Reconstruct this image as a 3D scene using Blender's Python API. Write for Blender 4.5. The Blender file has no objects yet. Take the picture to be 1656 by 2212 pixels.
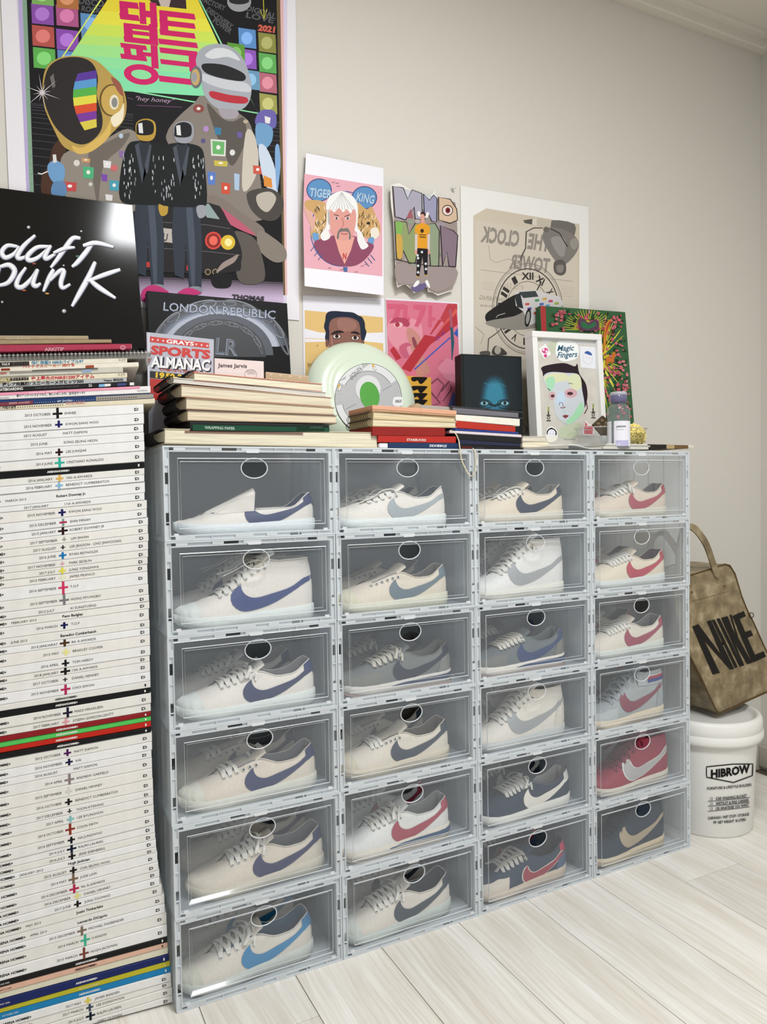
import bpy, math, random
import numpy as np
from mathutils import Vector, Matrix
from mathutils.bvhtree import BVHTree

random.seed(7)
scene = bpy.context.scene
COL = scene.collection

# ---------------------------------------------------------------- camera
CAM = np.array([-0.25394846, -1.41882116, 0.993474031])
YAW, PIT, ROL, FPX = -0.464703899, -0.0313144347, 0.0159955182, 1603.31709


def _rot(a, b, c):
    ca, sa, cb, sb, cc, sc = math.cos(a), math.sin(a), math.cos(b), math.sin(b), math.cos(c), math.sin(c)
    return (np.array([[ca, -sa, 0], [sa, ca, 0], [0, 0, 1]]) @ np.array([[1, 0, 0], [0, cb, -sb], [0, sb, cb]])
            @ np.array([[cc, 0, sc], [0, 1, 0], [-sc, 0, cc]]))


RC = _rot(YAW, PIT, ROL)
cd = bpy.data.cameras.new('camera')
cam = bpy.data.objects.new('camera', cd)
COL.objects.link(cam)
mw = Matrix.Identity(4)
for i_ in range(3):
    mw[i_][0], mw[i_][1], mw[i_][2], mw[i_][3] = RC[i_, 0], RC[i_, 2], -RC[i_, 1], CAM[i_]
cam.matrix_world = mw
cd.sensor_fit = 'HORIZONTAL'
cd.sensor_width = 36
cd.lens = 36 * FPX / 1656
cd.clip_start = 0.02
scene.camera = cam

# ---------------------------------------------------------------- light and exposure
vs = scene.view_settings
vs.view_transform = 'Standard'
vs.look = 'None'
vs.gamma = 1
vs.use_curve_mapping = False
vs.exposure = -0.11
w = bpy.data.worlds.new('room_light')
scene.world = w
w.use_nodes = True
w.node_tree.nodes['Background'].inputs[0].default_value = (0.94, 0.97, 1.0, 1)
w.node_tree.nodes['Background'].inputs[1].default_value = 0.56


def area(name, loc, rot, sx, sy, power, col=(.965, .985, 1)):
    l = bpy.data.lights.new(name, 'AREA')
    l.shape = 'RECTANGLE'
    l.size, l.size_y, l.energy, l.color = sx, sy, power, col
    o = bpy.data.objects.new(name, l)
    o.location, o.rotation_euler = loc, rot
    COL.objects.link(o)
    return o


area('ceiling_lamp', (0.40, -1.12, 2.475), (0, 0, 0), 0.5, 0.5, 38)
area('added_fill_light', (1.15, -2.15, 2.475), (0, 0, 0), 0.5, 0.5, 26)  # added fill light that lifts the floor, bucket and lower walls

cy = scene.cycles
cy.max_bounces, cy.diffuse_bounces, cy.glossy_bounces = 10, 3, 2
cy.transmission_bounces, cy.transparent_max_bounces = 4, 28
cy.caustics_reflective = cy.caustics_refractive = False

# ---------------------------------------------------------------- helpers


def lin(h):
    if not isinstance(h, str):
        return tuple(h)
    h = h.lstrip('#')
    o = []
    for k in (0, 2, 4):
        v = int(h[k:k + 2], 16) / 255
        o.append(v / 12.92 if v <= .04045 else ((v + .055) / 1.055) ** 2.4)
    return tuple(o)


_M = {}


def M(col, rough=.6, noise=0, bump=0, scale=40, metal=0, spec=.3, alpha=1, name=None, sheen=0):
    """One principled material per look: colour with optional mottling (noise) and fine relief (bump)."""
    key = (col, rough, noise, bump, scale, metal, spec, alpha, sheen)
    if key in _M:
        return _M[key]
    m = bpy.data.materials.new(name or 'mat_' + str(col).strip('#'))
    m.use_nodes = True
    nt = m.node_tree
    b = nt.nodes['Principled BSDF']
    c = lin(col)
    b.inputs['Base Color'].default_value = (*c, 1)
    b.inputs['Roughness'].default_value = rough
    b.inputs['Metallic'].default_value = metal
    b.inputs['Specular IOR Level'].default_value = spec
    b.inputs['Alpha'].default_value = alpha
    if noise or bump:
        tc = nt.nodes.new('ShaderNodeTexCoord')
        n = nt.nodes.new('ShaderNodeTexNoise')
        n.inputs['Scale'].default_value = scale
        n.inputs['Detail'].default_value = 4
        nt.links.new(tc.outputs['Object'], n.inputs['Vector'])
        if noise:
            r = nt.nodes.new('ShaderNodeValToRGB')
            r.color_ramp.elements[0].position, r.color_ramp.elements[1].position = .3, .7
            r.color_ramp.elements[0].color = (*[x * (1 - noise) for x in c], 1)
            r.color_ramp.elements[1].color = (*[min(1, x * (1 + noise * .6)) for x in c], 1)
            nt.links.new(n.outputs['Fac'], r.inputs[0])
            nt.links.new(r.outputs[0], b.inputs['Base Color'])
        if bump:
            bp = nt.nodes.new('ShaderNodeBump')
            bp.inputs['Strength'].default_value = bump
            bp.inputs['Distance'].default_value = .002
            nt.links.new(n.outputs['Fac'], bp.inputs['Height'])
            nt.links.new(bp.outputs[0], b.inputs['Normal'])
    _M[key] = m
    return m


def plastic(name, col, a, gloss, rough=.25, trl=.5):
    """Clear or frosted plastic: a = body of the sheet (the rest shows through), gloss = surface shine."""
    m = bpy.data.materials.new(name)
    m.use_nodes = True
    nt = m.node_tree
    nt.nodes.remove(nt.nodes['Principled BSDF'])
    out = nt.nodes['Material Output']
    N = nt.nodes.new
    tr, di, tl, gl = N('ShaderNodeBsdfTransparent'), N('ShaderNodeBsdfDiffuse'), N('ShaderNodeBsdfTranslucent'), N('ShaderNodeBsdfGlossy')
    for n in (di, tl):
        n.inputs[0].default_value = (*lin(col), 1)
    tr.inputs[0].default_value = (.97, .985, 1, 1)
    gl.inputs['Roughness'].default_value = rough
    m1, m2, m3, fr = N('ShaderNodeMixShader'), N('ShaderNodeMixShader'), N('ShaderNodeMixShader'), N('ShaderNodeLayerWeight')
    fr.inputs[0].default_value = .5
    pw, ad, mu = N('ShaderNodeMath'), N('ShaderNodeMath'), N('ShaderNodeMath')
    pw.operation, ad.operation = 'POWER', 'MULTIPLY_ADD'
    pw.inputs[1].default_value = 5
    ad.inputs[1].default_value, ad.inputs[2].default_value = .95, .045
    nt.links.new(fr.outputs['Facing'], pw.inputs[0])
    nt.links.new(pw.outputs[0], ad.inputs[0])
    mu.operation = 'MULTIPLY'
    mu.inputs[1].default_value = gloss
    m1.inputs[0].default_value = trl
    m2.inputs[0].default_value = a
    L = nt.links.new
    L(di.outputs[0], m1.inputs[1]); L(tl.outputs[0], m1.inputs[2])
    L(tr.outputs[0], m2.inputs[1]); L(m1.outputs[0], m2.inputs[2])
    L(ad.outputs[0], mu.inputs[0]); L(mu.outputs[0], m3.inputs[0])
    L(m2.outputs[0], m3.inputs[1]); L(gl.outputs[0], m3.inputs[2])
    L(m3.outputs[0], out.inputs[0])
    return m


def page_edges(col):
    """Cut edges of a page block: fine uneven layers."""
    if ('pages', col) in _M:
        return _M['pages', col]
    m = M(col, .9, name='page_edges', scale=len(_M) + 1000)
    nt = m.node_tree
    b = nt.nodes['Principled BSDF']
    N = nt.nodes.new
    tc, mp, n, r, bp = N('ShaderNodeTexCoord'), N('ShaderNodeMapping'), N('ShaderNodeTexNoise'), N('ShaderNodeValToRGB'), N('ShaderNodeBump')
    mp.inputs['Scale'].default_value = (9, 9, 900)
    n.inputs['Scale'].default_value, n.inputs['Detail'].default_value = 1, 5
    c = lin(col)
    e = r.color_ramp.elements
    e[0].position, e[0].color = .34, (*[x * .72 for x in c], 1)
    e[1].position, e[1].color = .56, (*c, 1)
    bp.inputs['Strength'].default_value, bp.inputs['Distance'].default_value = .5, .0006
    L = nt.links.new
    L(tc.outputs['Object'], mp.inputs[0]); L(mp.outputs[0], n.inputs['Vector']); L(n.outputs[0], r.inputs[0])
    L(r.outputs[0], b.inputs['Base Color']); L(n.outputs[0], bp.inputs['Height']); L(bp.outputs[0], b.inputs['Normal'])
    _M['pages', col] = m
    return m


def print_mat(name, rough, spec=.5, coat=0):
    m = bpy.data.materials.new(name)
    m.use_nodes = True
    b = m.node_tree.nodes['Principled BSDF']
    a = m.node_tree.nodes.new('ShaderNodeVertexColor')
    a.layer_name = 'ink'
    m.node_tree.links.new(a.outputs[0], b.inputs['Base Color'])
    b.inputs['Roughness'].default_value = rough
    b.inputs['Specular IOR Level'].default_value = spec
    b.inputs['Coat Weight'].default_value = coat
    b.inputs['Coat Roughness'].default_value = .08
    return m


INK = print_mat('ink_matte', .6, .15)
INKG = print_mat('ink_gloss', .38, .35)


class MB:
    def __init__(s):
        s.v, s.f, s.c, s.m = [], [], [], []

    def add(s, vs, fs, col=None, mi=0):
        o = len(s.v)
        s.v += [tuple(p) for p in vs]
        s.f += [tuple(i + o for i in f) for f in fs]
        s.c += [col] * len(fs)
        s.m += [mi] * len(fs)
        return s

    def box(s, x0, x1, y0, y1, z0, z1, col=None, mi=0):
        return s.hexa([(x0, y0, z0), (x1, y0, z0), (x1, y1, z0), (x0, y1, z0), (x0, y0, z1), (x1, y0, z1), (x1, y1, z1), (x0, y1, z1)], col, mi)

    def hexa(s, p, col=None, mi=0):
        return s.add(p, [(0, 3, 2, 1), (4, 5, 6, 7), (0, 1, 5, 4), (1, 2, 6, 5), (2, 3, 7, 6), (3, 0, 4, 7)], col, mi)

    def grid(s, rows, cu=False, cv=False, col=None, mi=0, cap=False):
        n, k = len(rows), len(rows[0])
        fs = []
        for i in range(n if cu else n - 1):
            for j in range(k if cv else k - 1):
                a, b = i, (i + 1) % n
                c, d = j, (j + 1) % k
                fs.append((a * k + c, b * k + c, b * k + d, a * k + d))
        if cap:
            fs.append(tuple(range(k)))
            fs.append(tuple((n - 1) * k + j for j in reversed(range(k))))
        return s.add([p for r in rows for p in r], fs, col, mi)

    def tube(s, pts, r, n=6, col=None, mi=0, closed=False):
        pts = [Vector(p) for p in pts]
        rows = []
        up = None
        for i, p in enumerate(pts):
            t = (pts[(i + 1) % len(pts)] if closed or i < len(pts) - 1 else p) - (pts[i - 1] if closed or i else p)
            if t.length < 1e-9:
                t = Vector((1, 0, 0))
            t.normalize()
            if up is None:
                up = t.orthogonal().normalized()
            up = (up - t * up.dot(t))
            if up.length < 1e-6:
                up = t.orthogonal()
            up.normalize()
            b = t.cross(up)
            rr = r[i] if isinstance(r, (list, tuple)) else r
            rows.append([p + (up * math.cos(2 * math.pi * q / n) + b * math.sin(2 * math.pi * q / n)) * rr for q in range(n)])
        return s.grid(rows, cu=closed, cv=True, col=col, mi=mi, cap=not closed)

    def ribbon(s, pts, wd, th, side, col=None, mi=0):
        """Flat strap along pts, wd wide towards side, th thick."""
        pts = [Vector(p) for p in pts]
        rows = []
        for i, p in enumerate(pts):
            t = (pts[min(i + 1, len(pts) - 1)] - pts[max(i - 1, 0)]).normalized()
            sd = Vector(side[i] if isinstance(side, list) else side)
            sd = (sd - t * sd.dot(t)).normalized()
            nn = t.cross(sd)
            a, b = sd * wd / 2, nn * th / 2
            rows.append([p + a + b, p - a + b, p - a - b, p + a - b])
        return s.grid(rows, cv=True, col=col, mi=mi, cap=True)

    def lathe(s, prof, n=40, c=(0, 0, 0), col=None, mi=0, cap=True):
        rows = [[(c[0] + r * math.cos(2 * math.pi * k / n), c[1] + r * math.sin(2 * math.pi * k / n), c[2] + z) for k in range(n)] for r, z in prof]
        return s.grid(rows, cv=True, col=col, mi=mi, cap=cap)

    def build(s, name, mats, parent=None, smooth=False, off=None, bevel=0, solid=0, weld=0):
        me = bpy.data.meshes.new(name)
        v = s.v
        if off is None and parent is not None and parent.get('world_built'):
            off = parent.location
        if off is not None:
            v = [(a - off[0], b - off[1], c - off[2]) for a, b, c in v]
        me.from_pydata(v, [], s.f)
        if not isinstance(mats, (list, tuple)):
            mats = [mats]
        for m in mats:
            me.materials.append(m)
        if any(c is not None for c in s.c):
            at = me.color_attributes.new('ink', 'FLOAT_COLOR', 'CORNER')
            buf = []
            for f, c in zip(s.f, s.c):
                cc = lin(c or '#808080')
                buf += [cc[0], cc[1], cc[2], 1.0] * len(f)
            at.data.foreach_set('color', buf)
        if len(mats) > 1:
            me.polygons.foreach_set('material_index', s.m)
        if smooth:
            me.polygons.foreach_set('use_smooth', [True] * len(s.f))
        me.update()
        o = bpy.data.objects.new(name, me)
        COL.objects.link(o)
        if parent is not None:
            o.parent = parent
        if solid:
            k = o.modifiers.new('solid', 'SOLIDIFY')
            k.thickness = solid
            k.offset = 1
        if bevel:
            k = o.modifiers.new('edge', 'BEVEL')
            k.width, k.segments, k.limit_method = bevel, 2, 'ANGLE'
        return o


def tag(o, label=None, cat=None, group=None, kind=None):
    if label:
        o['label'] = label
    if cat:
        o['category'] = cat
    if group:
        o['group'] = group
    if kind:
        o['kind'] = kind
    return o


def thing(name, label, cat, loc=(0, 0, 0), rz=0, group=None, world=False):
    """Empty at a thing's base; world=True: its parts are written in room coordinates."""
    o = bpy.data.objects.new(name, None)
    COL.objects.link(o)
    o.empty_display_size = .05
    o.location = loc
    o.rotation_euler = (0, 0, rz)
    if world:
        o['world_built'] = 1
    return tag(o, label, cat, group)


def copy_tree(o, parent=None):
    c = o.copy()
    COL.objects.link(c)
    if parent is not None:
        c.parent = parent
    for ch in [k for k in o.children]:
        copy_tree(ch, c)
    return c


def cat(pts, n=6, closed=False):
    """Catmull-Rom through pts."""
    P_ = [np.array(p, float) for p in pts]
    out = []
    k = len(P_)
    for i in range(k if closed else k - 1):
        a = P_[(i - 1) % k] if closed or i else P_[0] * 2 - P_[1]
        b, c = P_[i], P_[(i + 1) % k]
        d = P_[(i + 2) % k] if closed or i + 2 < k else P_[-1] * 2 - P_[-2]
        for q in range(n):
            t = q / n
            out.append(.5 * (2 * b + (c - a) * t + (2 * a - 5 * b + 4 * c - d) * t * t + (3 * b - a - 3 * c + d) * t ** 3))
    if not closed:
        out.append(P_[-1])
    return [tuple(p) for p in out]


def interp(tab, x):
    if x <= tab[0][0]:
        return tab[0][1]
    for (a, va), (b, vb) in zip(tab, tab[1:]):
        if x <= b:
            t = (x - a) / (b - a)
            t = t * t * (3 - 2 * t)
            return va + (vb - va) * t
    return tab[-1][1]


def ray(px, py):
    return RC @ np.array([(px - 828) / FPX, 1, -(py - 1106) / FPX])


class Plane:
    """A sheet's plane in the room; at() gives the point of it seen at a pixel of the photograph."""

    def __init__(s, p, n):
        s.p, s.n = np.array(p, float), np.array(n, float)
        s.n /= np.linalg.norm(s.n)
        if s.n[1] > 0:
            s.n = -s.n

    def at(s, px, py, lift=0):
        d = ray(px, py)
        t = ((s.p - CAM) @ s.n) / (d @ s.n)
        return CAM + d * t + s.n * lift


def PY(y):
    return Plane((0, y, 0), (0, -1, 0))


def lean(x0, z0, y0, z1, y1, yaw=0):
    """Plane through (x0, y0, z0), leaning back so that it is at y1 at height z1, turned by yaw."""
    up = np.array([0, y1 - y0, z1 - z0])
    al = np.array([math.cos(yaw), math.sin(yaw), 0])
    return Plane((x0, y0, z0), np.cross(al, up))


_T = {}


def glyphs(s, bold=0, shear=0):
    key = (s, bold, shear)
    if key not in _T:
        def mk(txt):
            cu = bpy.data.curves.new('t', 'FONT')
            cu.body, cu.size, cu.resolution_u, cu.offset, cu.shear = txt, 1, 2, bold, shear
            o = bpy.data.objects.new('t', cu)
            me = o.to_mesh()
            v = [tuple(p.co[:2]) for p in me.vertices]
            f = [tuple(p.vertices) for p in me.polygons]
            o.to_mesh_clear()
            bpy.data.objects.remove(o)
            bpy.data.curves.remove(cu)
            return v, f
        if ('cap', bold) not in _T:
            v, f = mk('H')
            _T[('cap', bold)] = max(p[1] for p in v)
        cap = _T[('cap', bold)]
        v, f = mk(s)
        x0 = min(p[0] for p in v)
        v = [((p[0] - x0) / cap, p[1] / cap) for p in v]
        _T[key] = (v, f, max(p[0] for p in v))
    return _T[key]


def text(mb, s, fn, col, bold=0, shear=0, mi=0):
    """Lettering laid by fn(u, v, w): u, v in cap heights from the start of the baseline, w = length."""
    v, f, wd = glyphs(s, bold, shear)
    mb.add([fn(a, b, wd) for a, b in v], f, col, mi)


class Art:
    """Flat print on a sheet: outlines given in photograph pixels, laid on the sheet's own plane in thin ink layers."""

    def __init__(s, plane, lift=.0003, step=.00001):
        s.pl, s.k, s.st, s.mb = plane, lift, step, MB()

    def poly(s, pts, col):
        s.k += s.st
        v = [s.pl.at(x, y, s.k) for x, y in pts]
        s.mb.add(v, [tuple(range(len(v)))], col)

    def blob(s, pts, col, n=4):
        s.poly(cat(pts, n, True), col)

    def ell(s, cx, cy, rx, ry, col, n=28, rot=0, a0=0, a1=360):
        c, sn = math.cos(math.radians(rot)), math.sin(math.radians(rot))
        p = []
        for i in range(n + (a1 - a0 < 360)):
            a = math.radians(a0 + (a1 - a0) * i / n)
            u, v = rx * math.cos(a), ry * math.sin(a)
            p.append((cx + u * c - v * sn, cy + u * sn + v * c))
        s.poly(p, col)

    def line(s, pts, wd, col, closed=False):
        s.k += s.st
        p = [np.array(q, float) for q in pts]
        n = len(p)
        rows = []
        for i in range(n):
            t = p[(i + 1) % n if closed else min(i + 1, n - 1)] - p[i - 1 if closed else max(i - 1, 0)]
            t = t / (np.linalg.norm(t) + 1e-9)
            nn = np.array([-t[1], t[0]]) * (wd[i] if isinstance(wd, list) else wd) / 2
            rows.append([s.pl.at(*(p[i] + nn), s.k), s.pl.at(*(p[i] - nn), s.k)])
        s.mb.grid(rows, cu=closed, col=col)

    def ring(s, cx, cy, rx, ry, wd, col, rot=0, n=36):
        c, sn = math.cos(math.radians(rot)), math.sin(math.radians(rot))
        s.line([(cx + rx * math.cos(a) * c - ry * math.sin(a) * sn, cy + rx * math.cos(a) * sn + ry * math.sin(a) * c)
                for a in [2 * math.pi * i / n for i in range(n)]], wd, col, True)

    def text(s, t, a, b, h, col, bold=0, shear=0, up=None, mirror=False):
        """Text from pixel a to pixel b along its baseline, capitals h pixels high."""
        s.k += s.st
        a, b = np.array(a, float), np.array(b, float)
        d = b - a
        u = np.array(up, float) if up else np.array([d[1], -d[0]]) / np.linalg.norm(d)
        u = u / np.linalg.norm(u) * h
        text(s.mb, t, lambda x, y, wd: s.pl.at(*(a + d * ((1 - x / wd) if mirror else x / wd) + u * y), s.k), col, bold, shear)

    def build(s, parent, name='print', mat=None):
        return s.mb.build(name, mat or INK, parent)


def sheet(plane, px, th=.0006, lift=0):
    """Mesh of a flat sheet with corners (pixels) in order, th thick behind its face."""
    mb = MB()
    f = [plane.at(x, y, lift) for x, y in px]
    b = [p - plane.n * th for p in f]
    n = len(f)
    mb.add(f + b, [tuple(range(n)), tuple(reversed(range(n, 2 * n)))] + [(i, i + n, (i + 1) % n + n, (i + 1) % n) for i in range(n)])
    return mb
# ---------------------------------------------------------------- the room
WY, WX, CZ = .30, 2.075, 2.494          # back wall, right wall, ceiling


def wall_mat():
    m = M('#d9d4cb', .9, name='wallpaper')
    nt = m.node_tree
    b = nt.nodes['Principled BSDF']
    tc = nt.nodes.new('ShaderNodeTexCoord')
    mp = nt.nodes.new('ShaderNodeMapping')
    mp.inputs['Scale'].default_value = (620, 620, 130)
    n = nt.nodes.new('ShaderNodeTexNoise')
    n.inputs['Scale'].default_value = 1
    n.inputs['Detail'].default_value = 3
    bp = nt.nodes.new('ShaderNodeBump')
    bp.inputs['Strength'].default_value = .35
    bp.inputs['Distance'].default_value = .001
    L = nt.links.new
    L(tc.outputs['Object'], mp.inputs[0]); L(mp.outputs[0], n.inputs['Vector'])
    L(n.outputs[0], bp.inputs['Height']); L(bp.outputs[0], b.inputs['Normal'])
    r = nt.nodes.new('ShaderNodeValToRGB')
    c = lin('#d9d4cb')
    r.color_ramp.elements[0].color = (*[x * .95 for x in c], 1)
    r.color_ramp.elements[1].color = (*[x * 1.03 for x in c], 1)
    L(n.outputs[0], r.inputs[0]); L(r.outputs[0], b.inputs['Base Color'])
    return m


WALL = wall_mat()
tag(MB().box(-1.6, WX + .1, WY, WY + .1, -.02, CZ).build('wall_back', WALL), kind='structure')
tag(MB().box(WX, WX + .1, -2.6, WY, -.02, CZ).build('wall_right', WALL), kind='structure')
tag(MB().box(-1.7, -1.6, -2.6, WY + .1, -.02, CZ).build('wall_left', WALL), kind='structure')
tag(MB().box(-1.7, WX + .1, -2.6, WY + .1, CZ, CZ + .1).build('ceiling', M('#e6e0d4', .9)), kind='structure')
# crown moulding: stepped profile along the back wall and the right wall
prof = [(0, -.047), (.012, -.0475), (.030, -.045), (.034, -.041), (.036, -.016), (.050, -.012), (.056, -.008), (.058, 0), (0, 0)]
mb = MB()
mb.grid([[(x, WY - a, CZ + b) for a, b in prof] for x in (-1.6, WX)], cap=True, cv=True)
tag(mb.build('trim_1', M('#ddd7cb', .6)), kind='structure')
mb = MB()
mb.grid([[(WX - a, y, CZ + b) for a, b in prof] for y in (-2.6, WY)], cap=True, cv=True)
tag(mb.build('trim_2', M('#ddd7cb', .6)), kind='structure')
mb = MB().box(WX - .012, WX, -2.6, WY, 0, .075)
tag(mb.build('baseboard_right', M('#cfc8ba', .5), bevel=.003), kind='structure')


def wood_mat():
    m = bpy.data.materials.new('pale_oak_laminate')
    m.use_nodes = True
    nt = m.node_tree
    b = nt.nodes['Principled BSDF']
    N, L = nt.nodes.new, nt.links.new
    tc, oi = N('ShaderNodeTexCoord'), N('ShaderNodeObjectInfo')
    off = N('ShaderNodeVectorMath'); off.operation = 'MULTIPLY_ADD'
    off.inputs[1].default_value = (1, 1, 1)
    sc = N('ShaderNodeVectorMath'); sc.operation = 'SCALE'; sc.inputs['Scale'].default_value = 37
    cmb = N('ShaderNodeCombineXYZ')
    L(oi.outputs['Random'], cmb.inputs[0]); L(oi.outputs['Random'], cmb.inputs[1]); L(oi.outputs['Random'], cmb.inputs[2])
    L(cmb.outputs[0], sc.inputs[0]); L(tc.outputs['Object'], off.inputs[0]); L(sc.outputs[0], off.inputs[2])
    # long soft grain, bent by a slow noise so that cathedral figures and knots appear
    slow = N('ShaderNodeTexNoise'); slow.inputs['Scale'].default_value = 3.2; slow.inputs['Detail'].default_value = 2
    mp0 = N('ShaderNodeMapping'); mp0.inputs['Scale'].default_value = (1.6, .55, 1)
    L(off.outputs[0], mp0.inputs[0]); L(mp0.outputs[0], slow.inputs['Vector'])
    add = N('ShaderNodeMixRGB'); add.blend_type = 'ADD'; add.inputs[0].default_value = .07
    L(off.outputs[0], add.inputs[1]); L(slow.outputs['Color'], add.inputs[2])
    mp = N('ShaderNodeMapping'); mp.inputs['Scale'].default_value = (150, 4.5, 1)
    L(add.outputs[0], mp.inputs[0])
    g = N('ShaderNodeTexNoise'); g.inputs['Scale'].default_value = 1; g.inputs['Detail'].default_value = 6; g.inputs['Roughness'].default_value = .65
    L(mp.outputs[0], g.inputs['Vector'])
    mp2 = N('ShaderNodeMapping'); mp2.inputs['Scale'].default_value = (22, 1.6, 1)
    L(add.outputs[0], mp2.inputs[0])
    g2 = N('ShaderNodeTexNoise'); g2.inputs['Scale'].default_value = 1; g2.inputs['Detail'].default_value = 3
    L(mp2.outputs[0], g2.inputs['Vector'])
    r = N('ShaderNodeValToRGB')
    e = r.color_ramp.elements
    e[0].position, e[1].position = .36, .62
    e[0].color, e[1].color = (*lin('#e6e1d8'), 1), (*lin('#f7f4ef'), 1)
    r2 = N('ShaderNodeValToRGB')
    e = r2.color_ramp.elements
    e[0].position, e[1].position = .35, .65
    e[0].color, e[1].color = (*lin('#f0ece5'), 1), (1, 1, 1, 1)
    L(g.outputs[0], r.inputs[0]); L(g2.outputs[0], r2.inputs[0])
    mx = N('ShaderNodeMixRGB'); mx.blend_type = 'MULTIPLY'; mx.inputs[0].default_value = .8
    L(r.outputs[0], mx.inputs[1]); L(r2.outputs[0], mx.inputs[2])
    tint = N('ShaderNodeHueSaturation')
    ma = N('ShaderNodeMath'); ma.operation = 'MULTIPLY_ADD'; ma.inputs[1].default_value = .1; ma.inputs[2].default_value = .94
    L(oi.outputs['Random'], ma.inputs[0]); L(ma.outputs[0], tint.inputs['Value']); L(mx.outputs[0], tint.inputs['Color'])
    L(tint.outputs[0], b.inputs['Base Color'])
    b.inputs['Roughness'].default_value = .42
    bp = N('ShaderNodeBump'); bp.inputs['Strength'].default_value = .15; bp.inputs['Distance'].default_value = .0008
    L(g.outputs[0], bp.inputs['Height']); L(bp.outputs[0], b.inputs['Normal'])
    return m


WOOD = wood_mat()
floor = MB().box(-1.7, WX + .1, -2.6, WY + .1, -.06, -.012).build('floor', M('#6b5f52', .9))
tag(floor, kind='structure')
rnd = random.Random(3)
joints = {.043: [-.13], 1.22: [-.12], 1.026: [.2], .637: [-1.05], .442: [.25, -1.2], -.155: [-.1], -.35: [-.9], .834: [-.9], .245: [-.95], 1.415: [-.8], 1.61: [-.35]}
x = -1.705
edges = [.043 + .1965 * k for k in range(-9, 11)]
for x0, x1 in zip(edges, edges[1:]):
    js = [v for k, v in joints.items() if abs(k - x0) < .03]
    js = js[0] if js else [rnd.uniform(-1.6, 0)]
    ys = [-2.6] + sorted(js) + [WY]
    for y0, y1 in zip(ys, ys[1:]):
        g = .0007
        a, b = max(x0, -1.6) + g, min(x1, WX) - g
        if b - a < .02:
            continue
        p = MB().box(-(b - a) / 2, (b - a) / 2, -(y1 - y0) / 2 + g, (y1 - y0) / 2 - g, -.012, 0).build('plank', WOOD, floor, bevel=.0008)
        p.location = ((a + b) / 2, (y0 + y1) / 2, 0)
# ---------------------------------------------------------------- shoe boxes
BW, BH, BD = .345, .18009, .272
FROST = plastic('frosted_plastic', '#e8edf0', .32, .35, .35, .5)
FRAME = plastic('frosted_plastic_rim', '#f5fafd', .84, .6, .25, .3)
CLEAR = plastic('clear_door_plastic', '#dfe6ee', .125, .8, .07, .25)
EDGE = plastic('glint_white_plastic', '#fbfdff', .86, .9, .1, .25)  # whitened so bevel edges seem to catch light; also on rim, latch, pins


def rect_ring(mb, a, b, ya, yb):
    """Ring between rectangle a (x0,x1,z0,z1) at depth ya and rectangle b at yb."""
    c = lambda r, y: [(r[0], y, r[2]), (r[1], y, r[2]), (r[1], y, r[3]), (r[0], y, r[3])]
    mb.grid([c(a, ya), c(b, yb)], cv=True)


def ins(r, d, dx=None):
    dx = d if dx is None else dx
    return (r[0] + dx, r[1] - dx, r[2] + d, r[3] - d)


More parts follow.
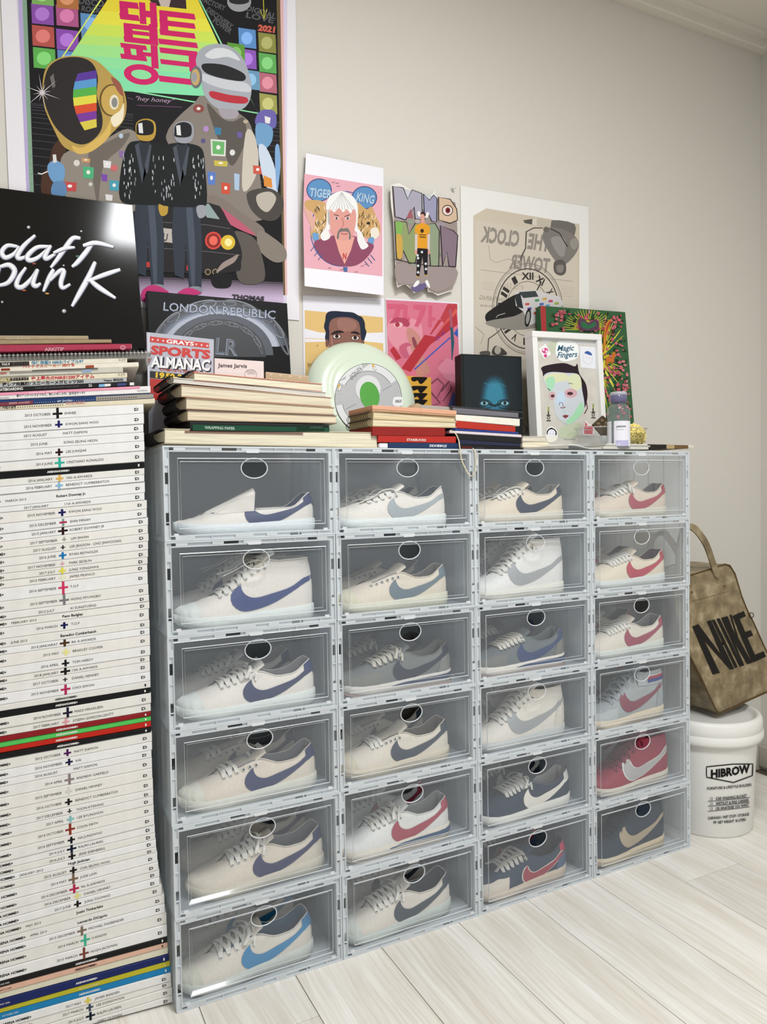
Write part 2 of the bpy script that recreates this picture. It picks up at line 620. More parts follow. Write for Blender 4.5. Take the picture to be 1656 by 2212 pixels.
def make_box():
    root = thing('shoe_box', 'x', 'shoe box')
    W, H, D, t = BW - .0012, BH - .0006, BD, .0022
    mb = MB()
    mb.box(0, t, .004, D, 0, H).box(W - t, W, .004, D, 0, H)
    mb.box(t, W - t, .004, D, 0, t).box(t, W - t, .004, D, H - t, H).box(t, W - t, D - t, D, t, H - t)
    for k in range(5):                                        # moulded ribs of the side walls
        y = .03 + k * .055
        mb.box(-.0006 if k % 2 else 0, t + .001, y, y + .0025, .01, H - .01)
        mb.box(W - t - .001, W, y, y + .0025, .01, H - .01)
    mb.build('shell', FROST, root)
    R = (0, W, 0, H)
    mb = MB()
    i1 = ins(R, .0085, .0095)
    rect_ring(mb, R, ins(R, .0028), 0, 0)
    rect_ring(mb, ins(R, .0028), ins(R, .0028), 0, .004)
    zc_ = (.0028, i1[2], i1[3], H - .0028)
    for z0, z1, gaps in ((zc_[0], zc_[1], ((.035, .09), (.72, .79))), (zc_[2], zc_[3], ((.035, .125), (.315, .41), (.45, .53), (.83, .89)))):
        x = 0
        for g0, g1 in gaps + ((1, 1),):                      # channel floor, open at the moulded slots
            xa, xb = max(.0028, x * W), min(W - .0028, g0 * W)
            mb.add([(xa, .004, z0), (xb, .004, z0), (xb, .004, z1), (xa, .004, z1)], [(0, 1, 2, 3)])
            x = g1
    for x0, x1 in ((.0028, i1[0]), (i1[1], W - .0028)):
        z = 0
        for g0, g1 in ((.17, .30), (.60, .72), (1, 1)):
            za, zb = max(zc_[1], z * H), min(zc_[2], g0 * H)
            mb.add([(x0, .004, za), (x1, .004, za), (x1, .004, zb), (x0, .004, zb)], [(0, 1, 2, 3)])
            z = g1
    rect_ring(mb, ins(R, .0), R, .012, 0)
    rect_ring(mb, i1, ins(R, .010, .011), .001, .001)
    rect_ring(mb, i1, i1, .004, .001)
    rect_ring(mb, ins(R, .010, .011), ins(R, .010, .011), .001, .012)
    mb.build('front_frame', FRAME, root)
    mb = MB()
    rr = random.Random(5)
    for z0, z1 in ((.003, .0085), (H - .0085, H - .003)):     # short ribs and tabs in the rim channel
        x = .02
        while x < W - .025:
            wd = rr.choice([.0014, .0014, .0014, .022, .036])
            mb.box(x, x + wd, .0006, .004, z0, z1)
            x += wd + rr.uniform(.026, .05)
    for x0, x1 in ((.003, .0095), (W - .0095, W - .003)):
        for z in (.035, .09, .142):
            mb.box(x0, x1, .0006, .004, z, z + rr.choice([.0014, .0014, .014]))
    mb.build('rim_rib', FRAME, root)['kind'] = 'stuff'
    # the drop-front door: flat border, bevel, recessed pane with an oval finger hole
    a = ins(R, .0108, .0118)
    b = (.027, W - .021, .0235, H - .0235)
    c = ins(b, .0058)
    mb = MB()
    rect_ring(mb, a, b, .0018, .0018)
    rect_ring(mb, b, c, .0018, .0083)
    rect_ring(mb, a, a, .0038, .0018)
    hx, hz, rx, rz = W * .515, H * .765, .0255, .0185
    n = 48
    pts_e, pts_r = [], []
    for k in range(n):
        an = 2 * math.pi * (k + .5) / n
        ce, se = math.cos(an), math.sin(an)
        pts_e.append((hx + rx * ce, .0083, hz + rz * se))
        tx = ((c[1] - hx) / ce if ce > 0 else (c[0] - hx) / ce) if abs(ce) > 1e-9 else 9
        tz = ((c[3] - hz) / se if se > 0 else (c[2] - hz) / se) if abs(se) > 1e-9 else 9
        q = min(tx, tz)
        pts_r.append([hx + q * ce, .0083, hz + q * se])
    for X in (c[0], c[1]):                                    # pull the nearest ring point into each corner
        for Z in (c[2], c[3]):
            min(pts_r, key=lambda p: (p[0] - X) ** 2 + (p[2] - Z) ** 2)[:] = [X, .0083, Z]
    mb.grid([pts_r, pts_e], cv=True)
    mb.grid([pts_e, [(x, .0103, z) for x, y, z in pts_e]], cv=True)
    door = mb.build('door', CLEAR, root)
    mb = MB()
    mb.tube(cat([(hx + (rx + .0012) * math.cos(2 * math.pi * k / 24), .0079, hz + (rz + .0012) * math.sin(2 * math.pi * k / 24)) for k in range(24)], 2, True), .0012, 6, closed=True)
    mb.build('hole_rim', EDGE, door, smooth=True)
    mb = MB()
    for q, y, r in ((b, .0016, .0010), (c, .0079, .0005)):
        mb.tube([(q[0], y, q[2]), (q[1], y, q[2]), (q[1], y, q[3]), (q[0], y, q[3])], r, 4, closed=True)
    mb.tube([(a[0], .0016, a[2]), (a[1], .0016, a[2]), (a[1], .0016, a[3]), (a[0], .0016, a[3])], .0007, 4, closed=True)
    mb.build('bevel_glint', EDGE, door)  # white beads put the edges' bright highlight into the colour
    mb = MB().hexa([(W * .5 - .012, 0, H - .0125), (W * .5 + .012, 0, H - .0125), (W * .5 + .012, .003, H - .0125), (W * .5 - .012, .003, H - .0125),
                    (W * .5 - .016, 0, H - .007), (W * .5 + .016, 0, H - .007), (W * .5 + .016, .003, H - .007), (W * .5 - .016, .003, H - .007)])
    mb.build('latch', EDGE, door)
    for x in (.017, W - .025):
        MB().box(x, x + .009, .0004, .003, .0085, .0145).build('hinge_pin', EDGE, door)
    return root


# what each box holds is written with the shoes below; (column from the magazine stack, row from the top)
box0 = make_box()


def place_box(c, r, label):
    o = box0 if not box0.get('used') else copy_tree(box0)
    if o is box0:
        box0['used'] = 1
    jr = random.Random(c * 10 + r)
    o.location = ((c - 1) * BW + .0006 + jr.uniform(-.0006, .0006), jr.uniform(-.0012, .0012), (6 - r) * BH + .0003)
    tag(o, label, 'shoe box', 'clear stacked shoe boxes')
    return o


# ---------------------------------------------------------------- shoes
HW = [(0, 0), (.012, .013), (.035, .022), (.08, .0285), (.16, .032), (.3, .033), (.45, .036), (.6, .0425), (.72, .0465), (.82, .0455), (.9, .039), (.95, .029), (.98, .018), (.993, .010), (1, 0)]
SWU = [(.02, .070), (.08, .066), (.163, .053), (.283, .0447), (.367, .041), (.417, .0455), (.441, .054), (.443, .0624)]
SWL = [(.018, .063), (.08, .0565), (.14, .047), (.24, .0325), (.325, .0246), (.41, .021), (.46, .0235), (.497, .032), (.508, .042), (.498, .050), (.472, .0575), (.443, .0624)]
DEF = dict(L=.288, hz=.093, dz=.068, tz=.083, vz=.062, toe=.047, xt=.45, xv=.74, st=.029, sf=.023, up='#efe6d8', mark='#2b3a6b', sole='#e6ebe4', lining='#8f9094', lace='#ece7dc',
           tab=None, tongue=None, toecap=None, lacing=6, bow=1, sw=(1, 0, 0), rough=.85, runner=None, eyelet='#dfddd6', counter=None, mud=None, outline=None, band=None, rim=None, tlab=0)


def resample(pts, n):
    p = np.array(cat([(a, b, 0) for a, b in pts], 6))[:, :2]
    d = np.concatenate([[0], np.cumsum(np.linalg.norm(np.diff(p, axis=0) * [.29, 1], axis=1))])
    return [(np.interp(t, d, p[:, 0]), np.interp(t, d, p[:, 1])) for t in np.linspace(0, d[-1], n)]


def make_shoe(label, **kw):
    S = dict(DEF)
    S.update(kw)
    L = S['L']
    root = thing('sneaker', label, 'shoe')
    rs = random.Random(label)
    hw = lambda f: interp(HW, f)
    zs = lambda f: S['st'] + (S['sf'] - S['st']) * min(1, f / .6) + .006 * max(0, (f - .8) / .2) ** 2
    zb = lambda f: .012 * max(0, (f - .76) / .24) ** 2
    TOP = [(0, S['hz'] - .002), (.035, S['hz']), (.2, S['dz'] + .001), (.29, S['dz']), (S['xt'], S['tz']), (S['xv'], S['vz']), (.87, S['toe'] + .004), (.97, S['toe'])]
    ztop = lambda f: interp(TOP, f)
    YT = [(0, 0), (.012, .011), (.035, .0175), (.08, .0225), (.16, .0265), (.3, .0275), (S['xt'], .0255), (S['xv'] - .05, .0205), (S['xv'], .014), (S['xv'] + .035, 0), (1, 0)]
    ytop = lambda f: interp(YT, f)
    n = 34
    fr = sorted(set([0, .004, .012, .024, .04] + [(1 - math.cos(math.pi * k / n)) / 2 for k in range(n + 1)] + [.985, .993]))
    K = 11

    def surf(f, sg, s, lift=0):
        sh = -.055 * max(0, (f - .86) / .14) ** 1.5
        B = np.array([f * L, sg * (hw(f) + lift), zs(f) - .004])
        T = np.array([(f + sh) * L + .010 * max(0, 1 - f / .06), sg * (ytop(f) + lift * .7), ztop(min(f, .97)) + lift * .5])
        kz = .62 + .34 * min(1, max(0, (f - S['xt']) / (.8 - S['xt'])))
        C = np.array([f * L - .004 * max(0, 1 - f / .1) + .004 * max(0, (f - .9) / .1), sg * (hw(f) * 1.03 + lift), B[2] + (T[2] - B[2]) * kz])
        if lift and f < .03:
            B[0] -= lift; C[0] -= lift; T[0] -= lift
        return (1 - s) ** 2 * B + 2 * s * (1 - s) * C + s * s * T

    ring = [(f, 1) for f in fr] + [(f, -1) for f in reversed(fr[1:-1])]
    mb = MB()
    mb.grid([[surf(f, sg, j / (K - 1)) for j in range(K)] for f, sg in ring], cu=True)
    up = mb.build('upper', M(S['up'], S['rough'], .05, .25, 220), root, smooth=True)
    bvh = BVHTree.FromPolygons([Vector(p) for p in mb.v], mb.f)

    def patch(name, col, f0, f1, s0, s1, lift=.0012, sides=(1, -1), rough=.7, wrap=False, slope=0):
        m = MB()
        for sg in sides:
            fs = [f0 + (f1 - f0) * k / 12 for k in range(13)]
            m.grid([[surf(min(max(f + slope * (s - s0), 0), 1), sg, s, lift) for s in [s0 + (s1 - s0) * j / 7 for j in range(8)]] for f in fs])
        return m.build(name, M(col, rough, .04, .1, 150), root, smooth=True)

    # lining: rim, inner wall and insole
    rin = [(f, sg) for f, sg in ring if f < S['xv'] - .02]
    i0 = next(i for i, (f, sg) in enumerate(rin) if sg < 0)
    rin = rin[i0:] + rin[:i0]
    mb = MB()
    rows = []
    for f, sg in rin:
        T = surf(f, sg, 1)
        y = max(0, abs(T[1]) - .0032)
        ix = T[0] + (.004 if f < .02 else 0)
        rows.append([surf(f, sg, .97, .0008), (T[0] - .001 if f < .02 else T[0], T[1], T[2] + .0012), (ix, sg * y, T[2]), (ix + (.002 if f < .03 else 0), sg * max(0, y + .001), T[2] - .02 if T[2] > .06 else T[2] - .01), (max(f * L, .008), sg * max(0, hw(f) - .006), zs(f) + .006)])
    mb.grid(rows)
    h = len(rows) // 2
    mb.grid([[rows[i][4], rows[len(rows) - 1 - i][4]] for i in range(h)])
    mb.build('lining', M(S['lining'], .9, .05, .1, 200), root, smooth=True)
    cr_ = [surf(f, sg, 1) for f, sg in rin if f < S['xt'] + .02]
    MB().tube([(p[0], p[1], p[2] + .0006) for p in cr_], .0013, 5).build('collar_rim', M(S['up'] if S['rim'] is None else S['rim'], .9), root, smooth=True)
    # tongue
    mb = MB()
    rows = []
    flap = S['tongue'] == 'flap'
    ext = .0 if flap else .018
    f1 = S['xt'] - (.035 if not flap else .02)
    for k in range(11):
        q = k / 10
        f = S['xv'] + .02 + (f1 - S['xv'] - .02) * q
        yw = ytop(max(f, S['xt'])) * (1 - q * .1) + .004
        z = ztop(max(f, S['xt'])) + (.001 + ext * max(0, q - .72) / .28)
        if flap:
            yw = .016 + .018 * math.sin(min(1, q * 1.15) * math.pi / 2) - (.014 * ((q - .8) / .2) ** 2 if q > .8 else 0)
            z = S['vz'] + (.096 - S['vz']) * q ** 1.05
        rows.append([(f * L - (0 if flap else .004 * q), yw * t, z - (.010 if flap else .006) * t * t + (.0 if k else -.003)) for t in (-1, -.75, -.4, 0, .4, .75, 1)])
    mb.grid(rows)
    mb.build('tongue', M(S['up'] if flap else (S['tongue'] or S['up']), .9, .05, .15, 200), root, smooth=True, solid=.0035)
    if S['tlab']:
        a_, b_ = np.array(rows[7][3]), np.array(rows[10][3])
        n_ = np.cross((0, 1, 0), b_ - a_)
        n_ = n_ / np.linalg.norm(n_)
        n_ = n_ if n_[2] > 0 else -n_
        P_ = lambda u, v, h: tuple(a_ + (b_ - a_) * v + np.array([0, .013 * (2 * u - 1), 0]) + n_ * (.0042 + h))
        lb_ = MB().add([P_(0, .1, 0), P_(1, .1, 0), P_(1, .95, 0), P_(0, .95, 0)], [(0, 1, 2, 3)], '#ece9e2')
        text(lb_, 'NIKE', lambda x, y, wd: P_(.08 + .84 * x / wd, .28 + .42 * y, .0003), '#17161a', .06, .15)
        lb_.build('tongue_label', INK, root)
    if flap:
        mb = MB()
        for sg in (1, -1):
            mb.grid([[(rows[i][3 + 3 * sg][0], rows[i][3 + 3 * sg][1], rows[i][3 + 3 * sg][2] - .001), surf(min(max(rows[i][3][0] / L, S['xt']), .9), sg, .82, .0006)] for i in range(11)])
        mb.build('gore', M(S['up'], .9), root, smooth=True)
    # sole
    mb = MB()
    lo = 0 if not S['runner'] else .001

    def ring_at(z, off, fz=None):
        out = []
        for f, sg in ring:
            zz = z(f)
            out.append((f * L - (off if f < .02 else 0) + (off if f > .99 else 0), sg * (hw(f) + off), zz))
        return out
    mb.grid([ring_at(lambda f: zb(f), -.003), ring_at(lambda f: zb(f) + .003, .0015), ring_at(lambda f: zs(f) * .5 + zb(f) * .5, .003), ring_at(lambda f: zs(f) + .001, .0028), ring_at(lambda f: zs(f) + .0022, .0006), ring_at(lambda f: zs(f) + .001, -.004)], cv=True)
    bot = ring_at(lambda f: zb(f), -.003)
    nn = len(fr)
    mb.grid([[bot[i], bot[(len(bot) - i) % len(bot)]] for i in range(nn)])
    sole = mb.build('sole', M(S['sole'], .6, .05, .15, 90), root, smooth=True)

    def band(name, col, z0, z1, fa=0, fb=1, off=.0036):
        m = MB()
        rr = [(f, 1) for f in fr if fa <= f <= fb]
        rr = [(f, -1) for f, _ in reversed(rr[1:])] + rr
        rw = []
        for f, sg in rr:
            x = f * L - (off if f < .02 else 0) + (off if f > .99 else 0)
            a, b = z0(f), max(z1(f), z0(f) + .0003)
            rw.append([(x, sg * (hw(f) + off), a), (x, sg * (hw(f) + off), b)])
        m.grid(rw)
        m.build(name, M(col, .6), sole, smooth=True)
    if S['band']:
        band('sole_stripe', S['band'], lambda f: zs(f) * .62 + zb(f) * .38, lambda f: zs(f) * .68 + zb(f) * .32)
    if S['runner']:
        wedge, outs = S['runner']
        band('midsole_wedge', wedge, lambda f: .012 + .006 * f, lambda f: .012 + .006 * f + .013 * max(0, 1 - f / .62) ** .6, 0, .62)
        band('outsole', outs, lambda f: zb(f), lambda f: zb(f) + .005)
    # the curved check-shaped side stripe, laid on the upper's outer side
    k_, dx, dz = S['sw']

    def stripe(name, col, grow, lift):
        U, Lo = resample(SWU, 26), resample(SWL, 26)
        m = MB()
        rw = []
        for (ua, va), (ub, vb) in zip(U, Lo):
            w_ = []
            d = np.array([(ub - ua) * .29, vb - va])
            l_ = np.linalg.norm(d)
            g = d / l_ * grow if l_ > 1e-6 else d * 0
            for q in range(6):
                t = q / 5
                u = (ua + (ub - ua) * t) * L / .288
                v = va + (vb - va) * t
                if grow:
                    u += (g[0] / .29) * (2 * t - 1)
                    v += g[1] * (2 * t - 1)
                x, z = ((u - .02) * k_ * 1.13 + .02 + dx) * L, ((v - .03) * k_ * 1.13 + .033 + dz)
                hit = bvh.ray_cast(Vector((x, .2, z)), Vector((0, -1, 0)))
                if hit[0] is None:
                    p, nrm, _, _ = bvh.find_nearest(Vector((x, .03, z)))
                    hit = (p, nrm)
                nr = hit[1] if hit[1].y > 0 else -hit[1]
                p = hit[0] + nr * lift
                w_.append(tuple(p))
            rw.append(w_)
        m.grid(rw)
        return m.build(name, M(col, .45 if name == 'side_stripe' else .7, .05, .05, 200), root, smooth=True)
    if S['outline']:
        stripe('stripe_border', S['outline'], .0035, .0008)
    stripe('side_stripe', S['mark'], 0, .0014)
    if S['tab']:
        m = MB()
        fs = [(.10, -1), (.075, -1), (.05, -1), (.03, -1), (.015, -1), (.005, -1), (0, 1), (.005, 1), (.015, 1), (.03, 1), (.05, 1), (.075, 1), (.10, 1)]
        m.grid([[surf(f, sg, .50 + .2 * f / .10 + (.485 - .2 * f / .10) * j / 5, .0016) for j in range(6)] for f, sg in fs])
        m.build('heel_tab', M(S['tab'], .6), root, smooth=True)
    if S['toecap']:
        patch('toe_cap', S['toecap'], .84, 1, 0, 1, .0016, slope=.03)
    if S['counter']:
        patch('heel_counter', S['counter'], 0, .17, 0, .62, .0012, rough=.9, slope=-.09)
    if S['mud']:
        patch('mudguard', S['mud'], .70, .985, 0, .52, .0012, rough=.9, slope=-.05)
    if S.get('strap'):
        st_ = patch('ankle_strap', '#b9bec0', .0, .40, .62, .99, .0022, rough=.6)
        for nm, cc, s0, s1 in (('strap_band', '#27408c', .68, .77), ('strap_band', '#b23340', .77, .85), ('strap_band', '#d8d8d6', .85, .89)):
            q_ = patch(nm, cc, .0, .27, s0, s1, .0034, rough=.6)
            q_.parent = st_
    # eyelets and lace
    ne = S['lacing']
    ey = {}
    if ne:
        me_ = MB()
        for i in range(ne):
            f = S['xv'] - .035 + (S['xt'] + .025 - S['xv'] + .035) * i / (ne - 1)
            for sg in (1, -1):
                p = Vector(surf(f, sg, .80, .0012))
                q = Vector(surf(f, sg, .85, .0012)) - Vector(surf(f, sg, .75, .0012))
                t = Vector((1, 0, 0))
                ey[i, sg] = p
                nrm = t.cross(q).normalized()
                q.normalize()
                me_.tube([p + (t * math.cos(a) + q * math.sin(a)) * .0032 for a in [k * math.pi / 4 for k in range(8)]], .0011, 4, closed=True)
                me_.add([p + (t * math.cos(a) + q * math.sin(a)) * .0024 for a in [k * math.pi / 3 for k in range(6)]], [tuple(range(6))], mi=1)
        me_.build('eyelets', [M(S['eyelet'], .4), M('#2c2b2b', .9)], root, smooth=True)['kind'] = 'stuff'
        m = MB()
        if S['bow'] >= 0:
            lo_, hi_ = (0, ne) if S['bow'] != 9 else (0, 3)
            slope = Vector((ey[ne - 1, 1] - ey[0, 1])).normalized()

            def lace_seg(a, b, lift=.0075):
                mid = (a + b) / 2
                zc = max(ztop(max(mid.x / L, S['xt'])), mid.z) + lift
                pts = []
                for k in range(9):
                    t = k / 8
                    p = a.lerp(b, t)
                    arch = (1 - (2 * t - 1) ** 4)
                    pts.append((p.x + rs.uniform(-.0006, .0006), p.y, p.z + (zc - mid.z) * arch))
                m.ribbon(pts, S.get('lw', .0072), .0016, slope)
            for i in range(lo_, hi_):
                if i == 0 or S['bow'] == 2:
                    lace_seg(ey[i, 1], ey[i, -1], .004)
                if i + 1 < hi_:
                    lace_seg(ey[i, 1], ey[i + 1, -1], .0055)
                    lace_seg(ey[i + 1, 1], ey[i, -1], .0075)
            if S['bow'] == 1:
                c0 = (ey[ne - 1, 1] + ey[ne - 1, -1]) / 2 + Vector((0, 0, .012))
                for sg in (1, -1):
                    a = rs.uniform(-.006, .006)
                    m.ribbon(cat([c0, c0 + Vector((.004, sg * .014, .008)), c0 + Vector((.012 + a, sg * .032, .002)), c0 + Vector((.020, sg * .038, -.010)), c0 + Vector((.014, sg * .026, -.006)), c0 + Vector((.004, sg * .010, -.001))], 4), .006, .0015, (1, 0, .2))
                    m.ribbon(cat([c0, c0 + Vector((-.006, sg * .012, .006)), c0 + Vector((-.002 + a, sg * .029, -.006)), c0 + Vector((.001 + a, sg * .036, -.018))], 4), .005, .0014, (1, 0, .2))
            elif S['bow'] == 0:
                for sg in (1, -1):
                    c0 = ey[ne - 1, sg]
                    m.ribbon(cat([c0, c0 + Vector((.006, sg * -.008, .014)), c0 + Vector((.03, sg * -.012, .012)), c0 + Vector((.055, sg * -.014 + rs.uniform(-.01, .01), -.002)), c0 + Vector((.085, sg * -.008, -.012))], 4), .0083, .0015, (0, 1, .2))
            m.build('lace', M(S['lace'], .9, .04), root, smooth=False)
    return root


NAVY, SLATE, RED = '#26335f', '#35414f', '#b2283f'
CREAM, WHITE, OFFW = '#ece0cf', '#efece6', '#e9e1d4'
HI = dict(hz=.128, dz=.126, tz=.13, vz=.062, xt=.36, toe=.046)
# (column, row): look of the pair, words for it, heel pixel, extras
PAIRS = {
    (1, 1): ('white slip-on sneaker with navy side stripe and tall tongue flap', (680, 1140), dict(up='#f0e8dd', mark=NAVY, tab=NAVY, lining=NAVY, tongue='flap', lacing=0, xt=.47, tz=.052, dz=.053, hz=.084, vz=.046, toe=.034, xv=.80, sw=(.95, .0, -.004), sole='#e9efef')),
    (1, 2): ('white canvas high-top sneaker with a royal navy side stripe', (678, 1335), dict(HI, up='#efe7dc', mark='#2a3c78', lining='#b9b5ae', toecap='#e8ebe4', lacing=8, bow=0, sw=(1.12, .005, .008))),
    (1, 3): ('white low sneaker with navy side stripe and neat criss-cross laces', (681, 1515), dict(up='#f0e8dd', mark='#26335c', tab='#27386e', lacing=6, bow=1, toecap='#e6eae3', lining='#a5a5a6', tlab=1)),
    (1, 4): ('cream low sneaker with navy side stripe and mostly empty eyelets', (684, 1700), dict(up='#e6d9c8', mark='#25325e', tab='#25325e', tlab=1, lacing=6, bow=9, toecap='#e2e0cf', sole='#dfddcf', lining='#85858a')),
    (1, 5): ('scuffed ivory low sneaker with dark violet-navy side stripe and grey lining', (700, 1875), dict(up='#e2d6c5', mark='#2b2f5a', tab='#2a3160', lacing=6, bow=1, sole='#d8d0bd', lining='#7d7e82')),
    (1, 6): ('ivory low sneaker with sky-blue side stripe and blue lining', (668, 2055), dict(up='#e6ddcf', mark='#2f86b8', tab='#2e7fb0', lining='#2f5f80', lacing=5, bow=1, toecap='#d8d6c4', sole='#d5d8cf')),
    (2, 1): ('white low sneaker with pale grey side stripe and loose flat laces', (963, 1125), dict(up='#f1e9dd', mark='#a9b0b2', lining='#4b5468', lacing=5, bow=0, lw=.010, sole='#e9eee8')),
    (2, 2): ('unlaced beige sneaker with grey-blue side stripe', (966, 1290), dict(up='#e8dbc7', mark='#6b7b84', tab='#6d7f88', lacing=6, bow=-1, lining='#8b8780', toecap='#e3dcbf', sole='#e0dcc4')),
    (2, 3): ('grey suede runner with near-black navy side stripe', (973, 1460), dict(up='#777a78', mark='#262b3a', tab='#2a3040', lining='#85837c', lace='#cfc8b8', lacing=6, bow=1, counter='#85857f', mud='#7c7c75', sole='#dcd6cc', runner=('#39435f', '#c7a79d'), eyelet='#5c5d5c')),
    (2, 4): ('cream low sneaker with dark slate side stripe and half-undone lace', (970, 1635), dict(up='#e6dccb', mark='#33404e', tab='#364352', lacing=7, bow=9, lining='#7d746a', sole='#dccfb8', toecap='#ddd0b8', band='#b9ab94')),
    (2, 5): ('white leather runner with crimson side stripe and blue heel wedge', (966, 1800), dict(up='#eae8e2', mark='#a83a4c', tab='#b4495a', rough=.45, lacing=6, bow=1, lining='#a5a5a3', sole='#e7dccb', runner=('#2f5478', '#cdbfae'), toe=.04, eyelet='#cfcdc8')),
    (2, 6): ('cream low sneaker with charcoal-blue side stripe and dark slate lining', (966, 1970), dict(up='#e6ddd0', mark='#3c4650', tab='#394552', lining='#37424e', lacing=6, bow=1, sole='#ccd3cb', toecap='#d9dcd2')),
    (3, 1): ('cream low sneaker with small navy side stripe and rumpled laces', (1198, 1110), dict(up='#e9dac3', mark='#242e48', tab='#27314c', lining='#9c9c96', lacing=6, bow=0, sole='#e2d8c4')),
    (3, 2): ('white leather high-top sneaker with silver-grey side stripe', (1212, 1270), dict(HI, up='#efece6', mark='#a7a8a9', rough=.5, lacing=8, bow=1, sole='#ebe6d8', band='#cfc9bb', lining='#c9c6c0', sw=(1.15, .0, .012), hz=.14, dz=.138, tz=.14)),
    (3, 3): ('grey suede runner with blue side stripe and blue sole wedge', (1218, 1430), dict(up='#6f7577', mark='#2f4370', tab='#34466f', lining='#8a8f90', lacing=7, bow=2, lace='#ddd6c8', counter='#83807a', mud='#7a7a76', sole='#ece3d6', runner=('#2d4470', '#b79a92'), eyelet='#666b6e')),
    (3, 4): ('off-white canvas high-top sneaker with light grey side stripe', (1216, 1590), dict(HI, up='#e9e2d6', mark='#a3a6a6', lacing=8, bow=2, sole='#c9ccc8', lining='#cfc9c0', sw=(1.15, .0, .012), eyelet='#c9c4ba', counter='#e0d9cc')),
    (3, 5): ('dark navy low sneaker with white side stripe and white sole', (1230, 1735), dict(up='#2f3c4d', mark='#ece6da', tab='#d9d8d3', lacing=7, bow=1, lace='#d6d3ca', sole='#e6e4da', lining='#b4b2ad', eyelet='#3a4656')),
    (3, 6): ('navy, red and white running shoe with white-edged red side stripe', (1213, 1880), dict(up='#3a4758', mark='#a53a4b', outline='#e2d9cd', tab='#c1405a', counter='#5a6a85', mud='#ddd2c2', lacing=6, bow=0, lace='#cfcabf', sole='#d8c7b2', lining='#4a4b50', sw=(.9, .02, -.004), eyelet='#59636f')),
    (4, 1): ('cream low sneaker with faded crimson side stripe and dark inner laces', (1442, 1095), dict(up='#e4d3bf', mark='#b04a58', tab='#a93b4d', lining='#7d7a78', lacing=6, bow=1, sole='#ddd6c2')),
    (4, 2): ('ivory low sneaker with bright rose-red side stripe and maroon lining', (1439, 1240), dict(up='#eee0c8', mark='#c03a50', tab='#b8384c', lining='#5a3447', lacing=7, bow=2, sole='#e2e6df')),
    (4, 3): ('ivory low sneaker with dusty plum-red side stripe and grey lining', (1437, 1385), dict(up='#ebe0d0', mark='#a4455a', tab='#ae4b5e', lining='#8d8a88', lacing=7, bow=2, sole='#e0e2d8')),
    (4, 4): ('grey high-top sneaker with plum side stripe and striped ankle strap', (1431, 1530), dict(HI, up='#aeb3b3', mark='#8c4455', rough=.6, lacing=6, bow=1, lace='#9fa5a8', sole='#e8d6ba', lining='#b9bcbc', sw=(1.1, .01, .012), tongue='#a2a7aa', counter='#a8aeb0', mud='#bcc0bf', strap=1)),
    (4, 5): ('red high-top sneaker with silver side stripe and white sole', (1446, 1680), dict(HI, up='#9c2f45', mark='#b9b6b4', rough=.5, lacing=7, bow=0, lace='#7f2a3c', sole='#ddd4c4', band='#a9a090', lining='#7c2a3a', outline='#e3dfda', sw=(1.12, .0, .010), eyelet='#7a2a3a')),
    (4, 6): ('dark navy high-top sneaker with tan side stripe and cream sole', (1438, 1790), dict(HI, up='#2f3b49', mark='#b8a68b', lacing=7, bow=0, lace='#2c3743', sole='#ddcbab', band='#b49f7c', lining='#36414c', sw=(1.12, .0, .012), eyelet='#3c4752')),
}
COLN = {1: 'beside the magazines', 2: 'second from the magazines', 3: 'third from the magazines', 4: 'beside the bucket'}
ROWN = {1: 'top', 2: 'second', 3: 'third', 4: 'fourth', 5: 'fifth', 6: 'bottom'}
NO_MATE = {(1, 1), (4, 5), (4, 6)}             # boxes in which only one shoe can be made out
for (c, r), (what, hp, st) in PAIRS.items():
    place_box(c, r, 'clear shoe box, %s row, column %s, holding %s' % (ROWN[r], COLN[c], ' '.join(w_ for w_ in what.split()[:4] if w_ not in ('with', 'and')).rstrip(',')))
    zf = (6 - r) * BH + .0032
    xh = PY(.05 if c < 4 else .042).at(*hp)[0]
    xh = min(xh, c * BW - .008)
    if xh - st.get('L', .288) < (c - 1) * BW + .006:
        xh = (c - 1) * BW + .0095 + st.get('L', .288)
    s = make_shoe(what + (', front of pair' if (c, r) not in NO_MATE else ', seen alone'), **st)
    rj = random.Random(c * 31 + r)
    yaw = rj.uniform(-.02, .02)
    s.location = (xh, .064, zf)
    s.rotation_euler = (0, 0, math.pi + yaw)
    s['group'] = 'sneakers in the clear boxes'
    if (c, r) not in NO_MATE:
        q = copy_tree(s)
        q.location = (min(xh + rj.uniform(-.03, .004), c * BW - .01), .178, zf)
        q.location.x = max(q.location.x, (c - 1) * BW + .0095 + st.get('L', .288))
        q.rotation_euler = (0, 0, math.pi - yaw)
        q['label'] = what + ', rear of pair'
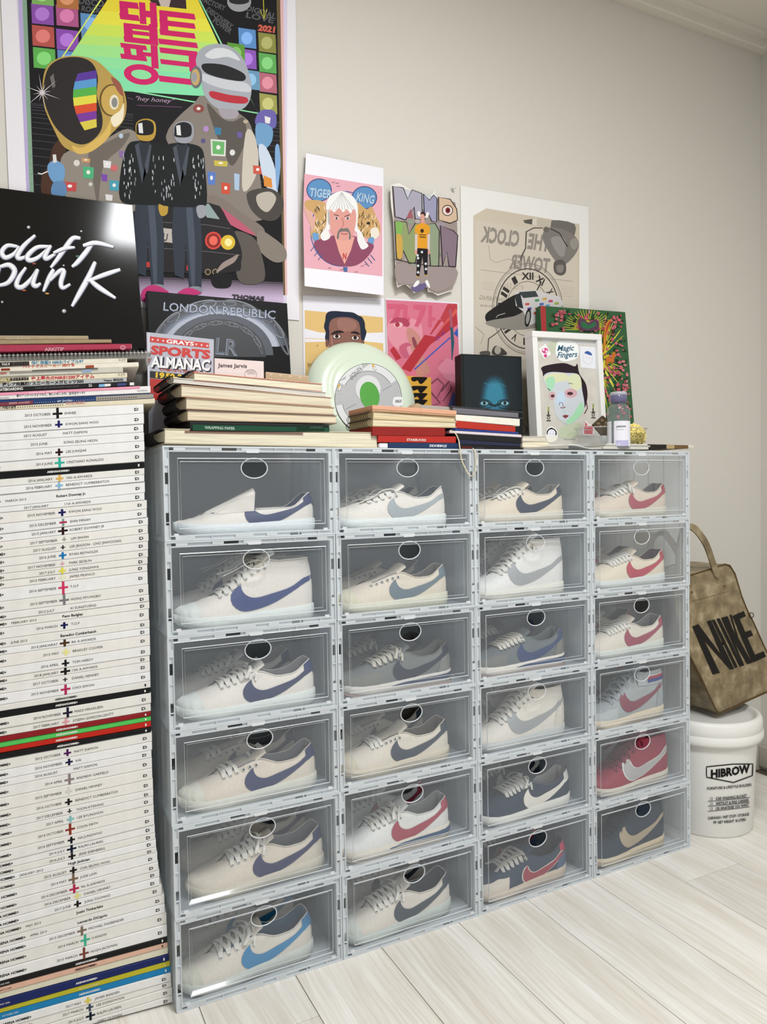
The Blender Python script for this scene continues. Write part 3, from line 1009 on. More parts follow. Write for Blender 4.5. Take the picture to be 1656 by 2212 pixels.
# ---------------------------------------------------------------- the magazine stack
FR = Plane((0, .031, 0), (-.09, -1, 0))
YL = [886, 911, 936, 953, 973, 998, 1019, 1034, 1051, 1068, 1095, 1107, 1131, 1153, 1170, 1188, 1205, 1224, 1239, 1254, 1271, 1299, 1323, 1339, 1356, 1380, 1399, 1414, 1441, 1462, 1478, 1498, 1522, 1535, 1550, 1573, 1590, 1602, 1614, 1626, 1639, 1663, 1683, 1699, 1723, 1750, 1772, 1790, 1811, 1837, 1861, 1877, 1892, 1906, 1924, 1948, 1969, 1986, 2003, 2025, 2046, 2066, 2092, 2117, 2130, 2143, 2157, 2176, 2186, 2201, 2220, 2241, 2260, 2279]
YR = [872, 893, 916, 934, 953, 974, 998, 1011, 1026, 1041, 1065, 1081, 1101, 1119, 1136, 1154, 1171, 1189, 1205, 1220, 1236, 1263, 1286, 1301, 1317, 1341, 1358, 1373, 1397, 1418, 1432, 1454, 1474, 1488, 1500, 1522, 1540, 1550, 1561, 1574, 1585, 1606, 1625, 1641, 1664, 1687, 1710, 1725, 1743, 1766, 1788, 1806, 1821, 1837, 1849, 1871, 1889, 1905, 1923, 1945, 1966, 1986, 2011, 2037, 2050, 2061, 2077, 2092, 2104, 2118, 2137, 2152, 2170, 2186]
XEND = [(0, 310), (10, 312), (11, 316), (13, 319), (16, 320), (20, 318), (23, 322), (28, 323), (36, 325), (43, 328), (48, 331), (51, 335), (53, 338), (54, 340), (57, 344), (59, 355), (62, 360), (66, 364), (68, 368), (72, 374)]
BK = '#131214'
# date | name | plus colour | plus size: f = full height, m = medium, s = small
MAGS = '''2013 OCTOBER|SHINEE|#131214|f
2015 NOVEMBER|KWON SANG WOO|#17185c|m
2013 AUGUST|MATT DAMON||
2015 JUNE|SONG SEUNG HEON||
2016 MAY|LEE JUNGJAE|#2a0f18|m
2014 JUNE|CRISTIANO RONALDO|#2fae9a|f
=#131214|w
2016 JANUARY|10th A-AWARDS|#e2ae52|m
2016 FEBRUARY|BENEDICT CUMBERBATCH|#86b6d8|m
<MARCH 2013|Robert Downey Jr.
2017 JANUARY|11th A-AWARDS||
2015 NOVEMBER|KWON SANG WOO|#17185c|m
2015 DECEMBER|SHIN MINAH|#b52a4a|m
2015 JANUARY|ROBERT DOWNEY JR|#2a0d12|f
2017 SEPTEMBER|LIM SIWAN|#9a9a9a|s
2017 AUGUST|LEE JEHOON · CHO JINWOONG|#131214|s
2016 JUNE|RYAN REYNOLDS|#1474b0|m
2017 NOVEMBER|PARK SEOJUN|#dca0b0|s
2017 JULY|JUNG YONGHWA|#e4d648|m
2015 FEBRUARY|JAMES FRANCO|#e9e6c8|m
2014 SEPTEMBER|T.O.P|#cf3560|f
2013 SEPTEMBER|HONG MYUNGBO|#77787a|f
2013 JULY|KI SUNGYUENG||
<FEBRUARY 2013|Penn Badgley
2016 MARCH|T.O.P|#16164f|m
<JUNE 2013|Benedict Cumberbatch
2014 JANUARAY|8th A-AWARDS|#4a3218|f
2015 MAY|BRADLEY COOPER|#ebe390|m
2016 APRIL|TOM HARDY|#131214|m
2018 JANUARY|12th A-AWARDS|#131214|f
2017 OCTOBER|DANIEL HENNEY|#131214|s
2013 NOVEMBER|CHOI SIWON|#b02a55|f
=#e3e1dc|k
=#131214|w
2014 NOVEMBER|MADS MIKKELSEN|#1d1530|f
2017 FEBRUARY|JOSEPH GORDON LEVITT|#dfa0a6|m
=#8c1820|w
=#55c45c|w
=#c02618|w
=#131214|w
2015 OCTOBER|MATT DAMON|#4a1458|m
2016 NOVEMBER|KAI|#15153c|m
2016 AUGUST|MATT DAMON||
2014 APRIL|ANDREW GARFIELD|#8b7a7c|f
2015 SEPTEMBER|DANIEL HENNEY|#d6d3cf|m
2016 OCTOBER|BENEDICT CUMBERBATCH|#131214|m
2017 DECEMBER|YOON KYESANG|#131214|s
2017 APRIL|LEE BYUNGHUN|#86bfc2|m
2014 OCTOBER|COLIN FIRTH|#8a2f1e|f
2016 SEPTEMBER|HA JUNGWOO|#131214|m
2014 JULY|RALPH LAUREN|#0c1c2e|f
2016 JULY|JESSE EISENBERG|#131214|m
<JANUARY 2013|Hugh Jackman
2015 AUGUST|CHA SEUNG WON|#131214|m
2014 MAY|JUDE LAW|#7b6450|f
2014 DECEMBER|9th A-AWARDS|#b3284c|f
2016 DECEMBER|DANIEL HENNEY|#e2dc8c|m
2017 JUNE|JUNG YOONHO|#131214|m
<MAY 2013|Justin Timberlake
<APRIL 2013|Leonardo DiCaprio
2013 DECEMBER|MICHAEL FASSBENDER|#7d6a5a|f
2014 MARCH|U-KNOW|#3fb191|f
2015 MARCH|HUGH JACKMAN|#7a4238|f
=#131214|w|JUNE 2005
=#deb29c|k|MARCH 2005
=#dedac2|
=#16245e|w|MAY 2006
=#bdb52c|y|
=#1a7fb5|w|OCTOBER 2006
2017 MAY|JAVIER BARDEM|#dccb4e|m
2017 MARCH|LEE DONGWOOK|#3c4658|m
2014 JULY|RALPH LAUREN|#101a2c|f
|GARY OLDMAN|'''.split('\n')
CNAME = {'#131214': 'black', '#e3e1dc': 'white', '#8c1820': 'dark red', '#55c45c': 'bright green', '#c02618': 'scarlet', '#deb29c': 'pale pink', '#dedac2': 'cream', '#16245e': 'navy', '#bdb52c': 'mustard yellow', '#1a7fb5': 'bright blue'}
PNAME = {'#131214': 'black', '#17185c': 'navy', '#2a0f18': 'dark maroon', '#2fae9a': 'teal', '#e2ae52': 'amber', '#86b6d8': 'light blue', '#b52a4a': 'crimson', '#2a0d12': 'dark brown', '#9a9a9a': 'grey', '#1474b0': 'blue', '#dca0b0': 'pink', '#e4d648': 'yellow', '#e9e6c8': 'faint cream', '#cf3560': 'rose', '#77787a': 'grey', '#16164f': 'navy', '#4a3218': 'brown', '#ebe390': 'pale yellow', '#b02a55': 'magenta', '#1d1530': 'violet-black', '#dfa0a6': 'pink', '#4a1458': 'purple', '#15153c': 'navy', '#8b7a7c': 'mauve', '#d6d3cf': 'faint grey', '#86bfc2': 'pale teal', '#8a2f1e': 'rust', '#0c1c2e': 'dark', '#7b6450': 'brown', '#b3284c': 'crimson', '#e2dc8c': 'pale yellow', '#7d6a5a': 'taupe', '#3fb191': 'green', '#7a4238': 'red-brown', '#dccb4e': 'yellow', '#3c4658': 'slate', '#101a2c': 'blue-black'}
AX = np.array([1, -.09, 0])
AX = AX / np.linalg.norm(AX)
INW = np.array([.09, 1, 0]) / math.sqrt(1.0081)
WHT = ['#ebeae8', '#e9e7e3', '#edeceb', '#e7e5df', '#eae7e1']


def spine_pts(px_end, yr, yl):
    """Right end point and slope of a spine edge from its heights at pixel columns 306 and 10.6."""
    a, b = FR.at(306, yr), FR.at(10.6, yl)
    e = FR.at(px_end, yr)
    s = (b[2] - a[2]) / ((b - a) @ AX)
    return e, lambda d: max(.0004, a[2] + s * ((e - a) @ AX - d)), s


def wedge(mb, e, zt, zb, length, depth, t0=0., lip=.0012, dy=0, col=None):
    """Slab behind the spine plane from distance 0 to length left of end e, between edge functions zt and zb."""
    L_ = [0, length]
    P = lambda d, q, z: tuple((e - AX * d + INW * (q + dy))[:2]) + (z,)
    g = .0007
    fr = [P(d, 0, z) for d in L_ for z in (zb(d) + g + .0006, zt(d) - g - .0006)]
    md = [P(d, lip, z) for d in L_ for z in (zb(d) + g * .3, zt(d) - g * .3)]
    bk = [P(d, depth, z) for d in L_ for z in (zb(d) + g * .3, zt(d) - g * .3)]
    mb.add(fr + md + bk, [(0, 1, 3, 2), (1, 5, 7, 3), (5, 9, 11, 7), (0, 2, 6, 4), (4, 6, 10, 8), (8, 10, 11, 9), (0, 4, 5, 1), (4, 8, 9, 5), (2, 3, 7, 6), (6, 7, 11, 10)], col)


seen_lab = set()
for i, spec in enumerate(MAGS):
    pe = interp(XEND, i) + random.uniform(-1, 1)
    while FR.at(pe, YR[i])[0] > -.0016:
        pe -= .5
    e, zt, s_ = spine_pts(pe, YR[i], YL[i])
    e2, zb, s_ = spine_pts(pe, YR[i + 1], YL[i + 1])
    ln = .2975 + random.uniform(-.002, .002)
    dy = random.uniform(-.0012, .0012)
    pr = spec.lstrip('<=').split('|')
    solid = spec.startswith('=')
    bold = spec.startswith('<')
    if solid:
        nxt = MAGS[i - 1].lstrip('<').split('|')[0]
        lab = '%s-spined magazine %s in the tall stack' % (CNAME[pr[0]], 'below the %s issue' % nxt.title() if not MAGS[i - 1].startswith('=') else 'below the %s-spined one' % CNAME[MAGS[i - 1][1:].split('|')[0]])
        base = pr[0]
    elif bold:
        lab = 'white magazine, spine dated %s at its left end, bold name' % pr[0].title()
        base = random.choice(WHT)
    elif pr[0] == '':
        lab = 'white magazine at the very bottom of the tall stack'
        base = WHT[1]
    else:
        lab = 'white magazine, spine dated %s with %s' % (pr[0].title(), ({'f': 'tall ', 'm': '', 's': 'tiny '}[pr[3]] + PNAME[pr[2]] + ' plus sign') if pr[2] else 'no plus sign')
        bare = lambda s: ''.join(ch for ch in s if not ch.isdigit())
        if bare(lab) in seen_lab:
            pv = MAGS[i - 1].lstrip('<').split('|')[0].split()
            pv = [q.title() for q in pv if q.isalpha()]
            lab += ', under the %s one' % (pv[0] if pv else 'coloured')
        seen_lab.add(bare(lab))
        base = random.choice(WHT)
    root = thing('magazine', lab, 'magazine', tuple(e[:2]) + (zb(0),), world=True, group='fashion magazines in the tall stack')
    mb = MB()
    wedge(mb, e, zt, zb, ln, .207, dy=dy)
    mb.build('cover', M(base, .45, .04, .05, 60, spec=.2), root)
    q = MB()
    up = lambda d: zt(d) - .0012
    lo = lambda d: zb(d) + .0012
    q.add([tuple((e + AX * .0004 - AX * d + INW * y)[:2]) + (f(d),) for d in (0, ln + .0008) for y in (.004, .2074) for f in (lo, up)], [(0, 1, 3, 2), (4, 6, 7, 5), (2, 3, 7, 6)])
    q.build('page_block', page_edges('#e4dfd2'), root)
    T = MB()

    def put(d, v, lift=.0004):
        a, b = zb(d), zt(d)
        p = e - AX * d + INW * (dy - lift)
        return (p[0], p[1], a + (b - a) * v)

    def words(t, d0, h, col, b=.0, anchor='l', stretch=1.0, lift=.0004, vc=.5):
        vtx, f, wd = glyphs(t, b)
        W_ = wd * h * stretch
        th = zt(d0) - zb(d0)
        dd = d0 if anchor == 'l' else d0 + W_ if anchor == 'r' else d0 + W_ / 2
        T.add([put(dd - x * h * stretch, vc + (y - .5) * h / th, lift) for x, y in vtx], f, col)

    def bar(d0, d1, v0, v1, col, lift=.0004):
        T.add([put(d0, v0, lift), put(d1, v0, lift), put(d1, v1, lift), put(d0, v1, lift)], [(0, 1, 2, 3)], col)
    PD = .147 + random.uniform(-.002, .002)
    th = zt(.1) - zb(.1)
    grey = '#4c4a4a'
    if solid:
        tc = {'w': '#f1efec', 'k': '#171516', 'y': '#d9d38c', '': None}[pr[1]]
        if tc:
            words('ARENAHOMME+', PD, .0036, tc, .03, 'c')
            bar(.0105, .008, .3, .7, tc)
        if len(pr) > 2 and pr[2]:
            words(pr[2], ln - .006, .0026, tc, 0, 'l')
    else:
        vo = random.uniform(.44, .54)
        words('ARENA HOMME+', ln - .006, .0044, '#1c1a1b', .03, 'l', 1.0, vc=vo)
        if bold:
            words(pr[0], ln - .061, .0040, grey, 0, 'l', vc=vo)
            words(pr[1], PD + .006, .0046, '#1c1a1b', .02, 'l', vc=vo)
        else:
            h = .0042
            if pr[0]:
                words(pr[0], PD + (.0115 if pr[2] else .017), h, grey, 0, 'r', vc=vo)
            words(pr[1], PD - (.0115 if pr[2] else .010), h, grey, 0, 'l', vc=vo)
            if pr[2]:
                half = {'f': .0082, 'm': .0062, 's': .0038}[pr[3]]
                wd = {'f': .0021, 'm': .0019, 's': .0010}[pr[3]]
                vh = (.49 if pr[3] == 'f' else min(.46, half / th))
                vb = wd / th
                TX, T = T, MB()
                bar(PD + wd, PD - wd, .5 - vh, .5 + vh, pr[2] if pr[0] != '2015 DECEMBER' else '#7d9a90')
                bar(PD + half, PD - half, vo - vb * .8, vo + vb * .8, pr[2], .0005)
                T.build('plus_sign', INK, root)
                T = TX
        # publisher's block near the right end
        hh = .0026 / th
        bar(.0165, .0118, vo - hh, vo + hh, '#1b191a')
        T.add([put(.0160, vo, .0006), put(.0124, vo - hh * .7, .0006), put(.0124, vo + hh * .7, .0006)], [(0, 1, 2)], '#eceae6')
        for k in (-.6, 0, .6):
            bar(.0112, .0095, vo + hh * (k - .22), vo + hh * (k + .22), '#3a3838')
    if T.v:
        T.build('lettering', INK, root)

# ---------------------------------------------------------------- mixed magazines on top of the tall stack
# name, label, right end px, (top, bottom) at column 10, (top, bottom) at the right end, colour, depth
UP = [
    ('book', 'thin tan book topmost on the magazine stack, faint white title', 190, (724.3, 733.8), (724.9, 733.4), '#a9977a', .10),
    ('booklet', 'torn brown cardboard-covered booklet under the tan book', 240, (733.8, 744), (732.8, 740.5), '#a08c6c', .11),
    ('book', 'crimson book with a round pale label near its spine end', 284, (744.5, 760), (742.3, 753.5), '#a8364f', .12),
    ('ring_binder', 'clear-covered wire-bound album lying across the magazine stack', 328, (761, 779.5), (754.5, 773), '#8e8d88', .207),
    ('magazine', 'cream Japanese magazine with black Vol.4 label and blue spine writing', 274, (780.5, 792.5), (773.2, 784.5), '#e3dcca', .2),
    ('magazine', 'white magazine with red Japanese spine writing and torn right corner', 299, (793, 803.6), (782, 792.6), '#e8dfd0', .2),
    ('magazine', 'worn grey-mottled magazine with blue patch between two cream Japanese ones', 265, (804, 814.3), (792, 804.6), '#c9c5b8', .2),
    ('magazine', 'cream Japanese magazine with olive VOL.1 label and red spine writing', 274, (815, 827.9), (804.7, 815.8), '#e2d9c0', .2),
    ('magazine', 'silver-grey Japanese magazine with bold black spine writing', 273, (828, 837.4), (815.5, 824.7), '#b5b7b8', .2),
    ('magazine', 'black-spined skateboarding magazine with small photo at its right end', 290, (837.6, 847.3), (824.8, 832.8), '#1c1a1c', .2),
    ('magazine', 'pink and white Japanese magazine with long thin spine', 324.5, (848, 863), (833.5, 849), '#eae6e4', .2),
    ('magazine', 'navy-blue magazine with dotted grey right half of its spine', 331, (863.8, 876.5), (849.5, 860.8), '#1f3a6c', .2),
    ('magazine', 'cream dotted magazine lowest of the mixed ones, dog-eared right corner', 334, (877, 886), (860, 871.8), '#e0d5bb', .2),
]
tops = []
for nm, lab, pe, (lt, lb), (rt, rb), col, dep in UP:
    a, b = FR.at(pe, rt), FR.at(10, lt)
    c_, d_ = FR.at(pe, rb), FR.at(10, lb)
    k = (b - a) @ AX
    zt = (lambda d, a=a, b=b, k=k: a[2] + (b[2] - a[2]) * (-d) / k)
    zb = (lambda d, a=c_, b=d_, k=k: a[2] + (b[2] - a[2]) * (-d) / k)
    root = thing(nm, lab, 'book' if nm.startswith('b') else 'album' if nm[0] == 'r' else 'magazine', tuple(a[:2]) + (zb(0),), world=True, group='mixed magazines on top of the stack')
    mb = MB()
    ln = .285
    if nm == 'ring_binder':
        mid = lambda d, t, zt=zt, zb=zb: zb(d) + (zt(d) - zb(d)) * t
        mb.hexa([tuple((a - AX * d + INW * y)[:2]) + (mid(d, t),) for t in (.0, .22) for d, y in ((ln, .006), (0, .006), (0, dep), (ln, dep))])
        mb.build('back_cover', plastic('clear_album_cover', '#d8d6cc', .45, .8, .1, .3), root)
        m2 = MB()
        m2.hexa([tuple((a - AX * d + INW * y)[:2]) + (mid(d, t),) for t in (.24, .62) for d, y in ((ln, .012), (.008, .012), (.008, dep), (ln, dep))])
        m2.build('page_block', page_edges('#a5a39c'), root)
        m2 = MB()
        m2.hexa([tuple((a - AX * d + INW * y)[:2]) + (mid(d, t),) for t in (.66, .78) for d, y in ((ln, .006), (0, .006), (0, dep), (ln, dep))])
        m2.build('front_cover', plastic('clear_album_cover2', '#dddbd2', .35, .9, .08, .3), root)
        m2 = MB()
        for q in range(40):
            d = .012 + q * .0068
            r = (zt(d) - zb(d)) * .5
            ce = a - AX * d + INW * .007
            for h_ in (0, .0016):
                m2.tube([(ce[0] + h_ - AX[0] * 0, ce[1] + r * .8 * math.cos(an), mid(d, .5) + r * math.sin(an)) for an in [j * math.pi / 5 for j in range(10)]], .00045, 4, closed=True)
        m2.build('wire_binding', M('#c9c9c8', .25, metal=.9), root, smooth=True)
    else:
        wedge(mb, a, zt, zb, ln, dep, lip=.001)
        mb.build('cover', M(col, .45, .06, .06, 80), root)
        q = MB()
        q.hexa([tuple((a + AX * .0005 - AX * d + INW * y)[:2]) + (z(d) + o,) for z, o in ((zb, .0012), (zt, -.0012)) for d, y in ((ln, .004), (0, .004), (0, dep + .0005), (ln, dep + .0005))])
        q.build('page_block', page_edges('#ddd4c2'), root)
    root['ui'] = len(tops)
    tops.append((root, zt, zb))


def upart(i, fn):
    A = Art(FR, .0006)
    fn(A)
    A.build(tops[i][0], 'lettering')


P4 = lambda *q: [(x / 4.731, 700 + y / 4.731) for x, y in zip(q[::2], q[1::2])]
px4 = lambda x, y: (x / 4.731, 700 + y / 4.731)
upart(0, lambda A: A.text('ALPHONSE MUCHA', px4(65, 160), px4(310, 158), 4.2, '#cdbfa6', .01))
upart(2, lambda A: (A.text('ARKITIP', px4(455, 276), px4(655, 272), 7, '#cf9aa2', .03), A.ell(*px4(1255, 240), 6.5, 5.2, '#c4808e'), A.ell(*px4(1255, 240), 4, 3.2, '#b45a6c')))
upart(4, lambda A: (A.poly(P4(0, 392, 298, 380, 300, 424, 0, 436), '#2b2624'), A.text('Vol.4', px4(20, 424), px4(100, 420), 5.5, '#e8e3d8', .02, .2), A.text('ホットドッグ', px4(130, 418), px4(290, 414), 5.2, '#6d6560'),
    A.text('超保存版!! NIKEバイブル97', px4(322, 414), px4(855, 396), 6.3, '#2f7ea8', .02), A.text('スコラ', px4(1210, 380), px4(1285, 377), 4.5, '#5c564e')))
upart(5, lambda A: (A.poly(P4(10, 455, 100, 452, 105, 474, 12, 478), '#8a3a26'), A.text('ハイテクスニーカー 流行館', px4(235, 448), px4(760, 428), 4.6, '#c8452f', .02), A.poly(P4(875, 424, 960, 420, 960, 446, 875, 450), '#9c4a2c')))
upart(6, lambda A: (A.text('sneakers', px4(0, 514), px4(70, 510), 5, '#c23a3a', .02, .2), A.line(P4(100, 500, 400, 488, 900, 470, 1000, 462), 2.6, '#8d8a84'), A.line(P4(330, 476, 700, 462, 1000, 452), 2, '#4c4a48'), A.poly(P4(840, 470, 935, 465, 935, 490, 840, 494), '#8fa6c8')))
upart(7, lambda A: (A.poly(P4(0, 554, 104, 550, 104, 590, 0, 597), '#8d8049'), A.text('VOL.1', px4(5, 588), px4(95, 582), 5.5, '#f0eada', .02, .2), A.poly(P4(108, 550, 292, 541, 292, 572, 108, 581), '#221d1b'), A.text('ホットドッグ', px4(120, 576), px4(285, 568), 5, '#d8d0be'),
    A.text('史上最大のNIKE1200アイテム', px4(318, 573), px4(965, 548), 6.4, '#c5374a', .03), A.text('スコラ', px4(1203, 530), px4(1278, 526), 4.5, '#5c564e')))
upart(8, lambda A: (A.text('激レア完集版/ スニーカーメガヒッツ300', px4(25, 634), px4(855, 598), 5.8, '#1d1c1d', .03), A.text('Vesso 祥伝社', px4(1058, 586), px4(1262, 580), 4.6, '#1d1c1d', .02)))
upart(9, lambda A: (A.text('ATEBOARDING', px4(0, 684), px4(235, 672), 5.6, '#e6e3de', .03), A.text('SUNNY SUPS | SIX PRO SHOPS | SCOTT KANE', px4(360, 664), px4(805, 644), 3.4, '#6e6a6a'), A.text('22', px4(905, 640), px4(940, 638), 5, '#e6e3de', .02),
    A.poly(P4(1010, 616, 1070, 612, 1070, 640, 1010, 644), '#7fb0d8'), A.poly(P4(1070, 612, 1130, 610, 1130, 634, 1070, 640), '#e2e0de'), A.poly(P4(1200, 606, 1290, 602, 1290, 628, 1200, 634), '#3d4a7a'), A.poly(P4(1325, 598, 1368, 596, 1368, 626, 1325, 628), '#e2e0dc')))
upart(10, lambda A: (A.poly(P4(0, 702, 1430, 634, 1430, 660, 0, 733), '#e59ab0'), A.text('non-no MEN', px4(300, 708), px4(580, 694), 3.6, '#f4d9de', .02), A.text('夏のアンメリにさようなら。新しいおしゃれ、全方位サーチ!!', px4(170, 742), px4(870, 712), 4.2, '#2a2729', .01), A.text('SHUEISHA', px4(1402, 690), px4(1505, 686), 3, '#8b878a'), A.text('September', px4(-20, 762), px4(100, 756), 3, '#77747a')))
upart(11, lambda A: (A.poly(P4(980, 742, 1565, 714, 1565, 756, 980, 785), '#9d978c'), A.poly(P4(0, 803, 338, 783, 338, 818, 0, 838), '#7d3d48'), A.text('2006 model', px4(90, 820), px4(300, 806), 3.8, '#caa5a8', .02),
    A.text('air Jordan', px4(585, 797), px4(742, 790), 4.6, '#c8d2e4', .02), *[A.ell(*px4(360 + 22 * k, 804 - k * 1.0), .9, .9, '#aab6cc', 8) for k in range(10)], *[A.ell(*px4(760 + 22 * k, 784 - k * 1.0), .9, .9, '#aab6cc', 8) for k in range(10)], *[A.ell(*px4(1005 + 24 * k, 766 - k * 1.2), 1.2, 1.2, '#38342f', 8) for k in range(17)]))
upart(12, lambda A: (A.text('1 /사립오날편', px4(0, 868), px4(165, 858), 5.2, '#2b2724', .02), *[A.ell(*px4(185 + 24 * k, 850 - k * 1.3), 1.1, 1.1, '#3c3833', 8) for k in range(20)], A.text('SWAG MEMO', px4(672, 822), px4(870, 812), 4.8, '#d99a94', .02)))

# ---------------------------------------------------------------- record sleeve on the stack
zs0 = tops[3][1](.05) + .002
LPP = lean(.006, zs0, .250, 1.618, .288)
root = thing('record_sleeve', 'glossy black record sleeve with chrome lettering leaning on the wall', 'record', tuple(LPP.at(160, 757)), world=True)
cr = [LPP.at(286, 443), LPP.at(-60, 398)]
br = LPP.at(313, 757)
zz = zs0
d_ = cr[0] - br
br = br + d_ * ((zz - br[2]) / d_[2])
bl = br + (cr[1] - cr[0])
mb = MB()
f = [cr[1], cr[0], br, bl]
b_ = [p - LPP.n * .0035 for p in f]
mb.add(f + b_, [(0, 3, 2, 1), (4, 5, 6, 7)] + [(i, (i + 1) % 4, (i + 1) % 4 + 4, i + 4) for i in range(4)])
gl = M('#070708', .1, spec=.4)
mb.build('sleeve', gl, root, bevel=.0006)
A = Art(LPP, .0006)
K = lambda pts: [(x / 2.509, y / 2.509) for x, y in zip(pts[::2], pts[1::2])]


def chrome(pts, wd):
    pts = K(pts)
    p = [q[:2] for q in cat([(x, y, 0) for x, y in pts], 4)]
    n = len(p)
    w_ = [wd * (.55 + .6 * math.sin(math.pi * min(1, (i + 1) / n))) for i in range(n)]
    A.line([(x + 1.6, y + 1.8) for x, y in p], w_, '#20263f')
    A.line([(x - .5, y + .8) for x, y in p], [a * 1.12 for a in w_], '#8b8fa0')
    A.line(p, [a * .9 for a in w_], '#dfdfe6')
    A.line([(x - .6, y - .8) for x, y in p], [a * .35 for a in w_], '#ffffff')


# d a f t
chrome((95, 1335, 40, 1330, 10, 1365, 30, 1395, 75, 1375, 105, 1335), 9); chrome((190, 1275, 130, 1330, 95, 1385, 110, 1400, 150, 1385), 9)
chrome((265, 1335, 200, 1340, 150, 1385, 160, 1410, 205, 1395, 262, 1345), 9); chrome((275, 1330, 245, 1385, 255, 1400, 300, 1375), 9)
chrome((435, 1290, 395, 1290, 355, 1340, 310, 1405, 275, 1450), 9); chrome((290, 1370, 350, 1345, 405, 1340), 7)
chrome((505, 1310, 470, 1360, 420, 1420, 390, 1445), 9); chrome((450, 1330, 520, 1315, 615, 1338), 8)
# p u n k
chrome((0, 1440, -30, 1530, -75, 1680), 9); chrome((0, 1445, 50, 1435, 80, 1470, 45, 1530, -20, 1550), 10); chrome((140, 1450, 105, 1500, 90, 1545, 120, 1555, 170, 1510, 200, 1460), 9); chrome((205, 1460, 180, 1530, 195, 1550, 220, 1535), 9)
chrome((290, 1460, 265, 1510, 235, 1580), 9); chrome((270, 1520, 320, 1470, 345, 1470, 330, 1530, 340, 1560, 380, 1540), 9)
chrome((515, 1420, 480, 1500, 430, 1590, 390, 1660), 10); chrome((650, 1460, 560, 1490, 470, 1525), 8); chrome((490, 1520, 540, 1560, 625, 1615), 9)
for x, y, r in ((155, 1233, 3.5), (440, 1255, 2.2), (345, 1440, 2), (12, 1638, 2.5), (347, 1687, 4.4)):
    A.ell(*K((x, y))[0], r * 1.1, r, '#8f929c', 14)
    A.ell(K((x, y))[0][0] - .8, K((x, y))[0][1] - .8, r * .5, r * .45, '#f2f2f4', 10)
for x, y, c_ in ((185, 1430, '#8a3a1c'), (130, 1575, '#a8502a'), (255, 1592, '#b98a2c'), (420, 1390, '#2c6a4a')):
    A.ell(*K((x, y))[0], 4.5, 2, c_, 12)
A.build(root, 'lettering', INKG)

# a dark and a teal book peeping out left of the tall stack
root = thing('book', 'teal-edged dark book standing at the bottom left beside the magazines', 'book', (-.318, .09, 0), world=True)
MB().box(-.335, -.312, .075, .25, 0, .17).build('cover', M('#141619', .5), root, bevel=.001)
MB().box(-.334, -.3125, .0735, .0752, .0, .11).build('spine_panel', M('#4f8f97', .5), root)
# ---------------------------------------------------------------- things standing on the shoe boxes
ZT = 6 * BH + .0004


def slab(mb, pl, xl, tl, bl, xr, tr, br, depth, col=None, mi=0, y0=0):
    """Block whose front face has photo columns xl, xr and edge rows; it runs depth back from plane pl."""
    f = [pl.at(xl, bl), pl.at(xr, br), pl.at(xr, tr), pl.at(xl, tl)]
    for p in f:
        p[2] = max(p[2], ZT)
    n = np.array([0, 1, 0])
    f = [p + n * y0 for p in f]
    b = [p + n * depth for p in f]
    return mb.hexa([f[0], f[1], b[1], b[0], f[3], f[2], b[2], b[3]], col, mi)


def book(name, label, category, pl, px, depth, cover, pages=None, spine=False, group=None, cov=.0014, ov=.002):
    """Lying book: px = xl, tl, bl, xr, tr, br. With pages, the page edges face the room; with spine, the cover's back does."""
    xl, tl, bl, xr, tr, br = px
    o = pl.at(xl, bl)
    root = thing(name, label, category, (o[0], o[1], max(o[2], ZT)), world=True, group=group)
    z = lambda x, y: pl.at(x, y)
    c = [z(xl, bl), z(xr, br), z(xl, tl), z(xr, tr)]
    for p in c:
        p[2] = max(p[2], ZT)
    Y = np.array([0, 1, 0])

    def blk(m, z0, z1, x0=0, x1=0, y0=0, y1=depth, col=None):
        q = [c[0] + [x0, 0, z0], c[1] + [x1, 0, z0], c[2] + [x0, 0, z1], c[3] + [x1, 0, z1]]
        m.hexa([q[0] + Y * y0, q[1] + Y * y0, q[1] + Y * y1, q[0] + Y * y1, q[2] + Y * y0, q[3] + Y * y0, q[3] + Y * y1, q[2] + Y * y1])
    H = min(c[2][2] - c[0][2], c[3][2] - c[1][2])
    cv = min(cov, H * .2)
    tb = lambda m, top: [p for p in (0,)]
    if pages is None:
        m = MB()
        blk(m, 0, 0)
        m.build('cover', M(cover, .5, .05, .05, 90), root, bevel=.0012)
    else:
        for nm, lo in (('back_cover', True), ('front_cover', False)):
            m = MB()
            q0, q1 = (c[0], c[1]) if lo else (c[2] - [0, 0, cv], c[3] - [0, 0, cv])
            m.hexa([q0, q1, q1 + Y * depth, q0 + Y * depth] + [p + [0, 0, cv] for p in (q0, q1, q1 + Y * depth, q0 + Y * depth)])
            m.build(nm, M(cover, .5, .05, .05, 90), root)
        m = MB()
        blk(m, cv, -cv, ov * .5, -ov, .0015 if not spine else .003, depth - .001)
        m.build('page_block', page_edges(pages), root, bevel=.0008)
        if spine:
            m = MB()
            blk(m, cv * .5, -cv * .5, 0, 0, 0, .002)
            m.build('spine', M(cover, .45, .05, .05, 90), root, bevel=.0008)
    return root, c


def coil(root, c, depth, r=None, n=26, left=.006, col='#141414'):
    """Wire spiral along the left edge, running back into the room."""
    z0, z1 = c[0][2], c[2][2]
    r = r or (z1 - z0) * .5 + .003
    zc = max((z0 + z1) / 2, ZT + r + .001)
    m = MB()
    k = 10
    pts = []
    for i in range(n * k + 1):
        a = 2 * math.pi * i / k
        pts.append((c[0][0] - left + r * 1.15 * math.cos(a), c[0][1] + .004 + depth * i / (n * k), zc + r * math.sin(a)))
    m.tube(pts, .0007, 4)
    m.build('coil', M(col, .3, metal=.6), root, smooth=True)


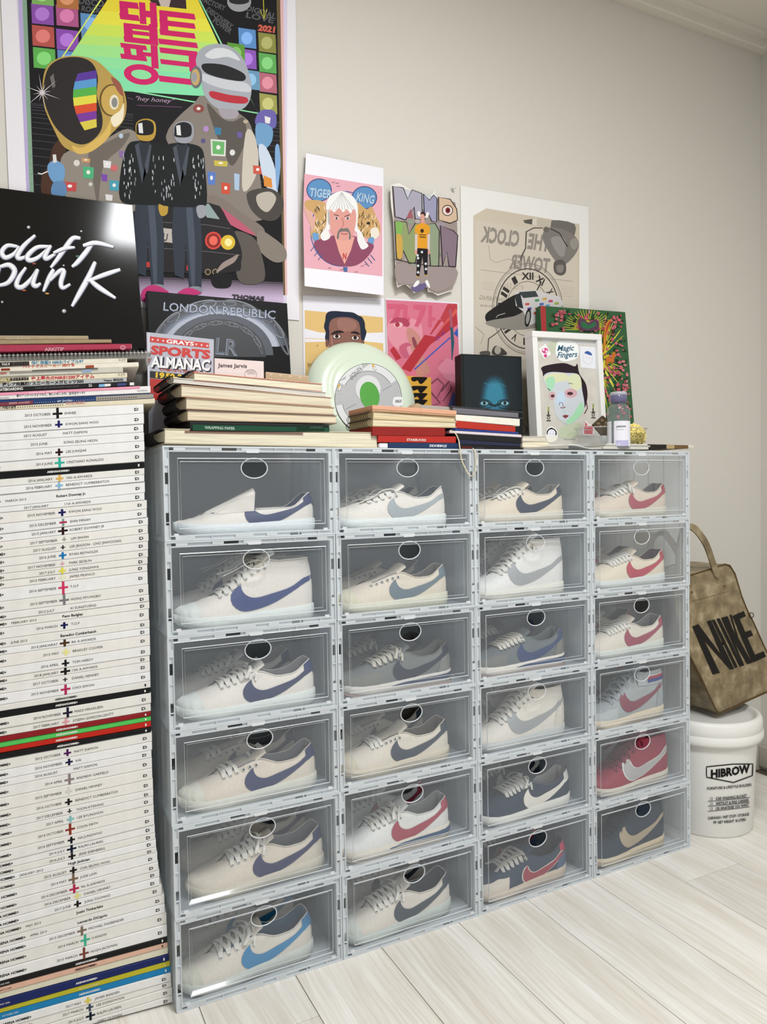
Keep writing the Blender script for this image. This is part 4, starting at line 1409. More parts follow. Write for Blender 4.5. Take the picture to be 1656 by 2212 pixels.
F1 = PY(.012)
CRM = '#e4d8bf'
NB = [
    ('spiral notebook with salmon cover topmost of the big pile', (418.8, 803.3, 821.8, 695.8, 828.9, 846.5), .145, '#d98f78', '#ece3c9'),
    ('spiral notebook with white card cover, second in the big pile', (374, 815, 826, 705.5, 847, 858), .15, '#e4dfd8', '#d9d2c8'),
    ('thick cream spiral notebook, third in the big pile', (391, 831, 857, 716.7, 858.3, 879), .15, '#c9a488', CRM),
    ('cream spiral notebook with worn ridged pages, fourth in the big pile', (401.4, 859, 884, 723, 880, 896.5), .15, '#b99b84', '#e2d5b9'),
    ('cream spiral notebook directly on the green book', (404.4, 886, 909, 727.8, 897.5, 915), .15, '#8f7a6a', '#e5d5b8'),
]
for k, (lab, px, dep, cc, pc) in enumerate(NB):
    root, c = book('spiral_notebook', lab, 'notebook', F1, px, dep, cc, pc, group='notebooks in the big pile')
    coil(root, c, dep - .01, n=19, left=.004, r=(c[2][2] - c[0][2]) * .42 + .0035)
root, c = book('book', 'dark green wrapping paper book under the cream notebooks', 'book', F1, (409.6, 911, 931.5, 711, 917, 934), .15, '#131715')
A = Art(F1, .0006)
A.poly([(416, 917), (711, 924), (711, 932.5), (416, 930)], '#1e4a35')
A.text('WRAPPING PAPER', (441.5, 926.5), (507, 928.5), 6, '#aebfb2', .02)
A.poly([(640, 920), (700, 921), (700, 932), (640, 931)], '#14301f')
A.text('GARMENTS', (697, 921.5), (669, 921), 4.2, '#4f6254', .01)
A.build(root, 'lettering')
root, c = book('spiral_notebook', 'red wire-bound notebook squeezed under the green book', 'notebook', F1, (399, 931, 934.5, 655, 935, 939), .14, '#7d2a22', '#3b2723', group='notebooks in the big pile')
coil(root, c, .12, n=20, left=.001, r=.0045, col='#8c2a20')
root, c = book('spiral_notebook', 'long thick cream spiral notebook at the bottom of the big pile', 'notebook', F1, (355, 925.5, 958, 817, 934, 969), .16, '#cfc4a6', '#e8dfc6', group='notebooks in the big pile')
coil(root, c, .14, n=22, left=.005, r=.0125)

# second pile
F2 = PY(.006)
PB = [
    ('notebook', 'salmon-covered thin notebook topmost of the second pile', (804, 874.7, 884, 986, 887, 896.5), '#dba586', None, None),
    ('notebook', 'thin kraft-brown notebook under the salmon one', (804, 884, 890.5, 984, 896.5, 903.5), '#b9946f', None, None),
    ('spiral_notebook', 'cream spiral notebook, upper of two in the second pile', (806, 888.5, 904, 984.3, 900, 911), '#d8c39a', '#e2d1ac', 1),
    ('spiral_notebook', 'cream spiral notebook resting on the red planner', (805, 904, 921, 986, 911, 924), '#cdb98f', '#e6d8b8', 1),
]
for nm, lab, px, cc, pc, co in PB:
    root, c = book(nm, lab, 'notebook', F2, px, .125, cc, pc, group='notebooks in the second pile')
    if co:
        coil(root, c, .115, n=13, left=.001, r=(c[2][2] - c[0][2]) * .5 + .001, col='#2b201c')
root, c = book('planner', 'dark red planner in shade under the cream spiral notebooks', 'planner', F2, (804, 921.5, 941, 961, 924, 942), .12, '#8e1d17')
root, c = book('planner', 'bright red planner with white capital lettering on its spine', 'planner', F2, (816.7, 941.3, 955.5, 984.7, 942.8, 957), .13, '#b3271f')
A = Art(F2, .0005)
A.text('STARBUCKS', (878, 952.3), (919.5, 953), 5, '#e3d2c8', .03)
A.build(root, 'lettering')
root, c = book('planner', 'navy planner with upside-down white lettering on its spine', 'planner', F2, (839, 956.2, 970, 993, 957, 971), .135, '#1b3358')
A = Art(F2, .0005)
A.text('STARBUCKS', (964, 961), (927, 960.4), 5, '#e4e6ea', .03)
A.build(root, 'lettering')
root, c = book('memo_pad', 'white memo pad beside the navy planner under the long notebook', 'notebook', F2, (819.5, 957.5, 970, 837.5, 957.5, 970), .1, '#e9e6ea')
root, c = book('booklet', 'booklet in a clear grey sleeve on the salmon notebook', 'booklet', PY(.02), (906, 874, 884.5, 985, 880, 888.5), .1, '#a7a49c')
m = MB()
p = PY(.018)
m.add([p.at(888, 880), p.at(902, 871), p.at(910, 874), p.at(907, 884), p.at(888, 880) + np.array([0, .03, 0]), p.at(902, 871) + np.array([0, .03, 0]), p.at(910, 874) + np.array([0, .03, 0]), p.at(907, 884) + np.array([0, .03, 0])], [(0, 3, 2, 1), (4, 5, 6, 7), (0, 1, 5, 4), (1, 2, 6, 5), (2, 3, 7, 6), (3, 0, 4, 7)])
tag(m.build('paper_scrap', M('#b59c80', .9, .1, .2, 60)), 'crumpled tan paper scrap on the salmon notebook', 'paper')
# cream ribbon hanging over the edge
p = PY(.004)
q = PY(-.006)
pts = [p.at(972, 929.5), p.at(983, 936), p.at(990, 950), q.at(993, 968), q.at(996, 990), q.at(1003, 1008), q.at(1012, 1024), q.at(1020, 1028), q.at(1026, 1018), q.at(1028, 995), q.at(1026, 976), p.at(1021, 968)]
m = MB()
m.ribbon(cat(pts, 5), .0032, .0006, [Vector((1, 0, .2))] * 61 if False else (1, .3, 0))
rb = m.build('bookmark_ribbon', M('#d6c9ab', .6))
tag(rb, 'thin cream ribbon looping down over the front edge of boxes', 'ribbon')

# third pile
F3 = PY(.012)
root, c = book('sketchbook', 'dark grey hardback sketchbook topmost of the third pile', 'sketchbook', F3, (973.5, 876.5, 894.5, 1129, 889.5, 904.5), .13, '#3a3a3e', '#77757c', cov=.0022, ov=.012)
root, c = book('book', 'white book with rounded spine under the grey sketchbook', 'book', F3, (983.5, 894.5, 908.5, 1122.5, 905, 920.5), .13, '#e6e1d4')
root, c = book('planner', 'red planner between the white book and the blue notebook', 'planner', F3, (984.5, 908.5, 924.5, 1113, 921, 933.5), .125, '#b42e20')
root, c = book('notebook', 'thin royal-blue notebook in the third pile', 'notebook', F3, (974, 924.8, 929.4, 1120, 933.6, 938.2), .13, '#2a3f87')
root, c = book('notebook', 'thin pinkish-white notebook under the royal-blue one', 'notebook', F3, (970.5, 929.6, 935.5, 1126.5, 939, 945), .13, '#d9cdd2')
root, c = book('notebook', 'thick black notebook under the pinkish-white one', 'notebook', F3, (985, 936, 949.3, 1125.8, 945.4, 958), .13, '#17171a')
root, c = book('notebook', 'dark navy notebook second from bottom of third pile', 'notebook', F3, (990.5, 949.6, 959.5, 1124.5, 958.2, 965), .13, '#23263f')
root, c = book('notebook', 'black notebook with red lettering at the bottom of third pile', 'notebook', F3, (992.6, 959.8, 972, 1125, 965.3, 972), .13, '#121113')
A = Art(F3, .0005)
A.text('NOTES', (997, 968.6), (1018, 968.8), 4, '#7c2a22', .03)
A.text('| AT WORK 20', (1026, 969), (1046, 969.2), 3, '#55555a')
A.build(root, 'lettering')
m = MB()
p = PY(.02)
m.ribbon(cat([p.at(1124, 912), p.at(1132, 918), p.at(1138, 927), p.at(1134, 935), p.at(1125, 940)], 5), .005, .0008, (0, 1, 0))
tag(m.build('elastic_band', M('#151416', .7)), 'black elastic band bulging from the end of the third pile', 'elastic band')
m = MB()
m.ribbon(cat([p.at(1126, 943), p.at(1129, 955), p.at(1124, 966)], 5), .003, .0006, (1, 0, 0))
tag(m.build('bookmark_ribbon', M('#c4556c', .6)), 'short pink ribbon marker hanging from the black notebook', 'ribbon')
# small white books, envelope and papers
F4 = PY(.01)
root, c = book('paperback', 'small off-white paperback, upper one in front of frame', 'book', F4, (1128.5, 942, 954, 1180, 942.5, 953), .09, '#d9d2c6', '#e4dccb')
root, c = book('paperback', 'small cream paperback, lower one in front of frame', 'book', F4, (1128.5, 953.2, 966, 1186.5, 952.8, 965), .09, '#eee4c6', '#f0e6cc')
root, c = book('folder', 'thin grey paper folder under the small cream paperback', 'folder', F4, (1131, 965.5, 972, 1228, 961.5, 969), .11, '#a9a298')
m = MB()
for i in range(1):
    pl = PY(.012)
    a, b = pl.at(1226, 966), pl.at(1306, 968)
    xs = [a[0] + (b[0] - a[0]) * k / 8 for k in range(9)]
    m.grid([[(x, .012 + .1 * j, ZT + .012 - .010 * (k / 8) + .002 * math.sin(k) * (1 - j)) for j in (0, 1)] for k, x in enumerate(xs)])
tag(m.build('envelope', M('#e9e5e0', .7), solid=.0014), 'curled white envelope lying under the white frame', 'envelope')
cards = [('white postcard lowest of the fanned cards', 1303, 1400, 964, 969.5, '#cfccc4', .0), ('grey postcard second of the fanned cards', 1306, 1404, 960.5, 964.5, '#a8a59c', .0005), ('pale postcard under the clear bottle', 1310, 1398, 958, 961, '#dcdad2', .001),
         ('near-black postcard in the fanned cards', 1388, 1439, 959.5, 969, '#1d1915', .0012), ('tan postcard in the fanned cards', 1428, 1456, 960, 969, '#b09a70', .0016), ('brown postcard in the fanned cards', 1446, 1486, 961, 968.5, '#6d5330', .002), ('white-edged postcard at the far end of fanned cards', 1478, 1497, 961.5, 967, '#d8d2c4', .0024)]
for lab, x0, x1, y0, y1, col, dy in cards:
    pl = PY(.004 + dy)
    a, b = pl.at(x0, y1), pl.at(x1, y1)
    h = max(.0012, pl.at(x0, y0)[2] - a[2])
    z0 = max(ZT, min(a[2], b[2]))
    o = MB().box(a[0], b[0], .004 + dy, .1 + dy, z0, z0 + h).build('postcard', M(col, .6, .05))
    tag(o, lab, 'card', 'postcards fanned by the box edge')

# ---------------------------------------------------------------- bottle, tub, sponge, card
pb = PY(.02)
b0, b1 = pb.at(1318, 950), pb.at(1353.5, 950)
bc = (b0[0] + b1[0]) / 2
br = (b1[0] - b0[0]) / 2
zb0 = ZT + .0075
zz = lambda y: pb.at(1335, y)[2]
root = thing('lotion_bottle', 'clear bottle with white label and lilac flip cap on the postcards', 'bottle', (bc, .02, zb0))
zl = [zz(y) - zb0 for y in (957, 912, 884, 872, 868)]
H1, H2 = zz(878) - zb0, zz(868.5) - zb0
m = MB().lathe([(br * .9, 0), (br, .003), (br, H1 - .012), (br * .97, H1 - .006), (br * .8, H1 + .001), (br * .62, H1 + .004), (br * .6, H2)], 32)
m.build('body', plastic('clear_bottle', '#cfcdd6', .16, 1, .05, .3), root, smooth=True)
m = MB().lathe([(br * .9, .002), (br * .93, .004), (br * .93, H1 * .52), (.001, H1 * .52)], 24)
m.build('liquid', plastic('lotion', '#c9c4d8', .35, .5, .1, .5), root, smooth=True)
hc = zz(847) - zb0
m = MB().lathe([(br * .74, H2 - .002), (br * .74, H2 + (hc - H2) * .62), (br * .73, H2 + (hc - H2) * .63)], 32)
m.build('cap', plastic('lilac_cap', '#8f8bb8', .7, .8, .1, .4), root, smooth=True)
m = MB().lathe([(br * .75, H2 + (hc - H2) * .64), (br * .76, hc - .004), (br * .66, hc), (.001, hc)], 32)
m.build('flip_lid', plastic('milky_lid', '#dcdce6', .8, .8, .12, .4), root, smooth=True)
m = MB()
hl = zz(911) - zb0
arc = lambda a0, a1, z0, z1, r: m.grid([[(r * math.cos(a), r * math.sin(a), z) for z in (z0, z1)] for a in [math.radians(a0 + (a1 - a0) * k / 20) for k in range(21)]])
arc(-158, -45, .0035, hl, br + .0004)
arc(-225, -172, .0035, hl, br + .0004)
lb = m.build('label', M('#e4e3ea', .5), root, smooth=True)
m = MB()
arc(-150, -80, .0035, hl * .27, br + .0007)
m.build('label_band', M('#b9b5d6', .5), root, smooth=True)
m = MB()


def onbottle(t, a0, a1, z, h, col, b=.0):
    text(m, t, lambda x, y, wd: ((br + .001) * math.cos(math.radians(a0 + (a1 - a0) * x / wd)), (br + .001) * math.sin(math.radians(a0 + (a1 - a0) * x / wd)), z + y * h), col, b)


onbottle('JASON', -146, -98, hl * .76, .0042, '#3a3a40', .02)
onbottle('PURE NATURAL', -146, -108, hl * .66, .0018, '#77767c')
onbottle('DR', -147, -126, hl * .08, .0060, '#e8e7f0', .01)
m.build('lettering', INK, root)

pt = PY(.045)
t0, t1 = pt.at(1285, 924), pt.at(1405, 922)
f0, f1 = pt.at(1298, 962), pt.at(1393, 960)
zr = pt.at(1345, 923)[2]
cx = (t0[0] + t1[0]) / 2
root = thing('plastic_tub', 'clear flared plastic tub holding a yellow sponge and brown card', 'tub', (cx, .09, ZT + .0035))


def rrect(a, b, r, z):
    out = []
    for sx, sy, s in ((1, 1, 0), (-1, 1, 90), (-1, -1, 180), (1, -1, 270)):
        for k in range(6):
            an = math.radians(s + 18 * k)
            out.append((sx * (a - r) + r * math.cos(an), sy * (b - r) + r * math.sin(an), z))
    return out


hw_t, hw_b, ht = (t1[0] - t0[0]) / 2, (f1[0] - f0[0]) / 2, zr - ZT - .0035
m = MB()
m.grid([rrect(hw_b, .036, .016, .001), rrect(hw_b + .003, .038, .018, .004), rrect(hw_t - .004, .044, .02, ht - .003), rrect(hw_t, .046, .021, ht - .002), rrect(hw_t, .046, .021, ht)], cv=True)
m.add(rrect(hw_b, .036, .016, .001), [tuple(range(24))])
m.build('tub_body', plastic('tub_plastic', '#d6d6d2', .09, .8, .12, .4), root, smooth=True)
m = MB().tube(rrect(hw_t, .046, .021, ht), .0012, 5, closed=True)
m.build('rim', plastic('tub_rim', '#e4e4e0', .6, .8, .12, .4), root, smooth=True)
ps = PY(.09)
sc_ = ps.at(1366, 927)
m = MB()
rs = random.Random(2)
R0 = .035
for i in range(900):
    v = Vector((rs.gauss(0, 1), rs.gauss(0, 1), rs.gauss(0, 1))).normalized()
    p = v * R0 * .85
    e_ = v * R0 * rs.uniform(.94, 1.05) + Vector((rs.uniform(-.003, .003), rs.uniform(-.003, .003), rs.uniform(-.003, .003)))
    t = v.orthogonal().normalized() * .0026
    b_ = v.cross(t).normalized() * .0026
    m.add([p + t, p - t * .5 + b_, p - t * .5 - b_, e_ + t * .4, e_ - t * .3 + b_ * .4, e_ - t * .3 - b_ * .4], [(0, 1, 4, 3), (1, 2, 5, 4), (2, 0, 3, 5), (3, 4, 5)])
u = [[(R0 * .9 * math.sin(math.pi * i / 8) * math.cos(2 * math.pi * j / 14), R0 * .9 * math.sin(math.pi * i / 8) * math.sin(2 * math.pi * j / 14), R0 * .9 * math.cos(math.pi * i / 8)) for j in range(14)] for i in range(9)]
m.grid(u, cv=True)
o = m.build('puff_sponge', M('#fae892', .95))
o.location = (sc_[0] - .002, .09, ZT + .006 + R0 * 1.06)
tag(o, 'fluffy yellow puff sponge inside the clear tub', 'sponge')
pc = lean(pt.at(1300, 950)[0], ZT + .01, .072, ZT + .09, .082)
pxs = [(1280.5, 917), (1301.7, 897.5), (1318, 911.5), (1316, 940), (1300, 940)]
m = sheet(pc, pxs, .006)
root = thing('chocolate_card', 'dark brown embossed card poking diagonally out of the tub', 'card', tuple(pc.at(1302, 940)), world=True)
m.build('card', M('#4a3a26', .4, .1), root)
A = Art(pc, .0004)
A.line([(1284, 917.5), (1302, 901), (1315, 913)], 1.4, '#6d5a40')
for x, y in ((1292, 915), (1300, 908), (1308, 913), (1297, 921), (1306, 920)):
    A.ell(x, y, 3.4, 2.6, '#8d7a5c', 12)
A.build(root)

# ---------------------------------------------------------------- upright things leaning behind the piles


def panel(name, label, category, pl, px, th, col, rough=.4, bev=.0008, mat=None):
    o = pl.at((px[0][0] + px[1][0]) / 2, max(p[1] for p in px))
    root = thing(name, label, category, (o[0], o[1], o[2]), world=True)
    root['front'] = 0
    sheet(pl, px, th).build('cover', mat or M(col, rough, .03), root, bevel=bev)
    return root


def foot(pl, a, b):
    """Pixel on the line a-b continued down to where plane pl meets the box top."""
    a, b = np.array(a, float), np.array(b, float)
    lo, hi = 0., 6.
    for _ in range(40):
        k = (lo + hi) / 2
        if pl.at(*(a + (b - a) * k))[2] > ZT + .001:
            lo = k
        else:
            hi = k
    return tuple(a + (b - a) * lo)


def upright(name, label, category, pl, tl, tr, dl, dr, th, col, **kw):
    """Standing panel: top corners tl, tr; its sides run down through pixels dl, dr to the box top."""
    return panel(name, label, category, pl, [tl, tr, foot(pl, tr, dr), foot(pl, tl, dl)], th, col, **kw)


LON = lean(.02, ZT, .225, 1.43, .262)
root = upright('box_set', 'glossy black box set with silver lettering and printed chain ring', 'box', LON, (317, 628), (620, 655), (322, 760), (628, 805), .026, '#08080a', rough=.5, mat=M('#08080a', .45, spec=.12))
A = Art(LON, .0004)
K = lambda *q: [(x / 2.509, 600 + y / 2.509) for x, y in zip(q[::2], q[1::2])]
k1 = lambda x, y: (x / 2.509, 600 + y / 2.509)
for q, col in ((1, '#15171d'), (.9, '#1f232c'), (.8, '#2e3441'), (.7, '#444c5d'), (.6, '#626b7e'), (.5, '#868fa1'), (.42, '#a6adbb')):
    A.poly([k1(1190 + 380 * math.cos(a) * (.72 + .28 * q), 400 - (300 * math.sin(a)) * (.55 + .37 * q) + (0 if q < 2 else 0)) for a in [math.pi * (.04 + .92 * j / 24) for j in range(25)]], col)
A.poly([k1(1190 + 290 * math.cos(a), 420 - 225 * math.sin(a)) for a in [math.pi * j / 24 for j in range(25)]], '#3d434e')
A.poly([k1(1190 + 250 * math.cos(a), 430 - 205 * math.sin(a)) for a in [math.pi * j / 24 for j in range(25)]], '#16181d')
for r, n_, wd, c_ in ((335, 9, 3.6, '#7d828c'), (215, 14, 1.9, '#7f848d')):
    for j in range(n_):
        a = math.pi * (.06 + .88 * (j + .5) / n_)
        x, y = k1(1190 + r * 1.06 * math.cos(a), 430 - r * .86 * math.sin(a))
        t = math.degrees(math.atan2(.86 * math.cos(a), 1.06 * math.sin(a)))
        ln = r * .155 / 2.509 * (9 / n_) * 1.75 * 1.0
        if j % 2:
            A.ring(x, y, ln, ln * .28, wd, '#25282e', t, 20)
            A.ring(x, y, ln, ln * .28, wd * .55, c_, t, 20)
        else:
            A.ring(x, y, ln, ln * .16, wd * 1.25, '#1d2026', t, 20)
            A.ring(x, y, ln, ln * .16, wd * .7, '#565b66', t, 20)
A.text('LONDON REPUBLIC', k1(884, 180), k1(1488, 227), 18, '#30394c', .015)
A.text('LONDON REPUBLIC', k1(884, 177), k1(1490, 224), 17.5, '#9aa3b8', .0)
A.text('LR', k1(1165, 412), k1(1285, 422), 34, '#8d93a0', .02)
A.text('LR', k1(1166, 409), k1(1284, 419), 32, '#4d5563', .0)
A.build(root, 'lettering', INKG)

ALM = lean(-.01, ZT, .176, 1.33, .196)
root = upright('magazine', 'silver-grey sports almanac with red and white title on the piles', 'magazine', ALM, (316, 717), (462, 733), (318, 800), (461.5, 800), .004, '#b7bac6', rough=.3)
A = Art(ALM, .0004)
A.poly([(319, 720), (323, 720.5), (323, 845), (319, 845)], '#d5d6de')
A.poly([k1(812, 318), k1(1132, 354), k1(1132, 382), k1(812, 348)], '#c8362c')
A.text('GRAYS', k1(900, 354), k1(1050, 369), 8.3, '#f2eeee', .03)
for x, y in ((826, 335), (855, 338), (884, 342), (1063, 361), (1092, 365), (1122, 369)):
    cx_, cy_ = k1(x, y)
    A.poly([(cx_ + (2.7 if j % 2 == 0 else 1.1) * math.sin(j * math.pi / 5), cy_ - (2.9 if j % 2 == 0 else 1.15) * math.cos(j * math.pi / 5)) for j in range(10)], '#f2eeee')
A.text('SPORTS', k1(814, 412), k1(1138, 439), 18.5, '#c8302a', .05)
A.text('ALMANAC', k1(822, 487), k1(1142, 508), 24, '#17171a', .06)
A.text('ALMANAC', k1(815, 482), k1(1135, 503), 23, '#f1f1f2', .035)
A.text('COMPLETE SPORTS', k1(865, 504), k1(1075, 519), 4.8, '#b8402f', .02)
A.poly([k1(812, 505), k1(1150, 540), k1(1150, 578), k1(812, 542)], '#1a1718')
A.text('19', k1(842, 540), k1(890, 544), 11.5, '#e9c22c', .05)
A.text('50-2000', k1(895, 545), k1(1060, 560), 11.5, '#e9c22c', .05)
A.poly([k1(812, 545), k1(1150, 580), k1(1150, 700), k1(812, 660)], '#b92d22')
A.build(root, 'lettering', INKG)

JAR = lean(.11, ZT, .181, 1.29, .199)
root = upright('book', 'pale pink drawing book with small serif title and grey sketch', 'book', JAR, (463, 773.5), (569.5, 780.5), (463, 830), (570, 830), .012, '#e9dcd8', rough=.6)
A = Art(JAR, .0004)
A.text('James Jarvis', k1(1180, 484), k1(1337, 489), 8.5, '#3c3638', .015)
A.text('Drawings', k1(1185, 514), k1(1308, 519), 8.5, '#f4ecea', .02)
cx_, cy_ = k1(1358, 525)
A.ring(cx_, cy_, 13, 11, .7, '#8f8588')
for j in range(9):
    A.ring(cx_ - 8 + 2 * j, cy_ - 8 + (j % 3) * 3, 2.2, 1.7, .5, '#a79da0', 0, 10)
A.line([k1(1315, 560), k1(1330, 545), k1(1360, 548), k1(1400, 556)], .7, '#8f8588')
A.build(root, 'lettering')

MUR = lean(.22, ZT, .184, 1.26, .198)
root = upright('book', 'tan paper-jacketed art book with faint white title behind the piles', 'book', MUR, (574, 803), (667, 812), (574, 840), (667, 840), .012, '#cdb594', rough=.3)
A = Art(MUR, .0004)
A.poly([(576, 806), (665, 814.5), (665, 829), (576, 829)], '#bda88a')
A.text('Takashi Murakami', k1(1460, 562), k1(1612, 573), 6.2, '#ece6da', .02)
for j in range(8):
    A.ell(585 + j * 10.5, 809 + j * 1 + (j % 2) * 3, 4, 2.4, ('#d2bd9f', '#c6ac86')[j % 2], 10)
A.build(root, 'lettering')

# black box with a blue face, cream framed print, green and pink book
BLU = lean(.78, ZT, .17, 1.335, .2)
root = upright('case', 'black case with dim blue-lit face behind the third pile', 'case', BLU, (995, 764), (1126, 770), (997, 880), (1128, 880), .03, '#0d1518', rough=.3)
A = Art(BLU, .0004)
k3 = lambda x, y: (960 + x / 3.067, 380 + y / 3.067)
A.poly([(1001, 767.5), (1124, 773), (1126, 885), (1003, 880)], '#0f1d22')
for q, c_ in ((1.0, '#10262e'), (.93, '#123240'), (.85, '#164253'), (.76, '#1d576c'), (.66, '#256a82'), (.54, '#2f7c95')):
    A.blob([k3(330 + 118 * math.cos(a) * q * (1 if math.sin(a) < 0 else .8), 1450 - (135 * math.sin(a) if math.sin(a) > 0 else 150 * math.sin(a)) * q) for a in [2 * math.pi * j / 12 for j in range(12)]], c_, 3)
for q in range(5):
    A.line([k3(258 + 20 * q, 1370 + (q % 2) * 20), k3(290 + 22 * q, 1380), k3(300 + 25 * q, 1410 - (q % 3) * 15)], .8, '#3f8ba3')
A.line([k3(225, 1497), k3(300, 1512), k3(330, 1524), k3(360, 1512), k3(440, 1500)], 5, '#0e2028')
for sx in (262, 398):
    A.ell(*k3(sx, 1505), 12, 6.5, '#17343f')
    A.ell(*k3(sx, 1507), 8, 4, '#7fb3c4')
    A.ell(*k3(sx, 1506), 3.4, 3.6, '#0c161b')
    A.ring(*k3(sx, 1512), 16, 10, 1.4, '#0b171c', 4)
A.build(root, 'print', INKG)

FRM = lean(.95, ZT, .137, 1.4, .160)
o = FRM.at(1230, 960)
root = thing('picture_frame', 'deep white box frame with a painted pale face and stickers', 'frame', (o[0], o[1], ZT + .001), world=True)
TL, TR = (1149, 714), (1299, 722)
BL, BR = foot(FRM, TL, (1161, 955)), foot(FRM, TR, (1312, 963))
tl, tr, br_, bl = [FRM.at(*q) for q in (TL, TR, BR, BL)]
ux = (tr - tl) / np.linalg.norm(tr - tl)
uz = (tl - bl) / np.linalg.norm(tl - bl)
W_, H_ = np.linalg.norm(tr - tl), np.linalg.norm(tl - bl)
bk = -FRM.n
fw, fd = .0165, .034
for nm, (x0, x1, z0, z1) in (('frame_rail', (0, W_, 0, fw * 1.1)), ('frame_rail', (0, W_, H_ - fw, H_)), ('frame_stile', (0, fw, fw * 1.1, H_ - fw)), ('frame_stile', (W_ - fw, W_, fw * 1.1, H_ - fw))):
    m = MB()
    P = lambda x, y, z: tuple(bl + ux * x + uz * z + bk * y)
    m.hexa([P(x0, 0, z0), P(x1, 0, z0), P(x1, fd, z0), P(x0, fd, z0), P(x0, 0, z1), P(x1, 0, z1), P(x1, fd, z1), P(x0, fd, z1)])
    m.build(nm, M('#e9e8e4', .4), root, bevel=.0012)
m = MB()
m.hexa([P(fw, .012, fw), P(W_ - fw, .012, fw), P(W_ - fw, .016, fw), P(fw, .016, fw), P(fw, .012, H_ - fw), P(W_ - fw, .012, H_ - fw), P(W_ - fw, .016, H_ - fw), P(fw, .016, H_ - fw)])
ar = m.build('artwork', M('#cfcac0', .8, .08, 0, 30), root)
FA = Plane(tl + bk * .012, FRM.n)
A = Art(FA)
e3 = lambda *q: [k3(x, y) for x, y in zip(q[::2], q[1::2])]
A.poly(e3(640, 1075, 1000, 1100, 1000, 1120, 640, 1100), '#dcdcdc')
A.blob(e3(800, 1650, 900, 1640, 870, 1730, 780, 1740, 750, 1690), '#c3cbb0')
A.blob(e3(700, 1100, 770, 1110, 700, 1190, 640, 1210), '#c2c6b0')
A.poly(e3(622, 1148, 668, 1112, 705, 1180, 660, 1214), '#ecebea')
A.ell(*k3(664, 1158), 7, 6, '#cf4a86')
A.ell(*k3(667, 1192), 3.6, 4, '#cf4a86')
A.ell(*k3(655, 1152), 2.2, 2.6, '#f2e6ee')
A.ell(*k3(674, 1163), 2.2, 2.6, '#f2e6ee')
A.blob(e3(745, 1105, 800, 1090, 850, 1095, 885, 1130, 880, 1200, 830, 1225, 770, 1225, 735, 1180), '#ecefee')
A.text('Magic', k3(745, 1160), k3(858, 1156), 12, '#22566e', .02, .3)
A.text('Fingers', k3(745, 1205), k3(880, 1198), 12, '#22566e', .02, .3)
A.poly(e3(893, 1128, 995, 1134, 1000, 1280, 900, 1270), '#e4e5ea')
A.ring(*k3(948, 1205), 10.5, 14, .5, '#b8b8c8')
A.blob(e3(925, 1172, 945, 1160, 970, 1175, 972, 1190, 940, 1180), '#3a5aa0')
A.line(e3(935, 1205, 945, 1207), .6, '#9a9ab8')
A.line(e3(957, 1209, 966, 1211), .6, '#9a9ab8')
# painted face
A.blob(e3(640, 1270, 690, 1252, 790, 1240, 860, 1262, 878, 1244, 892, 1310, 935, 1380, 945, 1470, 920, 1540, 905, 1420, 880, 1330, 780, 1315, 690, 1320, 655, 1330, 648, 1300), '#2b1f26')
A.blob(e3(655, 1325, 700, 1300, 800, 1305, 890, 1320, 910, 1420, 925, 1530, 890, 1600, 830, 1645, 780, 1630, 735, 1580, 715, 1480, 680, 1410, 660, 1370), '#c9cfd4')
A.blob(e3(662, 1330, 720, 1308, 800, 1312, 820, 1350, 740, 1370, 690, 1400, 668, 1370), '#d9d9b4', 3)
A.blob(e3(670, 1345, 720, 1330, 730, 1380, 700, 1430, 678, 1400), '#a8d8b4', 3)
A.blob(e3(830, 1320, 890, 1322, 905, 1400, 860, 1420, 820, 1370), '#d8dcb6', 3)
A.blob(e3(900, 1500, 922, 1540, 890, 1600, 835, 1640, 800, 1630, 850, 1580), '#a6d8b0', 3)
A.blob(e3(760, 1430, 800, 1450, 780, 1530, 740, 1500), '#c2d6e6', 3)
A.ell(*k3(835, 1440), 14, 10, '#d0a8ae')
A.ell(*k3(712, 1455), 7, 9, '#cfaab0')
A.ell(*k3(830, 1442), 6.5, 3.6, '#4a2f33')
A.ell(*k3(714, 1458), 4, 3.2, '#4a2f33')
A.line(e3(818, 1378, 832, 1372, 848, 1380), 1.2, '#4a3a3c')
A.line(e3(684, 1408, 694, 1418, 698, 1424), 1.6, '#3a2a2e')
A.line(e3(757, 1520, 762, 1500, 780, 1505, 785, 1530), 1.4, '#8a5a50')
A.line(e3(765, 1535, 785, 1538, 800, 1530), 1.8, '#7c4a44')
A.poly(e3(778, 1590, 800, 1582, 822, 1588, 810, 1600, 798, 1608), '#8c4440')
A.line(e3(780, 1592, 800, 1596, 820, 1590), .8, '#4a2026')
A.poly(e3(786, 1550, 797, 1552, 792, 1575), '#a9c8d8')
A.line(e3(938, 1500, 945, 1540, 925, 1575), 2, '#5a2a34')
for x in (688, 984):
    y = 1590 if x < 800 else 1570
    A.line(e3(x, y - 60, x - 2, y - 25), 2.6, '#8a9a3a')
    A.line(e3(x - 1, y - 30, x - 2, y - 5), 2.2, '#2f2418')
    A.line(e3(x - 14, y - 4, x + 12, y - 5), 2, '#2f2418')
    A.ring(*k3(x - 1, y + 12), 2.6, 3.2, 1.3, '#2f2418')
    A.line(e3(x - 14, y + 32, x + 14, y + 32), 2, '#2f2418')
A.blob(e3(705, 1658, 745, 1690, 740, 1750, 690, 1765, 668, 1730, 675, 1680), '#ebe8dc')
A.blob(e3(676, 1690, 705, 1668, 738, 1690, 736, 1720, 700, 1690, 678, 1715), '#24242c')
A.ell(*k3(707, 1705), 8.5, 8.5, '#e8e8ee')
A.line(e3(692, 1708, 702, 1708), .7, '#5a5a66')
